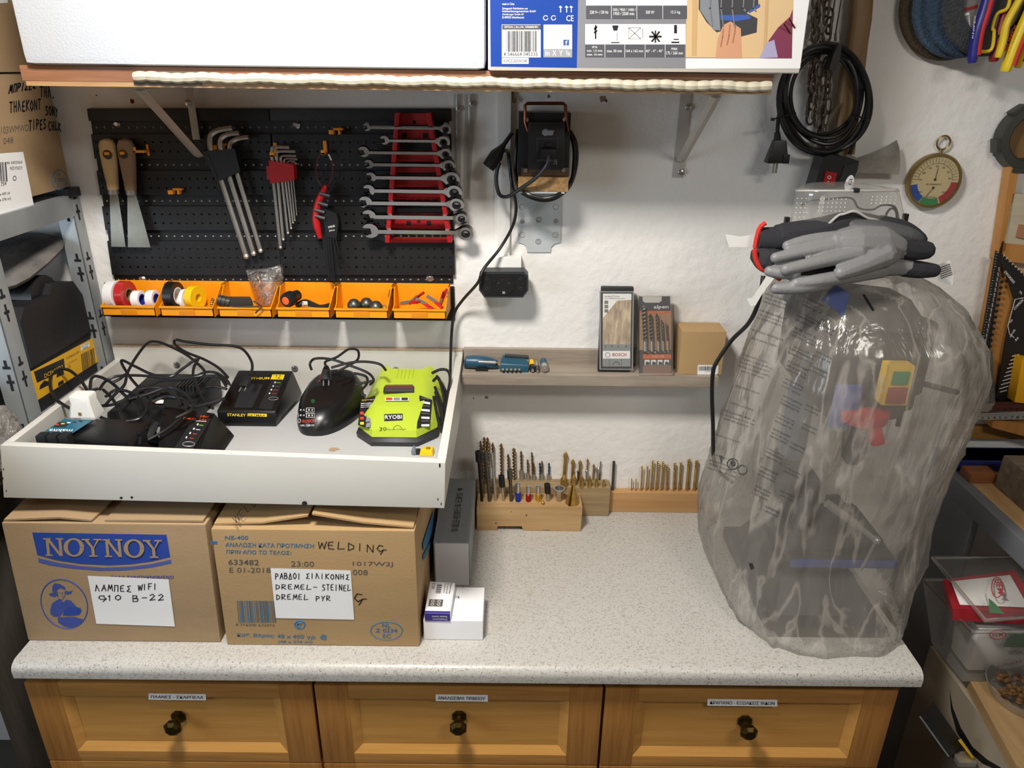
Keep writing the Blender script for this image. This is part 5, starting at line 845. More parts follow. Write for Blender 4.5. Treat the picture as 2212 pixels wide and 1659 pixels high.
c = P(*k2(1840, 1055), z=trayz(-.17, -.34)+.004); t = thing('yellow_clip', 'yellow plastic knob with a dark end lying behind the tray front', 'knob', c-V((0, 0, .004))); part(MB(YEL).hexa([c+V(q) for q in ((-.016, -.012, -.004), (.014, -.012, -.004), (.016, .012, -.004), (-.01, .014, -.004), (-.013, -.009, .009), (.012, -.009, .009), (.013, .01, .009), (-.008, .01, .009))], .003), 'body', t); part(MB(BRASS).ring(c+V((.003, 0, .009)), Z3, .002, .005, .001, 14), 'insert', t); part(MB(BLK).box(c+V((-.024, -.006, -.004)), c+V((-.014, .006, .006)), .002), 'end', t)
# ---------------------------------------------------------------- middle of the wall: duct, transformer, socket
def k3(x, y): return (980+x/3.19, 160+y/3.19)
CLR = film('clear_strip', '#d9d6d0', .8, .25, .1, 30, (1, 1, 1), .08)
for i, (q, s, l) in enumerate((((2, 140, 48, 820), (32, 237), 'clear plastic strip screwed to the wall next to the pegboard'), ((72, 140, 155, 860), (125, 203), 'clear tapered plastic strip screwed to the wall near the cable duct'))):
    pl = Pl((0, -.004, 0), FRONT); b = MB(CLR); x0, y0, x1, y1 = q; e = 24*i
    t = thing('clear_strip', l, 'strip', P(*k3(x0, y1), y=0), 'clear plastic strips')
    b.prism([pl(*k3(x0, y0)), pl(*k3(x1, y0)), pl(*k3(x1-e*2, y1)), pl(*k3(x0+e*.2, y1))], (0, .003, 0)); pq = [pl(*k3(x0+(x1-x0)*.45, y0)), pl(*k3(x0+(x1-x0)*.45, y1))]; b.tube([p+V((0, -.002, 0)) for p in pq], .003, 8); part(b, 'strip_body', t)
    part(MB(mat('screw_zinc', '#b9b4ab', .4, .8)).lathe([(.0062, 0), (.006, .0015), (.004, .003), (0, .003)], P(*k3(*s), y=-.006), FRONT, 14).m(INK).cbox(P(*k3(*s), y=-.0092), (.005, .0004, .0012)).cbox(P(*k3(*s), y=-.0092), (.0012, .0004, .005)), 'screw', t)
a, c = P(*k3(302, 130), y=-.012), P(*k3(385, 1260), y=-.012)
MB(WPL).box((a.x, -.014, c.z), (c.x, -.001, zs0-.0005), .001).box((a.x-.006, -.006, c.z), (a.x, -.001, zs0-.0005)).thing('cable_duct', 'white plastic cable duct running up the wall to the shelf', 'cable duct')
t = thing('wall_socket', 'white surface wall socket behind the black adapter', 'socket', P(*k3(348, 1345), y=0)); a, c = P(*k3(235, 1262), y=-.03), P(*k3(465, 1400), y=-.03); part(MB(WPL).box((a.x, -.03, c.z-.03), (c.x, -.001, a.z), .003), 'socket_box', t)
t = thing('socket_adapter', 'black three-way socket adapter plugged into the white wall socket', 'socket adapter', P(*k3(345, 1540), y=-.05)); pl = Pl((0, -.072, 0), FRONT)
sh = [(205, 1362), (485, 1362), (515, 1392), (515, 1490), (478, 1540), (212, 1540), (175, 1490), (175, 1392)]
part(MB(DGR).prism([pl(*k3(*p)) for p in sh], (0, .04, 0)), 'body', t); b = MB(BLK); b.pp(pl, [k3(*p) for p in [(212, 1378), (478, 1378), (502, 1402), (502, 1486), (470, 1530), (218, 1530), (188, 1486), (188, 1402)]], .0006); part(b, 'face', t)
c = P(*k3(345, 1455), y=-.0728); part(MB(BLK2).ring(c, FRONT, .0205, .0235, .0015, 28).m(mat('socket_well', '#060607', .6)).ring(c, FRONT, 0, .0203, .0003, 24).m(GALV).box(c+V((-.003, -.001, -.0235)), c+V((.003, 0, -.0145))), 'round_socket', t)
for x in (308, 380): part(MB(MT['socket_well']).cyl(P(*k3(x, 1442), y=-.0732), P(*k3(x, 1442), y=-.0738), .0026, 12), 'pin_hole', t)
for x in (228, 462):
    b = MB(MT['socket_well']); b.pp(pl, [k3(x+p, q) for p, q in ((-18, 1392), (18, 1392), (32, 1415), (32, 1490), (12, 1520), (-12, 1520), (-32, 1490), (-32, 1415))], .0012); b.m(DGR).ring(P(*k3(x, 1410), y=-.0735), FRONT, .0022, .0038, .0006, 12).ring(P(*k3(x, 1478), y=-.0735), FRONT, .0022, .0038, .0006, 12); part(b, 'flat_socket', t)
t = thing('mounting_plate', 'galvanised perforated steel bracket below the black transformer', 'bracket', P(*k3(590, 1228), y=0)); pl = Pl((0, -.003, 0), FRONT)
out = [(443, 830), (740, 830), (738, 1160), (695, 1170), (672, 1190), (668, 1228), (506, 1228), (500, 1190), (480, 1170), (443, 1160)]
zbk = P(*k3(600, 812), y=-.105).z; part(MB(mat('plate_zinc', '#bfc4c6', .45, .1, var=.1, sc=25)).prism([pl(*k3(*p)) for p in out], (0, .002, 0)).box((P(*k3(445, 900), y=-.003).x, -.105, zbk-.003), (P(*k3(740, 900), y=-.003).x, -.003, zbk)), 'plate', t)
for i, (x, y) in enumerate(((472, 915), (703, 915), (587, 1003), (472, 1108), (700, 1108), (583, 1155))): part(MB(mat('hole_plaster', '#dcd9d4', .85)).ring(P(*k3(x, y), y=-.0031), FRONT, 0, .006, .0003, 16).m(DST).ring(P(*k3(x, y), y=-.0031), FRONT, .006, .0066, .0006, 16), 'hole', t)
for x, y in ((472, 1015), (703, 1012)): part(MB(MT['screw_zinc']).lathe([(.0055, 0), (.005, .0015), (0, .002)], P(*k3(x, y), y=-.0032), FRONT, 12), 'screw', t)
zt3 = P(*k3(600, 712), y=-.105).z; xa, xb = P(*k3(445, 760), y=-.105).x, P(*k3(790, 760), y=-.105).x
MB(mat('chipboard_edge', '#b08a5a', .85, var=.45, sc=150)).box((xa, -.105, zbk+.0005), (xb, -.005, zt3), .001).thing('chipboard_block', 'small chipboard block between the steel bracket and the transformer', 'block')
t = thing('transformer', 'black voltage transformer with a copper carrying handle on a chipboard block', 'transformer', ((xa+xb)/2, -.06, zt3+.0006)); TB = mat('transformer_black', '#1d1d1f', .4)
za = P(*k3(600, 264), y=-.085).z; xa, xb = P(*k3(445, 500), y=-.085).x, P(*k3(800, 500), y=-.085).x; z0 = zt3+.0008
part(MB(TB).box((xa, -.086, z0), (xb, -.02, za), .002), 'core', t)
c0, c1 = P(*k3(510, 660), y=-.118), P(*k3(770, 330), y=-.118); part(MB(TB).box((c0.x, -.118, c0.z), (c1.x, -.086, c1.z), .007), 'front_cover', t)
b = MB(mat('bronze_flange', '#8a7564', .25, .9)); b.box((P(*k3(465, 700), y=-.09).x, -.0905, z0), (P(*k3(795, 700), y=-.09).x, -.0865, P(*k3(600, 645), y=-.09).z), .001); part(b, 'flange', t)
for x, y in ((500, 315), (765, 315), (495, 665), (757, 662)): part(MB(MT['bronze_flange']).ring(P(*k3(x, y), y=-.0915), FRONT, 0, .0062, .003, 6).m(CHROME).ring(P(*k3(x, y), y=-.0945), FRONT, .001, .004, .0015, 12), 'bolt', t)
hp = [P(*k3(*p), y=-.096) for p in ((512, 395), (492, 330), (492, 215), (508, 202), (755, 202), (770, 215), (776, 330), (786, 395))]; part(MB(mat('copper_handle', '#7a4a36', .28, 1)).tube(hp, .0034, 8), 'handle', t)
pl = Pl((0, -.1185, 0), FRONT); b = MB(DGR).pp(pl, [k3(*p) for p in ((570, 440), (725, 440), (725, 568), (570, 568))], .0004).m(TB).pp(pl, [k3(*p) for p in ((580, 450), (715, 450), (715, 560), (580, 560))], .0008).m(mat('print_grey', '#c9c9c6', .5)).pp(pl, [k3(632+24*math.cos(a), 402+24*math.sin(a)) for a in [-i*math.pi/8 for i in range(16)]], .0006).pp(pl, [k3(*p) for p in ((648, 422), (682, 422), (692, 388), (655, 388))], .0008)
b.ptxt('OUTPUT MAX 100W 230V', lambda x, y: pl(x, y, .0006), k3(572, 602), k3(714, 600), k3(572, 590)).ptxt('CE', lambda x, y: pl(x, y, .0006), k3(688, 622), k3(714, 621), k3(688, 602), .01); part(b, 'printed_marks', t)
c = P(*k3(652, 540), y=-.121); part(MB(BLK).hexa([c+V(q) for q in ((-.016, -.02, -.01), (.016, -.02, -.01), (.017, 0, -.013), (-.017, 0, -.013), (-.014, -.02, .008), (.014, -.02, .008), (.017, 0, .011), (-.017, 0, .011))], .002).box(c+V((-.006, -.004, .012)), c+V((.006, .002, .02))), 'plug', t)
CB = mat('cable_black', '#151516', .4)
def cab(pts, r, name='cable', k=k3, lab=None, par=None, n=8): part(MB(CB).tube(spl([P(*k(*p[:2]), y=p[2]) for p in pts], 7), r, n), name, par or t, lab)
cab(((655, 560, -.14), (640, 630, -.145), (560, 720, -.13), (460, 790, -.11), (370, 845, -.09), (315, 828, -.07), (294, 740, -.06), (300, 660, -.06), (318, 610, -.06)), .0042, 'output_lead')
for dr, dy in ((0, -.03), (16, -.038)): cab(((440, 380, -.022), (430, 500+dr, dy), (425, 640, dy), (440, 760-dr, dy), (490, 830-dr, dy-.07), (610, 870-dr, dy-.075), (720, 845-dr, dy-.07), (805, 760-dr, dy-.01), (845-dr, 620, dy), (842-dr, 480, dy), (800-dr, 390, -.022)), .0042, 'coiled_lead')
cab(((345, 530, -.045), (372, 535, -.045), (382, 600, -.045), (398, 740, -.05), (415, 820, -.06), (430, 930, -.05), (405, 1050, -.04), (320, 1200, -.045), (205, 1345, -.08), (165, 1440, -.085), (60, 1560, -.04), (5, 1650, -.035), (-15, 1800, -.05), (-22, 2000, -.07), (-28, 2250, -.09), (-40, 2420, -.1)), .0036, 'mains_lead')
a = P(*k3(385, 430), y=-.045); c = P(*k3(275, 590), y=-.05); d = (c-a).normalized(); part(MB(BLK).tube([a-d*.01, a+d*.02, a+d*.03, c-d*.012, c+d*.02], [.006, .0075, .012, .022, .021], 8, flat=.7).m(STEEL).cyl(P(*k3(328, 660), y=-.06), P(*k3(350, 712), y=-.06), .0022, 8), 'mains_plug', t)
MB(mat('brass_hook', '#6a4c22', .4, .8)).tube(spl([(p.x, p.y, p.z) for p in [P(*k3(x, y), y=v) for x, y, v in ((410, 120, -.004), (408, 160, -.012), (412, 195, -.012), (424, 190, -.012), (424, 165, -.012))]]), .0013, 6).thing('cup_hook', 'small brass hook on the wall just below the shelf edge', 'hook')
# ---------------------------------------------------------------- narrow wooden ledge and what stands on it
def k4(x, y): return (960+x/3.456, 600+y/3.456)
OAKG = wood('grey_oak_laminate', '#a69a8c', '#8a7e71', 0, 7, 12, .5)
yl = -.09; a, c = P(*k4(125, 725), y=yl), P(*k4(2050, 738), y=yl); zsf = (a.z+c.z)/2; zlo = (P(*k4(125, 805), y=yl).z+P(*k4(2050, 810), y=yl).z)/2; zup = P(*k4(600, 533), y=-.014).z
t = thing('wall_ledge', 'narrow grey oak wall ledge holding the drill bit packs', 'ledge', ((a.x+c.x)/2, -.045, zlo)); part(MB(OAKG).box((a.x, yl, zlo), (c.x, -.001, zsf), .001), 'ledge_board', t); part(MB(OAKG).box((a.x+.002, -.015, zsf), (P(*k4(1720, 600), y=-.014).x, -.001, zup), .001), 'back_board', t)
for x, y in ((502, 592),): part(MB(BRASS).lathe([(.0045, 0), (.004, .001), (0, .001)], P(*k4(x, y), y=-.0153), FRONT, 12), 'screw', t)
zsf += .0006; MK = mat('tool_teal', '#1d4a60', .38)
def lp(x, y, yy): return P(*k4(x, y), y=yy)
t = thing('hand_screwdriver', 'teal blue folding screwdriver lying at the start of the wooden ledge', 'screwdriver', lp(270, 720, -.05)); y = -.05
part(MB(MK).loft([[V((lp(x, 660, y).x, y+math.cos(k)*w, zsf+.0165*h+math.sin(k)*.0165*h)) for k in [i*math.pi/7 for i in range(14)]] for x, w, h in ((150, .008, .7), (165, .014, .95), (230, .018, 1.0), (300, .017, .95), (360, .014, .8), (400, .01, .6))]), 'handle', t)
part(MB(CHROME).cyl(lp(255, 628, y-.014), lp(382, 634, y-.014), .0042, 12).m(BRASS).cyl(lp(382, 634, y-.014), lp(412, 637, y-.014), .0024, 8), 'bit_holder', t); part(MB(BLK).ring(lp(280, 706, y-.018), FRONT, .004, .016, .002, 20), 'thumb_wheel', t)
t = thing('bit_case', 'teal and black bit case with five short bits next to the screwdriver', 'bit case', lp(520, 720, -.06)); xa, xb = lp(415, 680, -.05).x, lp(625, 680, -.05).x
part(MB(MK).hexa([(xa, -.075, zsf), (xb, -.075, zsf), (xb, -.035, zsf), (xa, -.035, zsf), (xa, -.07, zsf+.02), (xb, -.07, zsf+.017), (xb-.006, -.04, zsf+.03), (xa+.006, -.04, zsf+.032)], .003), 'base', t); part(MB(BLK).hexa([(xa+.01, -.05, zsf+.026), (xb+.002, -.05, zsf+.024), (xb+.002, -.034, zsf+.024), (xa+.01, -.034, zsf+.026), (xa+.012, -.048, zsf+.034), (xb, -.048, zsf+.03), (xb, -.036, zsf+.03), (xa+.012, -.036, zsf+.034)], .002), 'lid', t)
for i in range(5): part(MB(STEEL).cyl(lp(436+31*i, 686, -.072), lp(436+31*i, 686, -.084), .0032, 6).m(BRASS).cyl(lp(436+31*i, 686, -.084), lp(436+31*i, 686, -.087), .0026, 8), 'bit', t)
for x, m1, m2, w, l in ((657, YEL, BLK, .0075, 'yellow and black bit holder lying beside the bit case'), (695, STEEL, DST, .0055, 'plain steel bit holder between the yellow and blue ones'), (748, MK, STEEL, .0095, 'blue collared bit holder last in the row on the ledge')):
    q0 = lp(x, 712, -.075); q0.z = zsf+w; q1 = q0+V((-.002, .04, .006)); t = thing('bit_holder', l, 'bit holder', V((q0.x, -.06, zsf)), 'loose bit holders'); part(MB(m2).cyl(q0, q0.lerp(q1, .4), w*.96, 12).m(m1).cyl(q0.lerp(q1, .4), q1, w, 12, w*.8), 'sleeve', t); part(MB(STEEL).cyl(q0+V((0, -.006, -.001)), q0, w*.5, 6), 'tip', t)
# bit set case with a window
t = thing('bit_set_case', 'black framed drill bit case with a clear window leaning on the wall', 'case', lp(1285, 700, -.055)); y = -.055
a, c = lp(1140, 700, y), lp(1425, 88, y); a.z = zsf; lean = .03
def sk(v): return v+V((0, (v.z-zsf)/(c.z-zsf)*lean, 0))
b = MB(mat('case_frame', '#202022', .5)).hexa([sk(V(q)) for q in ((a.x, y-.012, a.z), (c.x, y-.012, a.z), (c.x, y+.003, a.z), (a.x, y+.003, a.z), (a.x, y-.012, c.z), (c.x, y-.012, c.z), (c.x, y+.003, c.z), (a.x, y+.003, c.z))], .004); part(b, 'frame', t)
pl = Pl(V((0, y-.0123, zsf)), V((0, -(c.z-zsf), lean))); L = lambda d: (lambda x, yy: pl(x, yy, d)); b = MB(mat('insert_photo', '#e2cdb0', .3, var=.35, sc=30, st=(3, 1, .6), h2='#8d7a68')).pp(pl, [k4(*p) for p in ((1182, 118), (1395, 118), (1388, 660), (1180, 660))], .0006)
b.m(WHT).pp(pl, [k4(*p) for p in ((1184, 118), (1396, 118), (1396, 165), (1290, 170), (1184, 300))], .001); b.m(mat('label_grey', '#7d7872')).ptxt('ROBUSTLine', L(.0014), k4(1195, 145), k4(1305, 143), k4(1195, 133), .01).ptxt('CYL-9 MultiConstruction', L(.0014), k4(1195, 159), k4(1348, 158), k4(1195, 149), .005)
for i in range(3): b.m(mat('label_grey')).pp(pl, [k4(*p) for p in ((1194, 170+32*i), (1222, 170+32*i), (1222, 195+32*i), (1194, 195+32*i))], .0014)
b.m(GALV).pp(pl, [k4(*p) for p in ((1182, 495), (1388, 497), (1388, 662), (1180, 662))], .0014).m(WHT).pp(pl, [k4(*p) for p in ((1182, 545), (1385, 545), (1385, 602), (1182, 602))], .002); b.m(RED).ptxt('BOSCH', L(.0026), k4(1254, 584), k4(1358, 584), k4(1254, 560), .03); b.m(GALV).tube([pl(*k4(1218+17*math.cos(q), 574+17*math.sin(q)), .0024) for q in [i*math.pi/8 for i in range(17)]], .0008, 4)
for s, x in (('4', 1198), ('5', 1245), ('6', 1293), ('8', 1352)): b.m(INK).ptxt(s, L(.002), k4(x, 518), k4(x+9, 518), k4(x, 504), .01)
b.m(DST).tube([pl(*k4(1282+24*math.cos(q), 650+24*math.sin(q)), .002) for q in [i*math.pi/8 for i in range(8, 17)]], .0008, 4)
for x in (1228, 1320): b.pp(pl, [k4(*p) for p in ((x, 606), (x+2, 606), (x+2, 660), (x, 660))], .002)
part(b, 'insert_card', t); b = MB(film('clear_window', '#dedad4', .9, .08, .02, 10, (1, 1, 1), .15)); b.pp(pl, [k4(*p) for p in ((1165, 105), (1408, 105), (1402, 682), (1162, 682))], .004); part(b, 'window', t)
for q in (((1158, 100), (1412, 100), (1412, 108), (1158, 108)), ((1158, 676), (1404, 678), (1404, 686), (1158, 684)), ((1158, 104), (1168, 104), (1166, 680), (1156, 680)), ((1404, 104), (1412, 104), (1406, 682), (1398, 682))): part(MB(GALV).prism([pl(*k4(*p), .001) for p in q], pl.n*.003), 'window_rim', t)
# blister pack of five wood drills
t = thing('drill_bit_pack', 'clear blister pack of five dark wood drill bits beside the brown box', 'blister pack', lp(1575, 725, -.06)); y = -.07; zc = lp(1575, 130, y).z; lean = .05
def sk2(x, yy, d=0):
    v = lp(x, yy, y); return V((v.x, y+(max(v.z, zsf)-zsf)/(zc-zsf)*lean-d, max(v.z, zsf)))
pl = Pl(sk2(1575, 722), V((0, -(zc-zsf), lean))); Q = lambda *pts: [k4(*p) for p in pts]; CN = mat('pack_navy', '#20223a', .35); CO = mat('pack_orange', '#d9621f', .4)
b = MB(CN); b.prism([pl(*k4(*p), 0) for p in ((1450, 718), (1455, 140), (1685, 138), (1695, 718))], (0, .0008, 0)); b.m(CO).pp(pl, Q((1456, 247), (1690, 247), (1690, 266), (1456, 266)), .0005).m(mat('pack_wood', '#b98e63', .4, var=.2, sc=20, st=(6, 6, 1))).pp(pl, Q((1456, 266), (1690, 266), (1692, 540), (1452, 540)), .0005)
b.m(CO).pp(pl, Q((1482, 570), (1692, 570), (1692, 605), (1482, 605)), .0008).m(mat('pack_copper', '#b58a7a', .25, .6)).pp(pl, Q((1480, 655), (1692, 655), (1692, 715), (1480, 715)), .0008); b.m(WHT)
for i in range(4): b.m(WHT).pp(pl, Q((1494+48*i, 612), (1532+48*i, 612), (1532+48*i, 652), (1494+48*i, 652)), .0009).m(DST).pp(pl, Q((1500+48*i, 650), (1530+48*i, 650), (1530+48*i, 632), (1506+48*i, 624)), .0012)
b.m(WHT).ptxt('alpen', lambda x, yy: pl(x, yy, .001), k4(1562, 238), k4(1672, 236), k4(1562, 205), .02)
for s, x in (('10', 1512), ('8', 1563), ('6', 1602), ('5', 1637), ('4', 1667)): b.ptxt(s, lambda x_, yy: pl(x_, yy, .001), k4(x, 561), k4(x+14, 561), k4(x, 549), .01)
b.m(mat('pack_pale', '#eab28a')).ptxt('HOLZ TIMB.', lambda x, yy: pl(x, yy, .0014), k4(1552, 594), k4(1640, 594), k4(1552, 580), .01)
for i in range(3): b.m(YEL).ring(pl(*k4(1598+20*i, 256), .001), FRONT, 0, .0012, .0002, 6)
part(b, 'card', t); b = MB(mat('hang_slot_white', '#d8d6d2', .5)).pp(pl, Q((1478, 140), (1622, 140), (1620, 175), (1600, 186), (1500, 186), (1480, 175)), .0009); part(b, 'hang_slot', t)
for x, y0, y1, r in ((1483, 205, 540, .0058), (1532, 265, 540, .0048), (1580, 262, 540, .0037), (1616, 312, 540, .0031), (1650, 328, 540, .0026)): o = part(MB(DST).twist(pl(*k4(x+12, y1-70), .009), pl(*k4(x, y0), .009), r, (y1-y0)/75, .45).m(CHROME).cyl(pl(*k4(x+14, y1+6), .009), pl(*k4(x+12, y1-72), .009), r*.8, 10), 'drill_bit', t)
b = MB(MT['clear_window']); b.loft([[pl(*k4(*p), d) for p in ((1447, 722), (1450, 132), (1690, 130), (1698, 722))] for d in (.001, .017)]); part(b, 'blister', t)
y = -.075; a, c = lp(1742, 740, y), lp(2108, 405, y); yb = -.004; t = thing('brown_box', 'plain brown cardboard box with a barcode sticker at the end of the ledge', 'box', V(((a.x+c.x)/2, -.04, zsf)))
part(MB(mat('brown_card', '#b39366', .75, bump=.05, bsc=150)).box((a.x, y, zsf), (c.x, yb, c.z), .001), 'box_body', t); pl = Pl((0, y, 0), FRONT); b = MB(WHT); b.pp(pl, [k4(*p) for p in ((1888, 722), (2030, 722), (2042, 712), (2045, 660), (2035, 652), (1895, 650), (1890, 660))], .0004); b.m(INK); x = 1898.0; random.seed(4)
while x < 2010: w = random.choice((2, 3, 5)); b.pp(pl, [k4(*p) for p in ((x, 692), (x+w, 692), (x+w, 660), (x, 660))], .0008); x += w+random.choice((2, 3, 4))
b.ptxt('X0023K8Q', lambda x, yy: pl(x, yy, .0008), k4(1945, 702), k4(1990, 702), k4(1945, 696)); part(b, 'barcode_sticker', t)
# ---------------------------------------------------------------- drill bit stands on the worktop
def kb(x, y): return (990+x/4.02, 920+y/4.02)
BEECH = wood('bit_block_wood', '#c4a274', '#a68458', 0, 3, 12, .6); AGED = wood('bit_block_aged', '#a8906c', '#86714f', 0, 4, 12, .65); SPR = wood('spruce_strip', '#c49e6e', '#b38452', 0, 3, 14, .55)
y0 = -.118; a, c = P(*kb(160, 915), y=y0), P(*kb(1075, 915), y=y0); z1 = P(*kb(600, 708), y=y0).z; f = lambda x, y: (P(*kb(x, y), y=y0).x, y0, max(zt+.0005, P(*kb(x, y), y=y0).z))
b = MB(BEECH); prof = [f(160, 920), f(338, 920), f(340, 872), f(550, 872), f(565, 920), f(720, 920), f(740, 906), f(785, 905), f(808, 920), f(1060, 920), f(1078, 712), f(1065, 706), f(160, 706)]
for v in prof[:2]+prof[4:6]+prof[8:10]: pass
prof = [(x, y, zt+.0005 if i in (0, 1, 4, 5, 8, 9) else z) for i, (x, y, z) in enumerate(prof)]
b.prism(prof, (0, .068, 0)); pl = Pl((0, y0, 0), FRONT); b.m(mat('knot', '#4a2c17', .8))
for x, y, r in ((592, 775, .0022), (328, 845, .002), (460, 745, .0012)): b.ring(pl(*kb(x, y)), FRONT, 0, r, .0003, 10)
b.thing('bit_stand', 'front wooden bit stand with notches cut under it and a step drill on top', 'bit stand')
y1 = -.047; zr = P(*kb(1310, 538), y=y1).z; a = P(*kb(160, 600), y=y1); c = P(*kb(1316, 640), y=y1)
MB(AGED).box((a.x, y1, zt+.0005), (c.x, -.002, zr), .004).thing('bit_stand', 'taller aged wooden bit stand behind the notched one', 'bit stand')
y2 = -.026; zs2 = P(*kb(1700, 585), y=y2).z; MB(SPR).box((c.x+.001, y2, zt+.0005), (P(*kb(2096, 650), y=y2).x, -.002, zs2), .001).thing('bit_stand', 'low spruce strip along the wall holding a row of saw drill bits', 'bit stand')
def std(base, tip, zb_, lim):
    p = P(*kb(*base), z=zb_); yy = min(lim[1], max(lim[0], p.y)); q = P(*kb(*base), y=yy); q.z = zb_-.002; e = P(*kb(*tip), y=yy); return q, e
FR, RE, ST = (z1, (-.112, -.055)), (zr, (-.042, -.008)), (zs2, (-.022, -.006))
def bitobj(b, name, q, label, cat, grp): tag(b.build(name, None, q), label, cat, grp)
kB = 1/4.02/930
for i, (bx, by, tx, ty, l) in enumerate(((205, 650, 172, 222, 'nut driver with a black collar at the corner of the front stand'), (272, 650, 237, 225, 'thick grey socket bit second along the front stand'), (325, 648, 292, 238, 'slim bright steel shaft third along the front stand'), (392, 650, 374, 432, 'short nut driver with a black magnetic cap on the front stand'), (460, 652, 447, 378, 'grey stepped socket bit before the blue banded one'))):
    q, e = std((bx, by), (tx, ty), *FR); d = (e-q); n = d.length; ax = d/n; m1, r1, m2, r2, s = ((BLK2, .0078, mat('shaft_dark', '#2a2a2b', .35, .8), .0036, .8), (DST, .0072, DST, .0048, .8), (STEEL, .0042, STEEL, .0036, .7), (BLK2, .0078, STEEL, .0038, .58), (DST, .007, DST, .0046, .7))[i]
    t = thing('nut_driver', l, 'nut driver', q, 'nut drivers'); part(MB(m2).cyl(q, q+ax*n*s, r2, 12), 'shaft', t); part(MB(m1).lathe([(r2, 0), (r1, .001), (r1, n*(1-s)), (r1*.6, n*(1-s)), (r1*.6, n*(1-s)-.004), (0, n*(1-s)-.004)], q+ax*n*s, ax, 14), 'socket', t)
for bx, by, tx, ty, m_, l in ((520, 652, 517, 484, mat('band_blue', '#1e3fae', .3, .5), 'bit holder with a shiny blue band'), (610, 652, 608, 514, mat('band_red', '#a31d26', .3, .5), 'bit holder with a shiny red band'), (695, 652, 692, 508, mat('band_gold', '#caa02c', .3, .6), 'bit holder with a gold band')):
    q, e = std((bx, by), (tx, ty), *FR); ax = (e-q).normalized(); n = (e-q).length; t = thing('bit_holder', l+' on the front stand', 'bit holder', q, 'banded bit holders'); part(MB(m_).lathe([(.0062, 0), (.0072, .002), (.0072, n*.2), (.0064, n*.24), (.0072, n*.28), (.0072, n*.44), (.006, n*.47)], q, ax, 16), 'band', t); part(MB(CHROME).lathe([(.0055, 0), (.0058, n*.4), (.005, n*.48), (.003, n*.5), (0, n*.5)], q+ax*n*.47, ax, 16), 'tip', t)
q, e = std((735, 684), (740, 635), *FR); bitobj(MB(BRASS).lathe([(.0035, 0), (.0042, .004), (.0042, .01), (.002, .012), (.002, .015)], q, Z3, 10), 'brass_bit', q, 'short brass bit standing in front of the gold banded holder', 'bit', None)
q, e = std((782, 655), (772, 505), *FR); ax = (e-q).normalized(); n = (e-q).length; t = thing('nut_driver', 'black capped nut driver next to the hollow steel cone', 'nut driver', q, 'nut drivers'); part(MB(STEEL).cyl(q, q+ax*n*.5, .0052, 12), 'shaft', t); part(MB(BLK2).lathe([(.006, 0), (.008, .001), (.008, n*.5), (.005, n*.5), (.005, n*.46), (0, n*.46)], q+ax*n*.5, ax, 14), 'socket', t)
q, e = std((872, 656), (866, 540), *FR); n = (e-q).length; t = thing('cone_countersink', 'hollow steel cone standing point down beside the step drill', 'countersink', q); part(MB(mat('cone_steel', '#b4afa6', .3, .9)).lathe([(.0052, 0), (.0125, n*.9), (.0155, n*.92), (.0155, n), (.0115, n), (.004, n*.2), (0, n*.2)], q, Z3, 24), 'cone', t)
q, e = std((990, 672), (992, 462), *FR); n = (e-q).length; pr_ = []
for i in range(11): r = .0185*(1-i/11.5); pr_ += [(r, n*.86*i/11), (r*.985, n*.86*(i+1)/11)]
bitobj(MB(BRASS).lathe(pr_+[(.001, n)], q, Z3, 22).m(mat('brass_dark', '#5c451c', .5, 1)).hexa([q+V(p) for p in ((-.012, -.0165, .002), (-.006, -.0185, .002), (-.006, -.013, .002), (-.012, -.012, .002), (-.003, -.006, n*.8), (-.001, -.0055, n*.8), (-.001, -.003, n*.8), (-.003, -.003, n*.8))]), 'step_drill', q, 'large brass step drill cone at the end of the front stand', 'step drill', None)
TW_ = mat('twist_bronze', '#8d7048', .34, .75, var=.3, sc=90); BLB = mat('blued_steel', '#4f6f98', .3, .9)
for i, (x, y, r, bx) in enumerate(((192, 128, .0035, 200), (225, 96, .0048, 232), (254, 98, .0046, 258), (298, 142, .0042, 305), (372, 150, .0044, 378), (432, 240, .0036, 440), (482, 190, .005, 490), (545, 215, .0034, 550), (602, 290, .003, 605), (638, 225, .0028, 646), (655, 320, .0027, 660), (708, 320, .003, 712), (727, 300, .0028, 727), (788, 320, .0028, 785))):
    q, e = std((bx, 468), (x, y), *RE); n = (e-q).length; sl = i in (7, 8, 10, 12, 13); b = MB(BLB if i in (11, 13) else TW_)
    if sl: b.m(STEEL).cyl(q, q.lerp(e, .35), r*1.9, 10).m(BLB if i == 13 else TW_)
    b.twist(q.lerp(e, .05), e, r, max(2.5, n/.022), .45); bitobj(b, 'twist_drill_bit', q, ('slim bronze twist bit at the back corner of the taller stand', 'tallest bronze twist bit at the corner of the taller stand', 'second tallest bronze twist bit beside the tallest one', 'bronze twist bit behind the slim bright shaft', 'tall bronze twist bit behind the short black capped driver', 'shorter bronze twist bit between two tall thick ones', 'thick bronze twist bit behind the grey stepped socket', 'twist bit in a steel sleeve behind the blue banded holder', 'short twist bit in a steel sleeve behind the red banded holder', 'slender tall twist bit behind the red banded holder', 'short slender sleeved twist bit behind the gold banded holder', 'blued steel twist bit in the taller stand', 'slender sleeved twist bit just beyond the blued bit', 'sleeved blue tipped twist bit last in the twist row')[i], 'drill bit', 'twist drill bits')
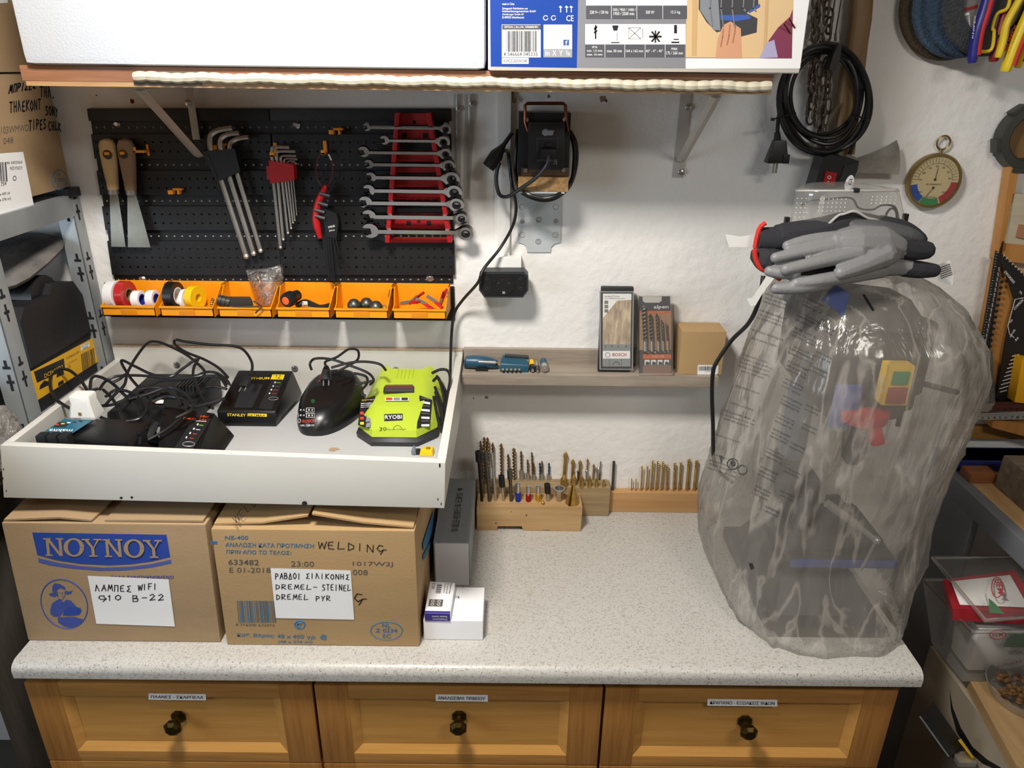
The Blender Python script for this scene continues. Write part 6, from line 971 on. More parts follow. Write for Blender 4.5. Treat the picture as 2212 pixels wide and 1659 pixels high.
for i, (tx, ty, bx, by, r) in enumerate(((935, 222, 918, 430, .0055), (998, 286, 990, 440, .0046), (1060, 294, 1053, 440, .0042), (1125, 282, 1115, 440, .0028), (1178, 328, 1170, 450, .0028), (1238, 306, 1230, 430, .0017))):
    q, e = std((bx, by), (tx, ty), *RE); n = (e-q).length; ax = (e-q)/n; h = min(.016, r*3.2); bitobj(MB(BRASS if i < 5 else DST).lathe([(r*.8, 0), (r*.8, n-h), (r*1.2, n-h), (r*1.1, n-h*.55), (0, n)], q, ax, 12), 'spear_bit', q, ('largest brass spear point bit at the rear of the taller stand', 'second brass spear point bit in the rear row', 'third brass spear point bit in the rear row', 'slim tall brass spear bit in the rear row', 'small brass spear bit behind the steel countersink', 'thin dark pin bit behind the steel countersink')[i], 'spear bit', 'spear point bits')
for i, (tx, ty, bx, by, r, l) in enumerate(((1040, 398, 1038, 480, .0036, 'small dark ball burr among the brass cones'), (1115, 394, 1112, 485, .0042, 'bright ball burr among the brass cones'))):
    q, e = std((bx, by), (tx, ty), *RE); bitobj(MB(DST if i == 0 else STEEL).cyl(q, e, r*.6, 10).ball(e, r, 10), 'ball_burr', q, l, 'burr', 'ball burrs')
q, e = std((1210, 470), (1212, 356), *RE); n = (e-q).length; bitobj(MB(STEEL).lathe([(.0038, 0), (.0038, n*.5), (.0072, n*.78), (.006, n*.9), (.002, n), (0, n)], q, Z3, 10), 'countersink_bit', q, 'steel countersink with a fluted head near the brass row end', 'countersink', None)
for i, (tx, ty, bx, by, r) in enumerate(((915, 424, 915, 528, .0095), (1004, 424, 1000, 512, .0082), (1075, 432, 1072, 530, .0064), (1142, 437, 1138, 530, .0056), (1203, 442, 1198, 530, .0045), (1263, 460, 1262, 532, .0038))):
    q, e = std((bx, by), (tx, ty), *RE); n = (e-q).length; bitobj(MB(BRASS).lathe([(r, 0), (r, n*.58), (r*.9, n*.68), (r*.08, n), (0, n)], q, Z3, 16), 'brass_countersink', q, ('widest', 'second widest', 'third widest', 'third narrowest', 'second narrowest', 'narrowest')[i]+' brass countersink along the front of the taller stand', 'countersink', 'brass countersinks')
q, e = std((1340, 556), (1352, 305), *ST); bitobj(MB(DST).lathe([(.0038, 0), (.0038, (e-q).length-.002), (.0028, (e-q).length)], q, e-q, 12), 'steel_rod', q, 'plain round steel rod standing at the start of the spruce strip', 'rod', None)
for i, (tx, ty, bx, r) in enumerate(((1507, 452, 1504, .0016), (1545, 456, 1541, .0016), (1597, 344, 1587, .0024), (1645, 344, 1632, .0024), (1692, 296, 1672, .003), (1736, 303, 1716, .003), (1780, 305, 1762, .003), (1815, 338, 1810, .0034), (1882, 320, 1871, .0036), (1936, 316, 1917, .0036), (2005, 288, 1984, .0044), (2072, 298, 2048, .0044))):
    q, e = std((bx, 560), (tx, ty), *ST); ax = (e-q).normalized(); b = MB(BRASS).cyl(q, q.lerp(e, .3), r, 10); n = 14
    b.tube([q.lerp(e, .3+.5*k/28) for k in range(29)], [r*(1 if k % 2 else .8) for k in range(29)], 8); b.twist(q.lerp(e, .78), e, r*1.12, 1.6, .5)
    bitobj(b, 'saw_drill_bit', q, ('smallest brass saw bit at the start of the strip row', 'second tiny brass saw bit beside the smallest', 'slim saw bit third in the strip row', 'slim saw bit fourth in the strip row', 'tall saw bit fifth in the strip row', 'tall saw bit sixth in the strip row', 'tall saw bit seventh in the strip row', 'shorter saw bit eighth in the strip row', 'saw bit ninth in the strip row', 'saw bit tenth in the strip row', 'thickest tall saw bit second from the bagged machine', 'thick saw bit nearest the bagged machine')[i], 'drill bit', 'saw drill bits')
# ---------------------------------------------------------------- bench drill press under a milky plastic bag
def k7(x, y): return (1480+x/2.963, 380+y/2.963)
def k8(x, y): return (1480+x/3.072, 900+y/3.072)
CAST = mat('cast_grey', '#17191c', .5, .2); DBL = mat('press_blue', '#24418f', .4); SIL = mat('press_silver', '#c2c2c0', .3, .9)
t = thing('drill_press', 'dark grey and blue bench drill press under a milky plastic bag on the worktop', 'drill press', (.68, -.33, zt))
b = MB(CAST).box((.55, -.5, zt+.0005), (.80, -.13, zt+.03), .008).hexa([(.57, -.47, zt+.03), (.78, -.47, zt+.03), (.78, -.15, zt+.03), (.57, -.15, zt+.03), (.6, -.40, zt+.09), (.76, -.40, zt+.09), (.72, -.16, zt+.09), (.62, -.16, zt+.09)], .01); part(b, 'base', t)
part(MB(mat('column_steel', '#7d8794', .35, .7)).cyl((.655, -.21, zt+.05), (.655, -.21, 1.5), .03, 20), 'column', t)
part(MB(CAST).box((.6, -.28, 1.05), (.71, -.16, 1.15), .012).cyl((.655, -.21, 1.0), (.655, -.21, 1.18), .042, 18), 'table_bracket', t)
part(MB(CAST).box((.60, -.43, 1.035), (.82, -.22, 1.058), .004).m(DBL).box((.6, -.436, 1.032), (.825, -.43, 1.05), .002), 'table', t)
v = thing  # vise clamped on the table
part(MB(CAST).box((.63, -.41, 1.06), (.80, -.27, 1.085), .004).box((.63, -.41, 1.085), (.665, -.27, 1.12), .004).box((.72, -.4, 1.085), (.75, -.28, 1.12), .004), 'vise', t)
part(MB(SIL).tube([P(*k8(940, 575), y=-.43), P(*k8(1150, 730), y=-.44)], .009, 10).tube([P(*k8(1150, 730), y=-.44), P(*k8(1265, 820), y=-.445)], .006, 10).ball(P(*k8(1268, 822), y=-.445), .009, 12).tube([P(*k8(1268, 822), y=-.445), P(*k8(1165, 1020), y=-.445)], .003, 8), 'vise_handle', t)
part(MB(CAST).hexa([(.62, -.42, 1.37), (.77, -.42, 1.37), (.74, -.16, 1.4), (.6, -.16, 1.4), (.63, -.40, 1.54), (.77, -.40, 1.54), (.76, -.16, 1.55), (.6, -.16, 1.55)], .02), 'head', t)
part(MB(mat('belt_cover', '#1f2226', .45)).hexa([(.60, -.38, 1.545), (.82, -.38, 1.535), (.86, -.17, 1.53), (.58, -.17, 1.545), (.62, -.35, 1.603), (.78, -.34, 1.598), (.81, -.19, 1.58), (.61, -.19, 1.603)], .02), 'belt_cover', t)
part(MB(CAST).cyl((.84, -.24, 1.37), (.84, -.24, 1.52), .055, 20).cyl((.84, -.24, 1.33), (.84, -.24, 1.37), .045, 20), 'motor', t)
part(MB(DBL).box((.625, -.43, 1.36), (.675, -.42, 1.45), .003), 'blue_panel', t)
sw = P(*k7(1345, 1330), y=-.45); part(MB(YEL).box(sw+V((-.024, -.012, -.04)), sw+V((.024, .02, .04)), .004), 'switch_box', t)
part(MB(mat('switch_green', '#1d8a4a', .35)).box(sw+V((-.015, -.016, .004)), sw+V((.015, -.011, .03)), .002), 'start_button', t); part(MB(mat('switch_red', '#9c3a22', .4)).box(sw+V((-.018, -.017, -.034)), sw+V((.018, -.011, -.002)), .002), 'stop_button', t)
c = P(*k7(1090, 1520), y=-.415); part(MB(mat('guard_red', '#c0222a', .4)).lathe([(.03, -.012), (.048, -.01), (.05, .012), (.03, .014)], c+V((.012, 0, 0)), Z3, 20).tube([c+V((.02, -.03, 0)), c+V((.035, -.04, -.045))], .014, 8), 'depth_ring', t)
part(MB(CAST).lathe([(.012, -.11), (.022, -.095), (.026, -.05), (.024, -.012)], c+V((.012, 0, 0)), Z3, 16), 'chuck', t)
a, d = P(*k7(1480, 1320), y=-.4), P(*k7(1740, 1385), y=-.36); part(MB(CAST).tube([a, d], .006, 8).ball(a, .012, 10), 'feed_lever', t); part(MB(CAST).tube([P(*k7(1400, 1440), y=-.38), P(*k7(1360, 1600), y=-.38)], .005, 8), 'feed_lever', t)
pts = [(500, 640, -.26), (485, 740, -.27), (455, 850, -.27), (400, 950, -.25), (300, 1050, -.22), (215, 1170, -.22), (180, 1250, -.22), (172, 1400, -.22), (178, 1600, -.22), (182, 1800, -.2), (215, 1890, -.15), (300, 1960, -.1)]
part(MB(CB).tube(spl([P(*k7(x, y), y=v) for x, y, v in pts], 8), .0046, 9), 'mains_cable', t)
# ---- the bag
rows = [(.9012, .50, .855, -.556, -.035), (.915, .485, .875, -.555, -.035), (.95, .47, .885, -.53, -.035), (1.05, .455, .91, -.49, -.06), (1.15, .472, .912, -.475, -.06), (1.25, .488, .922, -.48, -.06), (1.35, .505, .93, -.485, -.07), (1.45, .518, .94, -.485, -.08), (1.52, .535, .92, -.47, -.09), (1.58, .55, .885, -.43, -.11), (1.62, .57, .83, -.385, -.14), (1.64, .595, .79, -.34, -.18), (1.648, .63, .74, -.29, -.22)]
from mathutils import noise as NZ
def interp(z):
    for a, c in zip(rows, rows[1:]):
        if z <= c[0]: u = (z-a[0])/(c[0]-a[0]); return [lerp(a[i], c[i], u) for i in range(5)]
    return list(rows[-1])
NB = 132; zs_ = [.9012+.747*(i/74) for i in range(75)]; rings = []
for z in zs_:
    _, x0, x1, yf, yb = interp(z); r = []; xc, yc, hx, hy = (x0+x1)/2, (yf+yb)/2, (x1-x0)/2, (yb-yf)/2; up = (z-.9)/.75
    for j in range(NB):
        a = 2*math.pi*j/NB; c, s = math.cos(a), math.sin(a); px_ = math.copysign(abs(c)**.62, c); py_ = math.copysign(abs(s)**.7, s)
        lean = c*6+s*3; f = NZ.noise(V((lean*1.3+up*1.5*c, s*5, z*2.2)))*.5+abs(NZ.noise(V((c*9+z*2, s*9, z*1.4+5))))*.55-.15+NZ.noise(V((c*3, s*3, z*14)))*.12
        f += .35*abs(NZ.noise(V((c*17+z*3, s*17, z*1.1+9))))+.18*NZ.noise(V((c*7, s*7, z*26))); k = 1+.07*f*(1-.45*abs(up-.5))+.028*((1-abs(math.sin(6*a+1.7*math.sin(z*5+c*2))))**4+(1-abs(math.sin(9.5*a-2*z*6)))**5)*(.35+up); v = V((xc+px_*hx*k, yc+py_*hy*k, z))
        if v.y > -.012: v.y = -.012
        if z < .95: v.z = max(.9012, z+.004*NZ.noise(V((c*4, s*4, 1)))*(z-.9012)*30)
        r.append(v)
    rings.append(r)
BAG = film('milky_bag', '#e2dad0', .75, .17, .6, 11, (1.0, 1.0, .25), .14, 0, .24)
b = MB(BAG).loft(rings, cap=False); top = len(b.v); b.add([V((.685, -.25, 1.652))], []); n0 = len(b.v)-NB-1
b.f += [(n0+j, n0+(j+1) % NB, top) for j in range(NB)]; b.mi += [0]*NB
t = thing('plastic_bag', 'large milky plastic bag draped over the bench drill press', 'plastic bag', (.68, -.3, .9012))
BV = bvh(b); bag = part(b, 'bag_film', t, ang=180)
PRN = mat('bag_print', '#4b4a48', .7)
def bagtxt(b, s, bl, br, tl, bold=0, k=k7):
    vs, fs = glyphs(s, bold); o = [onbag(*k(bl[0]+(br[0]-bl[0])*x+(tl[0]-bl[0])*y, bl[1]+(br[1]-bl[1])*x+(tl[1]-bl[1])*y)) for x, y in vs]
    if all(o): b.add(o, fs)
W1 = ['To avoid danger of suffocation', 'keep this bag away from babies', 'Vorsicht Erstickungsgefahr Beutel', 'von Kindern fernhalten danke', 'Attention pour eviter tout risque', "d'etouffement tenir ce sac loin", 'Attenzione per evitare pericolo', 'di soffocamento tenere lontano', 'Atencion para evitar el peligro', 'de asfixia mantener la bolsa', 'Aby uniknac niebezpieczenstwa', 'uduszenia nie dawac worka', 'Pozor aby se zabranilo nebezpeci', 'uduseni uchovavejte sacek', 'Om gevaar voor verstikking te', 'voorkomen houd deze zak weg', 'Figyelem fulladasveszely elkerulese', 'tartsa tavol a zacskot a gyermekektol']
b = MB(PRN); i = 0
for x, y, w, n in ((590, 770, 150, 3), (560, 880, 170, 3), (530, 985, 230, 4), (480, 1090, 220, 4), (455, 1190, 210, 4), (425, 1290, 215, 4), (385, 1395, 215, 4), (350, 1500, 225, 4), (300, 1600, 230, 4), (265, 1720, 220, 4), (250, 1840, 190, 3)):
    for k in range(n):
        wl = w*(1, .92, .97, .7)[k]; xx, yy = x-8*k, y+24*k; bagtxt(b, W1[i % 18], (xx+wl/2, yy+wl*.17), (xx-wl/2, yy-wl*.17), (xx+wl/2-4, yy+wl*.17+17)); i += 1
for x, y, w, n in ((830, 800, 120, 3), (800, 900, 150, 3), (775, 1000, 150, 3), (755, 1110, 150, 3), (725, 1210, 130, 3), (700, 1320, 120, 3), (690, 1430, 120, 3), (650, 1540, 110, 3), (620, 1640, 110, 3), (580, 1760, 110, 3), (540, 1880, 110, 3), (500, 2000, 100, 3), (560, 2130, 90, 2), (900, 960, 110, 2), (890, 1140, 100, 2), (850, 1230, 110, 2), (820, 1480, 90, 2), (800, 1600, 90, 2), (720, 1720, 90, 2), (690, 1880, 100, 2), (660, 2030, 90, 2)):
    for k in range(n): xx, yy = x-10*k, y+22*k; bagtxt(b, W1[i % 18][:16], (xx+w/2, yy+w*.24), (xx-w/2, yy-w*.24), (xx+w/2-5, yy+w*.24+15)); i += 1
for x, y, r in ((315, 315, 36), (320, 312, 12), (380, 352, 30)):
    p = [onbag(*k8(x+r*math.cos(q), y+r*math.sin(q))) for q in [j*math.pi/9 for j in range(18)]]
    if all(p): b.tube(p, .0014 if r > 20 else .0025, 5, closed=True)
for q in (((225, 255), (250, 262), (245, 300), (238, 312), (232, 280)), ((250, 270), (266, 272), (258, 290)), ((296, 300), (318, 288), (334, 302), (318, 312))): b.poly([onbag(*k8(*p)) for p in q[::-1]])
part(b, 'printed_warning', t); b = MB(BLK)
b.poly([onbag(*k7(*p)) for p in ((1135, 762), (1148, 755), (1212, 858), (1198, 866))][::-1]).poly([onbag(*k8(*p)) for p in ((422, 975), (446, 972), (457, 1008), (434, 1014))][::-1]); part(b, 'black_tape', t)
b = MB(mat('blue_sticker', '#5d6796', .5)); g = [[onbag(*k7(lerp(lerp(965, 1058, u), lerp(875, 1010, u), v), lerp(lerp(695, 755, u), lerp(790, 900, u), v))) for u in (0, .25, .5, .75, 1)] for v in (0, .25, .5, .75, 1)]
if all(all(r) for r in g): b.loft(g, cap=False, closed=False)
part(b, 'sticker', t)
# ---------------------------------------------------------------- work gloves on top
def blob(name, segs, m, parent=None, vox=.0021, label=None, extra=None):
    b = MB(m)
    for pts, rs in segs:
        q = spl([P(*k7(x, y), y=v) for x, y, v in pts], 4); n = len(q); R = [lerp(rs[min(int(i/4), len(rs)-1)], rs[min(int(i/4)+1, len(rs)-1)], (i % 4)/4) for i in range(n)]
        b.tube(q, R, 10); b.ball(q[0], R[0], 10); b.ball(q[-1], R[-1], 10)
    o = part(b, name, parent, label, ang=180); md = o.modifiers.new('remesh', 'REMESH'); md.mode = 'VOXEL'; md.voxel_size = vox; md.use_smooth_shade = True
    sm = o.modifiers.new('smooth', 'SMOOTH'); sm.iterations = 2; sm.factor = .5; return o
GG = mat('glove_grey', '#7b7b7c', .5, bump=.07, bsc=160); GK = mat('glove_knit', '#26262b', .9, bump=.15, bsc=350); GD = mat('glove_dark', '#4d4d4f', .6, bump=.07, bsc=160); HEM = mat('hem_red', '#c8271f', .7)
c = P(*k7(1000, 700), y=-.42); t = thing('work_glove', 'grey coated work glove lying palm down on top of the bagged machine', 'glove', c, 'work gloves')
blob('coated_palm', [(((960, 430, -.402), (1080, 430, -.398), (1240, 430, -.39), (1370, 460, -.385)), (.022, .033, .033, .022)), (((1060, 490, -.41), (1180, 490, -.405), (1300, 500, -.395)), (.018, .027, .022)),
    (((1000, 400, -.4), (800, 412, -.405), (655, 448, -.41)), (.0155, .0115, .0098)), (((1000, 440, -.41), (760, 484, -.42), (578, 525, -.425)), (.0145, .0115, .0098)), (((860, 530, -.41), (680, 570, -.418), (552, 610, -.424)), (.011, .011, .0098)), (((1110, 492, -.42), (850, 552, -.437), (645, 600, -.446)), (.015, .0122, .0106)), (((1270, 505, -.41), (1120, 575, -.432), (992, 622, -.446)), (.024, .017, .0128))], GG, t)
blob('knit_cuff', [(((1370, 450, -.385), (1450, 470, -.385), (1540, 475, -.385)), (.022, .021, .017)), (((1340, 430, -.38), (1480, 440, -.38)), (.018, .018))], GK, t)
t = thing('work_glove', 'second grey work glove folded beneath the front one', 'glove', c+V((.03, .03, -.03)), 'work gloves')
blob('coated_palm', [(((1250, 600, -.4), (1050, 640, -.43), (860, 670, -.445), (710, 690, -.445)), (.016, .014, .0125, .0105)), (((900, 690, -.44), (740, 715, -.445), (580, 720, -.44)), (.012, .012, .0105)), (((700, 620, -.44), (600, 620, -.435), (540, 610, -.43)), (.012, .011, .01)), (((1100, 600, -.41), (1300, 580, -.39), (1420, 585, -.385)), (.02, .018, .016))], GG, t)
blob('knit_cuff', [(((1400, 590, -.385), (1500, 600, -.385), (1590, 605, -.385)), (.0165, .0165, .013))], GK, t)
t = thing('work_glove', 'dark knitted work glove with a red hem at the back of the pile', 'glove', c+V((-.03, .05, .01)), 'work gloves')
rr = []
for i in range(9):
    u = i/8; a_, d_ = P(*k7(lerp(470, 700, u), lerp(330, 320, u)), y=-.375), P(*k7(lerp(460, 700, u), lerp(470, 480, u)), y=-.385); rr.append([a_.lerp(d_, .5)+V((0, math.cos(q)*.016, 0))+(a_-d_)*.5*math.sin(q) for q in [j*math.pi/8 for j in range(16)]])
part(MB(GK).loft(rr), 'knit_sleeve', t)
blob('knit_body', [(((620, 400, -.37), (850, 370, -.365), (1050, 310, -.36), (1250, 330, -.36)), (.028, .03, .024, .02)), (((1250, 320, -.365), (1400, 350, -.37), (1500, 410, -.375)), (.02, .018, .014))], GK, t)
blob('dark_fingers', [(((1060, 320, -.375), (1250, 340, -.385), (1420, 380, -.385), (1490, 410, -.38)), (.013, .016, .016, .012))], GD, t)
part(MB(HEM).tube(spl([P(*k7(*p), y=-.385) for p in ((515, 300), (480, 330), (460, 390), (447, 460))], 5), .0045, 8), 'red_hem', t)
b = MB(mat('tag_white', '#dededa', .6)); b.loft([[P(*k7(x, y), y=-.37) for x, y in r] for r in (((450, 372), (445, 420), (440, 458)), ((350, 388), (350, 425), (350, 455)), ((258, 372), (268, 415), (282, 455)))], cap=False, closed=False); part(b, 'fabric_tag', t)
t = thing('work_glove', 'lower dark knitted glove with a curved red hem and a white hanging tag', 'glove', c+V((-.04, .03, -.02)), 'work gloves')
blob('knit_body', [(((480, 510, -.385), (540, 545, -.395), (700, 560, -.39), (1000, 560, -.375)), (.019, .024, .024, .02))], GK, t)
part(MB(HEM).tube(spl([P(*k7(*p), y=-.405) for p in ((445, 470), (452, 530), (480, 585), (525, 610), (610, 662))], 5), .0045, 8), 'red_hem', t)
b = MB(MT['tag_white']); b.loft([[P(*k7(x, y), y=-.445) for x, y in r] for r in (((520, 640), (570, 655)), ((470, 720), (500, 745)), ((430, 780), (450, 830)), ((395, 785), (420, 835)))], cap=False, closed=False); part(b, 'fabric_tag', t)
b = MB(WHT); q = [P(*k7(*p), y=-.36) for p in ((1610, 575), (1695, 540), (1718, 640), (1712, 705), (1625, 672))]; b.prism(q, (0, .0006, 0)); b.m(GINK); pl = Pl((0, -.3606, 0), FRONT)
for i in range(6): b.pp(pl, [k7(1622+3*i, 588+13*i), k7(1695+3*i, 560+13*i), k7(1696+3*i, 566+13*i), k7(1623+3*i, 594+13*i)], .0003)
b.thing('care_tag', 'white printed care tag sticking out behind the glove cuff', 'tag')
# ---------------------------------------------------------------- safety goggles
GO = film('goggle_clear', '#cfccc6', .74, .08, .06, 12, (1, 1, 1), .5); xc = P(*k7(1040, 200), y=-.36).x; yg = -.30
def zb_of(u):  # lower edge with the nose arch
    return interp1([(-1, 330), (-.7, 350), (-.4, 320), (-.1, 245), (.1, 225), (.4, 275), (.7, 310), (1, 315)], u)
def interp1(T_, u):
    for a, c in zip(T_, T_[1:]):
        if u <= c[0]: w = (u-a[0])/(c[0]-a[0]); w = w*w*(3-2*w); return lerp(a[1], c[1], w)
    return T_[-1][1]
rr = []; n = 44
for i in range(n+1):
    a = math.pi*(i/n-.5); u = math.sin(a); y = yg-.085*math.cos(a)**.7 if abs(u) < .999 else yg
    tb_ = []
    for v in range(9):
        w = v/8; yy = lerp(95, zb_of(u), w); px = 1040+u*lerp(330, 378, w); p = P(*k7(px, yy), y=y+.0); tb_.append(p)
    p0 = tb_[0]; tb_ = [V((p0.x*.75+xc*.25, yg-.0*y, p0.z+.004)), p0+V((0, .006, .003))]+tb_; rr.append(tb_)
b = MB(GO).loft(rr, cap=False, closed=False); t = thing('safety_goggles', 'clear plastic safety goggles lying on top of the gloves', 'goggles', V((xc, yg-.04, min(v.z for v in b.v))))
GBV = bvh(b); LSH = b; b = MB(mat('vent_clear', '#e8e6e2', .2))
for (x0, x1, nx), (y0, y1, ny) in (((865, 1030, 7), (148, 226, 4)), ((1200, 1350, 6), (135, 175, 3)), ((720, 775, 3), (145, 265, 5))):
    for i in range(nx):
        for j in range(ny):
            p = onbag(*k7(lerp(x0, x1, i/(nx-1))-j*4, lerp(y0, y1, j/(ny-1))), .0005, GBV)
            if p: b.ball(p, .001, 6)
part(LSH.absorb(b), 'lens_shell', t, ang=60); part(MB(mat('rim_clear', '#d9d7d2', .15, alpha=.6)).tube([r[-1] for r in rr], .0022, 6).tube([r[2] for r in rr], .0018, 6), 'rim', t)
q = lambda *pts: spl([P(*k7(x, y), y=v) for x, y, v in pts], 6)
part(MB(BLK2).tube(q((745, 190, -.33), (800, 160, -.335), (900, 150, -.33), (1060, 142, -.33), (1110, 205, -.335), (1200, 215, -.335), (1260, 188, -.335), (1340, 200, -.33), (1365, 290, -.33)), .0032, 8, flat=.5).tube(q((1280, 290, -.34), (1290, 240, -.34), (1320, 208, -.34), (1350, 230, -.34), (1355, 300, -.34)), .0032, 8, flat=.5), 'strap', t)
for x, y in ((650, 290), (1408, 268), (1095, 92)): part(MB(BLK).cbox(P(*k7(x, y), y=yg-.01 if x != 1095 else yg-.085), (.009, .01, .008 if x == 1095 else .016), .002), 'clip', t)
b = MB(MT['tag_white']); b.loft([[P(*k7(x, y), y=-.345) for x, y in r] for r in (((870, 130), (895, 130)), ((850, 220), (880, 225)), ((815, 305), (840, 310)))], cap=False, closed=False); part(b, 'paper_strip', t)
# ---------------------------------------------------------------- right part of the wall: axe, chain, coiled cord, gauge, discs, pliers
AXW = wood('axe_handle_wood', '#97774e', '#765838', 2, 4, 10)
t = thing('axe', 'axe hanging head down with its wooden handle against the wall beside the chain', 'axe', P(1850, 377, y=-.02))
def k5(x, y): return (1640+x/3.607, y/3.607)
rr = []
for xl, xr, y in ((716, 884, -60), (702, 868, 150), (676, 838, 350), (640, 815, 560), (610, 790, 760), (592, 765, 960), (590, 745, 1120), (600, 735, 1200)):
    a, c = P(*k5(xl, y), y=-.03), P(*k5(xr, y), y=-.03); m = a.lerp(c, .5); w = (c-a).length/2; rr.append([m+X3*w*math.copysign(abs(math.cos(q))**.6, math.cos(q))+Y3*.015*math.copysign(abs(math.sin(q))**.6, math.sin(q)) for q in [j*math.pi/8 for j in range(16)]])
part(MB(AXW).loft(rr[::-1]), 'handle', t)
y = -.03; b = MB(mat('axe_steel', '#9a9690', .45, .5, var=.45, sc=18)); ol = [(620, 1150), (760, 1230), (860, 1195), (980, 1145), (1072, 1090), (1092, 1150), (1099, 1240), (1098, 1310), (1090, 1362), (960, 1352), (760, 1345), (620, 1330)]
fr = [P(*k5(x, yy), y=y-lerp(.014, .0012, max(0, min(1, (x-640)/440)))) for x, yy in ol]; bk = [P(*k5(x, yy), y=y+lerp(.014, .0012, max(0, min(1, (x-640)/440)))) for x, yy in ol]; b.loft([bk, fr]); part(b, 'head', t)
# hanging chain: every link is a part of its own
t = thing('chain', 'bundle of rusty steel chain hanging on the wall inside the coiled black cord', 'chain', P(*k5(470, 1330), y=-.02)); RUST = mat('chain_steel', '#7d7064', .42, .6, var=.35, sc=60)
def link(c, up, sd, h=.016, w=.0095, r=.0026):
    nn = 14; pts = [c+up*(h*math.sin(q)+math.copysign(.004, math.sin(q)))+sd*w*math.cos(q) for q in [2*math.pi*i/nn+.01 for i in range(nn)]]; part(MB(RUST).tube(pts, r, 6, closed=True), 'link', t)
random.seed(11)
for (p0, p1, n, yy) in (((450, -30), (430, 300), 5, -.02), ((545, -40), (520, 300), 5, -.03), ((480, 300), (400, 640), 6, -.03), ((530, 480), (520, 800), 6, -.024), ((410, 640), (385, 940), 5, -.022), ((520, 800), (500, 1000), 4, -.03), ((455, 520), (450, 960), 8, -.045), ((500, 1000), (470, 1290), 5, -.02)):
    a, c = P(*k5(*p0), y=yy), P(*k5(*p1), y=yy); d = (c-a).normalized()
    for i in range(n):
        q = a.lerp(c, (i+.5)/n)+X3*random.uniform(-.004, .004); ang = (i % 2)*1.3+random.uniform(-.2, .3)+.2; link(q, d, (d.cross(FRONT)*math.cos(ang)+FRONT*math.sin(ang)).normalized(), max(.012, (c-a).length/n*.55))
b = MB(mat('old_iron', '#6e6457', .45, .8, var=.4, sc=40)).box(P(*k5(555, 260), y=-.04), P(*k5(590, -40), y=-.034), .001).box(P(*k5(598, 260), y=-.036), P(*k5(642, -40), y=-.03), .001); b.m(STEEL).cyl(P(*k5(608, 255), y=-.036), P(*k5(606, 320), y=-.036), .006, 10); b.thing('iron_bar', 'old iron hasp bars hanging between the chain and the axe handle', 'iron bar')
MB(mat('old_iron')).prism([P(*k5(*p), y=-.05) for p in ((632, 805), (600, 830), (545, 900), (520, 1000), (540, 975), (585, 900))], (0, .004, 0)).thing('iron_hook', 'rusty curved iron hook tip beside the lower end of the chain', 'hook')
# coiled extension cord
t = thing('extension_cord', 'black coiled extension cord with a plug and a red rocker switch', 'extension cord', P(*k5(600, 1480), y=-.06)); R5 = lambda x, yy, y: P(*k5(x, yy), y=y)
for i, (ox, oy, rx, ry, y) in enumerate(((510, 770, 362, 430, -.05), (505, 760, 340, 405, -.06), (512, 780, 318, 400, -.07), (505, 750, 298, 375, -.06), (500, 735, 278, 350, -.07), (515, 770, 345, 425, -.075), (500, 730, 258, 318, -.055))):
    ph = i*1.1; part(MB(CB).tube([R5(ox+rx*math.cos(q)+12*math.sin(2*q+ph), oy+ry*math.sin(q)+10*math.cos(3*q+ph), y+.006*math.sin(q*2+ph)) for q in [k*math.pi/24 for k in range(48)]], .0043, 8, closed=True), 'cord_loop', t)
part(MB(CB).tube(spl([R5(175, 800, -.06), R5(150, 920, -.06), R5(142, 1030, -.06), R5(142, 1090, -.06)]), .0043, 8).m(CB), 'lead', t); part(MB(CB).tube(spl([R5(860, 780, -.06), R5(810, 930, -.065), R5(750, 1080, -.065), R5(705, 1200, -.06)]), .0045, 8), 'lead', t)
c = R5(142, 1190, -.06); part(MB(BLK).tube([R5(140, 1030, -.06), R5(142, 1100, -.06)], [.006, .0085], 8).hexa([c+V(q) for q in ((-.024, -.013, -.021), (.024, -.013, -.021), (.024, .013, -.021), (-.024, .013, -.021), (-.012, -.01, .026), (.013, -.01, .026), (.013, .01, .026), (-.012, .01, .026))], .003).box(c+V((-.023, -.015, -.021)), c+V((-.009, -.012, -.002)), .001).box(c+V((.009, -.015, -.021)), c+V((.023, -.012, -.002)), .001), 'plug', t)
part(MB(STEEL).cyl(c+V((-.004, 0, -.02)), c+V((-.004, 0, -.043)), .0026, 8).cyl(c+V((.004, .004, -.02)), c+V((.004, .004, -.043)), .0026, 8), 'pins', t)
for a, c in (((105, 930), (285, 880)), ((735, 885), (842, 940))): part(MB(BLK2).tube([R5(*a, -.084), R5(*c, -.084)], .0026, 6, flat=.6).cbox(R5(*(a if a[0] < 300 else c), -.085), (.007, .007, .006), .001), 'cable_tie', t)
bod = [(500, 1225), (565, 1205), (690, 1225), (778, 1255), (765, 1330), (690, 1485), (420, 1485), (445, 1400)]
part(MB(BLK).prism([R5(*p, -.095) for p in bod], (0, .05, 0)), 'switch_body', t); part(MB(BC2).prism([R5(*p, -.1) for p in ((668, 1290), (770, 1262), (765, 1330), (690, 1485), (590, 1485), (640, 1370))], (0, .01, 0)), 'side_cheek', t)
pl = Pl(V((0, -.0955, 0)), FRONT); part(MB(mat('switch_red_lit', '#8e1214', .35)).prism([pl(*k5(*p), .004) for p in ((515, 1332), (602, 1345), (578, 1447), (496, 1428))], (0, .004, 0)).m(WHT).tube([pl(*k5(540+12*math.cos(q), 1380+12*math.sin(q)), .0044) for q in [i*math.pi/6 for i in range(13)]], .0005, 4).tube([pl(*k5(532, 1408), .0044), pl(*k5(530, 1425), .0044)], .0005, 4), 'rocker_switch', t)
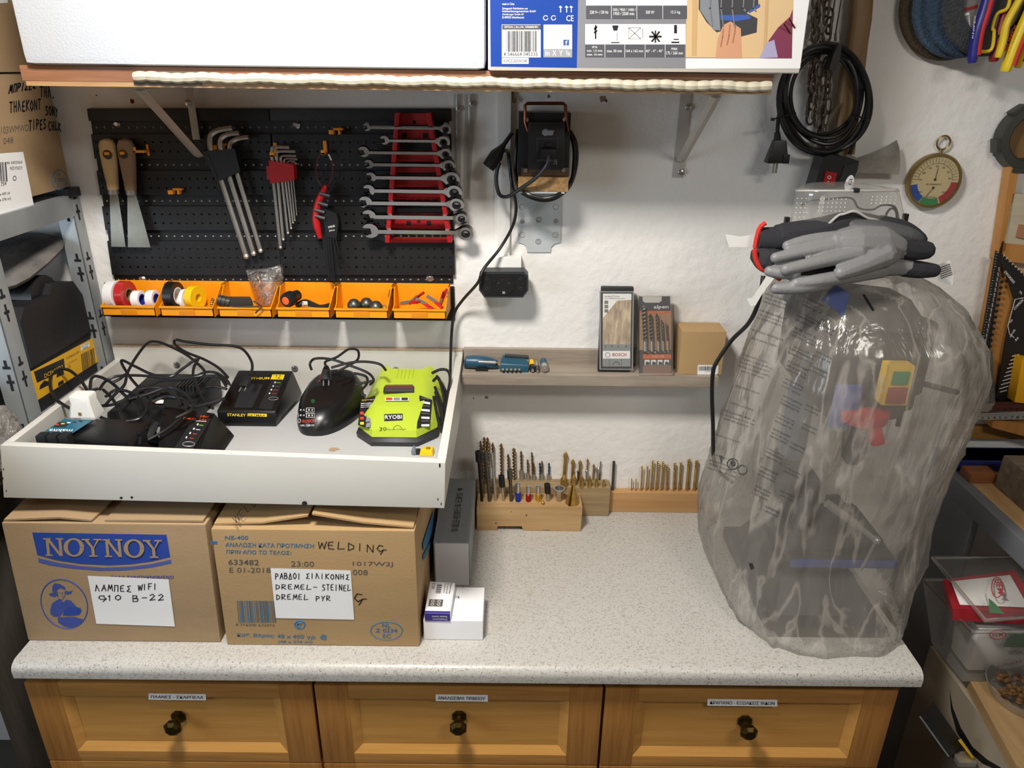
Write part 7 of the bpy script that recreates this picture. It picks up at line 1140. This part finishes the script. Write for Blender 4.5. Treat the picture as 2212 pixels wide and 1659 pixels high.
b = MB(WHT).pp(Pl(V((0, -.1, 0)), FRONT), [k5(700+33*math.cos(q)-20*math.sin(q)*.9, 1425+62*math.sin(q)) for q in [-i*math.pi/9 for i in range(18)]], .0006); b.m(INK).ptxt('CE', lambda x, y: Pl(V((0, -.1, 0)), FRONT)(x, y, .0012), k5(690, 1440), k5(716, 1442), k5(700, 1392), .01); part(b, 'oval_label', t)
MB(mat('clip_dark', '#2f2c2a', .6)).prism([P(*k5(*p), y=-.095) for p in ((622, 338), (645, 342), (632, 450), (600, 548), (542, 545), (580, 420))], (0, .03, 0)).thing('hanging_clip', 'dark flat clip holding the top of the coiled cord', 'clip')
# brass thermometer
c = P(*k5(1362, 1412), y=-.014); c.y = -.003; t = thing('wall_thermometer', 'round brass thermometer with coloured arcs hanging on the wall beside the axe head', 'thermometer', c-Z3*.065); BR2 = mat('old_brass', '#8f7a4c', .3, .8); Rr = .0605
part(MB(BR2).lathe([(0, 0), (Rr-.002, 0), (Rr, .002), (Rr, .014), (Rr-.002, .017), (Rr-.006, .017), (Rr-.007, .0125)], c, FRONT, 48, close=False), 'case', t)
def dp(a, r, d=.0135): return c+V((r*math.cos(a), -d, r*math.sin(a)))
b = MB(mat('dial_gold', '#e6d3a4', .5)).lathe([(Rr-.006, .0128), (0, .0128)], c, FRONT, 40, close=False)
for a0, a1, h in ((190, 240, '#2b55b5'), (242, 292, '#3f9a58'), (296, 358, '#b8343c')):
    b.m(mat('arc_'+h[1:], h, .5)); n = 8
    for i in range(n): p, q = math.radians(lerp(a0, a1, i/n)), math.radians(lerp(a0, a1, (i+1)/n)); b.poly([dp(p, .038), dp(q, .038), dp(q, .053), dp(p, .053)][::-1])
b.m(INK)
for i in range(21): q = math.radians(5+i*8.5); b.tube([dp(q, .042 if i % 2 else .039, .0138), dp(q, .05, .0138)], .0003, 4)
b.tube([dp(math.radians(5+i*8.5), .039, .0138) for i in range(21)], .0003, 4)
for i, s in enumerate(('50', '40', '30', '20', '10', '0', '10')): q = math.radians(12+i*27); p = dp(q, .033, .014); b.txt(s, p+V((-.003, 0, -.002)), p+V((.003, 0, -.002)), p+V((-.003, 0, .002)))
for s, x0, x1, z0, z1 in (('EVEREST', -.017, .017, -.008, -.005), ('NORMALE', -.01, .01, -.036, -.0335), ('UMIDO', -.035, -.022, -.025, -.022), ('SECCO', .022, .035, -.025, -.022)): b.txt(s, c+V((x0, -.014, z0)), c+V((x1, -.014, z0)), c+V((x0, -.014, z1)))
part(b, 'dial', t); part(MB(INK).ring(c+V((0, -.0138, .004)), FRONT, 0, .0026, .001, 12).tube([c+V((0, -.0145, .004)), c+V((.001, -.0145, .03))], .0006, 4).ring(c+V((0, -.0138, -.014)), FRONT, 0, .0026, .001, 12).tube([c+V((0, -.0145, -.014)), c+V((-.013, -.0145, -.035))], .0006, 4), 'hand', t)
part(MB(film('dial_glass', '#e8e8e8', .99, .03, .0, 10, (1, 1, 1), .2)).lathe([(Rr-.006, .0155), (.03, .0175), (0, .018)], c, FRONT, 40, close=False), 'glass', t)
part(MB(BR2).cyl(c+Z3*Rr+V((.003, -.006, 0)), c+Z3*(Rr+.009)+V((.003, -.006, 0)), .0035, 10).tube([c+V((.004+.0145*math.cos(q), -.006, Rr+.022+.0145*math.sin(q))) for q in [i*math.pi/12 for i in range(24)]], .0022, 8, closed=True), 'hanging_ring', t)
# flap discs
t0 = P(2115, 15, y=-.05)
for i, (dx, y, h, r, l) in enumerate(((-.035, -.012, '#57493a', .112, 'brown sanding flap disc hung nearest the wall'), (-.022, -.032, '#4a6079', .108, 'pale blue sanding flap disc in the middle of the stack'), (-.008, -.052, '#3b4f68', .106, 'dark blue sanding flap disc behind the front one'), (.012, -.075, '#3e4145', .104, 'front grey sanding flap disc with a barcode label'))):
    c = V((t0.x+dx, y, t0.z+.012)); t = thing('flap_disc', l, 'sanding disc', c-Z3*r, 'sanding flap discs'); m = mat('grit_'+h[1:], h, .9, var=.4, sc=120, bump=.5, bsc=220); n = 60; vs = []
    b = MB(m).lathe([(r*.62, .0), (r*.98, .001), (r, .004), (r*.97, .010), (r*.64, .016), (r*.62, .0)], c, FRONT, n, close=False); part(b, 'abrasive', t); part(MB(BC2).lathe([(0, .002), (r*.64, .002), (r*.62, .006), (r*.1, .006)], c, FRONT, 32, close=False), 'hub', t)
    if i == 3:
        b = MB(mat('disc_label', '#7d7a78', .5)).ring(c+V((0, -.0065, 0)), FRONT, .011, r*.62, .0006, 36); pl = Pl(c+V((0, -.0074, 0)), FRONT); b.m(mat('label_red_band', '#8e2a26', .5)).pp(pl, [k5(*p) for p in ((1490, 98), (1700, 35), (1700, 62), (1490, 122))]); b.m(WHT).pp(pl, [k5(*p) for p in ((1510, 130), (1635, 95), (1650, 262), (1530, 295))])
        for k in range(10): b.m(INK).pp(pl, [k5(1522+k*2, 150+k*12.5), k5(1632, 118+k*12.8), k5(1632+1, 124+k*12.8), k5(1523+k*2, 156+k*12.5)], .0008)
        for k in range(3): b.m(GINK).pp(pl, [k5(1500, 20+k*20), k5(1600, -10+k*20), k5(1600, -4+k*20), k5(1500, 26+k*20)], .0008)
        part(b, 'label', t)
# pliers with coloured handles
def plier(label, hs, loc):
    t = thing('pliers', label, 'pliers', loc, 'pliers with coloured handles')
    for pts, rs, m, inl in hs:
        q = spl([R5(*p) for p in pts], 6); n = len(q); part(MB(m).tube(q, [lerp(rs[0], rs[1], min(1, i/(n*.6))) if i < n*.9 else lerp(rs[1], rs[1]*.6, (i-n*.9)/(n*.1)) for i in range(n)], 10, flat=.8), 'handle', t)
        if inl: part(MB(inl[1]).tube([p+V((inl[0], -.006, 0)) for p in q[2:-2]], rs[1]*.55, 8), 'grip_inlay', t)
    return t
KB = mat('grip_blue', '#23247e', .4); KR = mat('grip_red', '#c42a28', .4); KY = mat('grip_yellow', '#e3c41e', .4); KD = mat('grip_dark_red', '#8a1d1e', .4)
t = plier('blue handled pliers with a red inlay beside the flap discs', ((((1810, -150, -.1), (1745, 80, -.1), (1690, 260, -.1), (1658, 490, -.1)), (.009, .0115), KB, (.006, KR)), (((1850, -150, -.085), (1800, 60, -.085), (1745, 230, -.085)), (.009, .0095), KB, None)), R5(1658, 520, -.1))
part(MB(WHT).txt('KNIPEX', R5(1668, 300, -.1125), R5(1690, 120, -.1125), R5(1656, 298, -.1125), .01), 'lettering', t)
t = thing('wire_stripper', 'black wire stripper edged in yellow between the blue and red handles', 'wire stripper', R5(1760, 400, -.08)); part(MB(mat('grip_black', '#2b2c2e', .7, bump=.3, bsc=200)).prism([R5(*p, -.09) for p in ((1850, -150), (1960, -100), (1930, 60), (1850, 110), (1830, 230), (1805, 390), (1720, 400), (1740, 260), (1790, 90))], (0, .02, 0)), 'body', t); part(MB(KY).tube(spl([R5(*p, -.092) for p in ((1965, -90), (1935, 60), (1850, 110), (1815, 220), (1830, 250), (1808, 385), (1716, 402))], 5), .0034, 8), 'edge', t)
plier('pliers with one dark red and one plain yellow handle', ((((1960, -150, -.08), (1900, 120, -.08), (1850, 320, -.08), (1825, 480, -.08)), (.009, .0115), KD, None), (((2090, -120, -.1), (2010, 30, -.1), (1930, 180, -.1), (1900, 320, -.1), (1862, 450, -.1)), (.008, .0092), KY, None)), R5(1825, 505, -.08))
t = plier('red and yellow two-tone pliers hanging lowest of the pliers', ((((2170, -60, -.1), (2070, 160, -.1), (1985, 360, -.1), (1915, 560, -.1)), (.011, .0125), KY, (.008, KR)), (((2180, 150, -.085), (2090, 330, -.085), (2010, 530, -.085)), (.009, .0085), KY, (.004, BLK))), R5(1915, 585, -.1))
part(MB(KR).txt('AUMEX', R5(1925, 400, -.114), R5(2010, 195, -.114), R5(1908, 392, -.114), .02), 'lettering', t)
# ring tool, tool board, squares
c = P(*k5(2120, 1075), y=-.03); c.y = -.004; t = thing('hose_clamp_ring', 'dark grey plastic ring hanging at the picture edge above the wooden board', 'ring', c-Z3*.08)
part(MB(mat('ring_grey', '#35352f', .5)).lathe([(.046, 0), (.068, 0), (.07, .004), (.066, .03), (.05, .032), (.046, .028), (.046, 0)], c, FRONT, 32, close=False), 'ring_body', t)
for q in (2.2, 3.4, 4.6): part(MB(MT['ring_grey']).hexa([c+V((.067*math.cos(q+d), y, .067*math.sin(q+d)))*1.0 if k else c+V((.076*math.cos(q+d), y, .076*math.sin(q+d))) for y in (-.03, -.004) for d, k in ((-.22, 1), (.22, 1), (.2, 0), (-.2, 0))], .001), 'lug', t)
part(MB(wood('ring_wood', '#8a6a42', '#735632', 2)).ring(c, FRONT, 0, .045, .006, 28), 'wood_disc', t)
MPL = wood('maple_board', '#c08a4a', '#a8733a', 2, 4, 10); yb = -.03; f2 = lambda x, y: P(x, y, y=yb)
t = thing('tool_board', 'wooden tool board with a pale panel above the black rafter squares', 'tool board', P(2180, 560, y=-.02))
part(MB(MPL).prism([f2(*p) for p in ((2185, 352), (2203, 352), (2172, 540), (2153, 562))], (0, .028, 0)), 'stile', t); part(MB(MPL).prism([f2(*p) for p in ((2165, 520), (2260, 530), (2262, 575), (2153, 562))], (0, .028, 0)), 'rail', t); part(MB(wood('pale_panel', '#c6bda6', '#b5aa92', 0)).prism([f2(*p) for p in ((2188, 418), (2270, 424), (2262, 534), (2170, 525))], (0, .02, 0)), 'panel', t)
part(MB(mat('terracotta_chip', '#a9765c', .8)).prism([P(*p, y=-.035) for p in ((2203, 485), (2240, 490), (2236, 520), (2196, 512))], (0, .005, 0)), 'chip', t)
def k9(x, y): return (1480+x/2.963, 380+y/2.963)
t = thing('rafter_square', 'black rafter square with white scale markings on the wooden backing', 'square', P(*k9(1990, 1450), y=-.03)); yb = -.045; pl = Pl((0, yb, 0), FRONT); SQB = mat('square_black', '#161617', .45)
def sq(b, q, d=.004): return b.prism([pl(*k9(*p)) for p in q], (0, d, 0))
b = MB(SQB); sq(b, ((1990, 478), (2030, 505), (1945, 1150), (1890, 1085))); sq(b, ((2030, 500), (2300, 760), (2300, 1440), (1990, 1440), (2045, 1090), (2105, 790), (2040, 590))); sq(b, ((1895, 1090), (1945, 1120), (2000, 1440), (1950, 1440)));
for i in range(13): u = i/12; x, y = lerp(2032, 1950, u), lerp(640, 1090, u); b.ring(pl(*k9(x, y)), FRONT, 0, .004, .002, 8)
part(b, 'plate', t); b = MB(WHT)
for i in range(34): u = i/33; x, y = lerp(1990, 1893, u), lerp(490, 1075, u); l = 16 if i % 5 == 0 else 9; b.pp(pl, [k9(x+2, y), k9(x+l, y+1), k9(x+l, y+3), k9(x+2, y+2)], .0006)
for i, s in enumerate(('270', '260', '250', '240', '230', '220', '210', '200', '190', '180', '170', '160', '150', '140', '130')): u = i/15; x, y = lerp(2012, 1920, u), lerp(600, 1090, u); b.ptxt(s, lambda p, q: pl(p, q, .0006), k9(x, y+12), k9(x+2, y-14), k9(x-9, y+10))
for s, q in (('DEGREES', (2040, 615, 2100, 690, 2052, 605)), ('75', (2135, 745, 2150, 760, 2143, 733)), ('COMMON', (2108, 860, 2165, 800, 2100, 845)), ('TOP', (2080, 945, 2098, 925, 2073, 935)), ('HIP-VAL', (2085, 1035, 2115, 985, 2076, 1026)), ('30', (2115, 1060, 2135, 1040, 2108, 1048))): b.ptxt(s, lambda p, q_: pl(p, q_, .0006), k9(*q[:2]), k9(*q[2:4]), k9(*q[4:6]), .01)
for i in range(18): x, y = 2010+10*(i % 9)+i//9*4, 1360-26*(i % 9)+i//9*20; b.pp(pl, [k9(x, y), k9(x+45, y-12), k9(x+46, y-7), k9(x+1, y+5)], .0006)
for i in range(11): u = i/10; x, y = lerp(2032, 2220, u), lerp(515, 690, u); b.pp(pl, [k9(x, y), k9(x+10, y-12), k9(x+13, y-10), k9(x+3, y+2)], .0006)
b.tube([pl(*k9(*p), .0008) for p in ((2165, 780), (2110, 790), (2065, 960), (2075, 1010), (2105, 1035))], .0008, 4); part(b, 'scale_markings', t)
MB(MPL).prism([P(*k9(*p), y=-.032) for p in ((2015, 505), (2300, 700), (2300, 1480), (1960, 1480), (1905, 1100))], (0, .03, 0)).thing('backing_board', 'amber wooden backing board behind the rafter square', 'board')
MB(mat('level_yellow', '#e0a315', .4)).prism([P(*k9(*p), y=-.075) for p in ((2160, 1170), (2300, 1190), (2300, 1470), (2108, 1448))], (0, .03, 0)).thing('yellow_level', 'yellow tool edge at the picture border above the rulers', 'level')
t = thing('combination_square', 'silver knurled combination square head hanging over the steel ruler', 'square', P(*k9(1930, 1500), y=-.06)); part(MB(mat('knurl', '#8d8983', .4, .7, bump=.9, bsc=420)).prism([P(*k9(*p), y=-.075) for p in ((1886, 1122), (1968, 1124), (1985, 1455), (1905, 1455))], (0, .03, 0)), 'knurled_face', t); part(MB(STEEL).prism([P(*k9(*p), y=-.073) for p in ((1880, 1118), (1888, 1120), (1908, 1458), (1905, 1500), (1890, 1450))], (0, .026, 0)).prism([P(*k9(*p), y=-.073) for p in ((1905, 1456), (1985, 1456), (1940, 1512), (1908, 1510))], (0, .026, 0)), 'edge', t)
for q, h, n, l, tx in ((((1965, 1452), (2300, 1440), (2300, 1505), (1968, 1508)), '#5b332c', 'ruler', 'dark red ruler lying above the steel ruler', '31 30 29 28 27 26 25 24'), (((1838, 1520), (2300, 1508), (2300, 1556), (1836, 1562)), '#a5a39e', 'ruler', 'steel ruler hanging level below the black rafter square', '1 2 3 4 5 6 7 8 9 10 11')):
    y = -.066 if h == '#5b332c' else -.07; pl2 = Pl((0, y, 0), FRONT); b = MB(mat('ruler_'+h[1:], h, .4, .3)).prism([pl2(*k9(*p)) for p in q], (0, .0015, 0)); b.m(INK if 'a5' in h else WHT); x0 = q[0][0]+10; y0 = q[0][1]
    for i in range(60): x = x0+i*7.2; b.pp(pl2, [k9(x, y0+4), k9(x+1.5, y0+4), k9(x+1.5, y0+(20 if i % 5 == 0 else 12)), k9(x, y0+(20 if i % 5 == 0 else 12))], .0004)
    b.ptxt(tx, lambda p, q_: pl2(p, q_, .0004), k9(x0+15, q[3][1]-5), k9(2290, q[2][1]-5), k9(x0+15, q[3][1]-22)); b.thing(n, l, 'ruler', 'rulers')
MB(MPL).prism([P(*k9(*p), y=-.06) for p in ((1972, 1560), (2300, 1600), (2300, 1700), (1965, 1612))], (0, .055, 0)).thing('wooden_triangle', 'amber wooden triangle edge below the steel ruler', 'set square')
# ---------------------------------------------------------------- corner rack with tubs and boxes
def k6(x, y): return (1900+x/2.186, 900+y/2.186)
GRW = mat('rack_grey', '#6a6c70', .6, var=.12, sc=8); XR = 1.1
t = thing('corner_rack', 'grey painted rack with a pale wooden top standing at the wall past the worktop', 'rack', (1.5, -.5, 0)); zk = 1.08
part(MB(wood('rack_top_wood', '#b9966a', '#a07d52', 1, 4, 9)).box((XR+.006, -1.0, zk-.012), (1.9, -.1, zk), .001), 'top_board', t); part(MB(GRW).box((XR, -1.0, zk-.05), (XR+.03, -.105, zk+.001), .001), 'beam', t)
part(MB(GRW).box((XR, -.24, 0), (XR+.02, -.12, zk-.05), .001), 'post', t); part(MB(GRW).box((XR+.002, -.135, 0), (XR+.07, -.105, zk-.05), .001), 'post', t); part(MB(GRW).box((1.84, -1.0, 0), (1.9, -.9, zk-.05)), 'post', t); part(MB(GRW).box((1.84, -.2, 0), (1.9, -.105, zk-.05)), 'post', t); part(MB(GRW).box((XR, -1.0, 0), (XR+.05, -.95, zk-.05)), 'post', t)
MB(wood('old_beam', '#7c6a55', '#55463a', 0, 6, 9, .8, .15)).box((1.18, -.5, zk+.0008), (1.6, -.17, zk+.085), .003).thing('timber_block', 'weathered thick timber block lying on the corner rack', 'timber')
MB(mat('crate_blue', '#1f2c66', .5)).box((1.1, -.1, zk-.1), (1.33, -.03, zk+.03), .003).box((1.095, -.103, zk+.015), (1.335, -.027, zk+.03), .002).thing('blue_crate', 'dark blue plastic crate edge behind the corner rack', 'crate')
MB(wood('reddish_offcut', '#8f5a34', '#74452a', 0)).box((1.125, -.16, zk+.0008), (1.19, -.115, zk+.025), .001).thing('wood_offcut', 'small reddish wood offcut in front of the blue crate', 'offcut')
MB(wood('tan_batten', '#a3793f', '#8a6532', 0)).box((1.13, -.02, zk+.05), (1.6, -.001, zk+.085), .001).thing('wall_batten', 'tan wooden batten fixed to the wall above the blue crate', 'batten')
# crate, cartons and tubs below
zc = .73
PW = [P(*k6(*p), z=.7285) for p in ((425, 1245), (470, 1215), (760, 1480), (760, 1720), (645, 1645))]
MB(wood('crate_wood', '#a98a60', '#8a6c46', 1, 3, 8, .7)).prism([v+V((0, 0, -.0275)) for v in PW], (0, 0, .0275)).thing('wooden_plank', 'pale wooden plank lying on the carton under the clear tub', 'plank')
BWL = P(*k6(700, 1275), z=.76); BWL.z = .7015
t = thing('steel_bowl', 'steel bowl of brown nuts standing on the carton next to the plank', 'bowl', BWL); part(MB(STEEL).lathe([(.045, .0), (.07, .03), (.08, .055), (.078, .055), (.066, .028), (0, .006)], BWL, Z3, 32), 'bowl_body', t)
random.seed(2); b = MB(mat('nut_brown', '#6a4a2a', .5))
for k in range(70): q = random.uniform(0, 6.28); r = random.uniform(0, .058); b.ball(BWL+V((r*math.cos(q), r*math.sin(q), .044+random.uniform(-.006, .006))), .0085, 6, (1, .8, .7))
tag(b.build('nuts', None, BWL+V((0, 0, .03))), 'brown nuts heaped in the steel bowl', 'nuts', kind='stuff')
t = thing('lower_carton', 'grey beige carton with a black curved stroke below the clear tub', 'carton', (1.3, -.45, 0)); part(MB(mat('beige_card', '#8c8170', .8)).box((1.045, -.64, .0008), (1.62, -.3, .7), .003), 'carton_body', t)
pl = Pl((1.0545, 0, 0), (-1, 0, 0)); plf = Pl((0, -.5305, 0), FRONT); b = MB(BLK); u = [P(*k6(x, y), x=1.0445) for x, y in ((330, 1285), (345, 1370), (385, 1470), (440, 1560), (510, 1620), (570, 1655), (600, 1690), (560, 1670), (490, 1640), (420, 1580), (365, 1490), (338, 1390))]
b.poly([v+V((-.0004, 0, 0)) for v in u[::-1]]); part(b, 'printed_stroke', t)
CT = film('tub_clear', '#d4d4d2', .82, .15, .05, 12, (1, 1, 1), .25); T0 = [V((1.036, -.446, zc)), V((1.29, -.44, zc)), V((1.29, -.325, zc)), V((1.03, -.325, zc))]; T1 = [V((1.0, -.47, .895)), V((1.33, -.465, .895)), V((1.33, -.295, .895)), V((.985, -.295, .895))]
t = thing('plastic_tub', 'clear plastic tub holding the white cheese tubs with a loose lid', 'tub', (1.15, -.38, zc)); n_in = [v+(V((1.15, -.385, v.z))-v)*.02 for v in T1]; b = MB(CT).loft([T0, T1], cap=False); b.poly(T0[::-1]); part(b, 'tub_body', t)
part(MB(CT).tube([T1[i] for i in range(4)], .005, 6, closed=True), 'rim', t); la = [P(*k6(*p), y=y) for p, y in (((252, 668), -.3), ((500, 965), -.5), ((900, 925), -.5), ((780, 660), -.3))]
part(MB(film('lid_clear', '#d4d4d2', .9, .1, .03, 10, (1, 1, 1), .15)).poly(la).m(CT).tube(la, .005, 6, closed=True), 'loose_lid', t)
def cheese(name, label, z0, z1, x0, x1, y0, y1, lid, fl):
    t = thing('cheese_tub', label, 'tub', ((x0+x1)/2, (y0+y1)/2, z0), 'white cheese tubs'); s = .012
    b = MB(mat('tub_white', '#efeeec', .4)).hexa([(x0+s, y0+s, z0), (x1-s, y0+s, z0), (x1-s, y1-s, z0), (x0+s, y1-s, z0), (x0, y0, z1), (x1, y0, z1), (x1, y1, z1), (x0, y1, z1)], .008)
    if lid: pass
    return t, b
t, b = cheese('', 'white cheese tub with red oval mark standing in the clear tub', zc+.004, .865, 1.05, 1.26, -.43, -.335, 0, 1); part(b, 'tub_body', t); pl = Pl((0, -.4305, .8), (0, -1, -.1)); b = MB(KR)
def ov(b, pl, cx, cy, rx, ry, r=.0012): b.tube([pl(*k6(cx+rx*math.cos(q), cy+ry*math.sin(q)), .002) for q in [i*math.pi/10 for i in range(20)]], r, 5, closed=True)
LB = lambda x, y: pl(x, y, .002)
ov(b, pl, 555, 1028, 38, 20); b.ptxt('BEM', LB, k6(530, 1036), k6(580, 1034), k6(530, 1018), .03).ptxt('Ανθόγαλο', LB, k6(555, 1192), k6(670, 1160), k6(550, 1172), .01); b.m(mat('mount_green', '#3f7a4a', .6)).pp(pl, [k6(*p) for p in ((580, 1085), (600, 1045), (640, 1020), (690, 1015), (760, 1050), (760, 1088))], .002).ptxt('Olympus', LB, k6(565, 1082), k6(640, 1080), k6(565, 1066), .02); b.m(INK).ptxt('ΤΣΟΤΣΙΛΙ', LB, k6(605, 1120), k6(668, 1116), k6(605, 1106), .01); part(b, 'printed_label', t)
q = [P(*k6(*p), y=y) for p, y in (((298, 770), -.32), ((345, 905), -.43), ((760, 930), -.43), ((640, 725), -.32))]; t = thing('cheese_tub', 'red bordered cheese tub lying tilted over the upright white one', 'tub', q[1], 'white cheese tubs'); up = (q[1]-q[0]).cross(q[3]-q[0]).normalized(); up = up if up.z > 0 else -up
part(MB(mat('lid_red', '#a3202c', .45)).prism(q, -up*.03), 'red_border', t); pl = Pl(q[0], up); ii = [q[0]*.0+lerp(lerp(q[0], q[3], u), lerp(q[1], q[2], u), v)+up*.0006 for u, v in ((.1, .1), (.1, .88), (.9, .88), (.9, .1))]; b = MB(mat('tub_white')).poly(ii if (ii[1]-ii[0]).cross(ii[2]-ii[0]).dot(up) > 0 else ii[::-1])
b.m(KR); LB = lambda x, y: pl(x, y, .003); b.tube([pl(*k6(555+26*math.cos(w), 810+48*math.sin(w)), .002) for w in [i*math.pi/10 for i in range(20)]], .0012, 5, closed=True).ptxt('BEM', LB, k6(542, 775), k6(560, 842), k6(572, 775), .03); b.m(MT['mount_green']).ptxt('Olympus', LB, k6(492, 845), k6(515, 930), k6(505, 842), .02).pp(pl, [k6(*p) for p in ((520, 930), (515, 860), (545, 885), (590, 935))], .002); part(b, 'lid_top', t)
t = thing('stapler_case', 'black box with a pale edge and yellow handle standing beside the lower carton', 'box', P(*k6(260, 1600), y=-.52)); c = P(*k6(270, 1450), y=-.43)
part(MB(BC2).hexa([P(*k6(*p), y=y) for p, y in (((325, 1620), -.56), ((390, 1540), -.54), ((390, 1540), -.47), ((325, 1620), -.49), ((195, 1420), -.56), ((255, 1345), -.54), ((255, 1345), -.47), ((195, 1420), -.49))], .003), 'case_body', t); part(MB(GALV).tube([P(*k6(192, 1418), y=-.563), P(*k6(325, 1604), y=-.563)], .002, 6), 'pale_edge', t); part(MB(YEL).hexa([P(*k6(*p), y=y) for p, y in (((438, 1615), -.57), ((446, 1608), -.56), ((446, 1608), -.54), ((438, 1615), -.54), ((370, 1528), -.57), ((384, 1520), -.56), ((384, 1520), -.54), ((370, 1528), -.54))]), 'yellow_handle', t); part(MB(STEEL).box(P(*k6(370, 1655), y=-.57), P(*k6(425, 1580), y=-.54), .002), 'metal_latch', t)
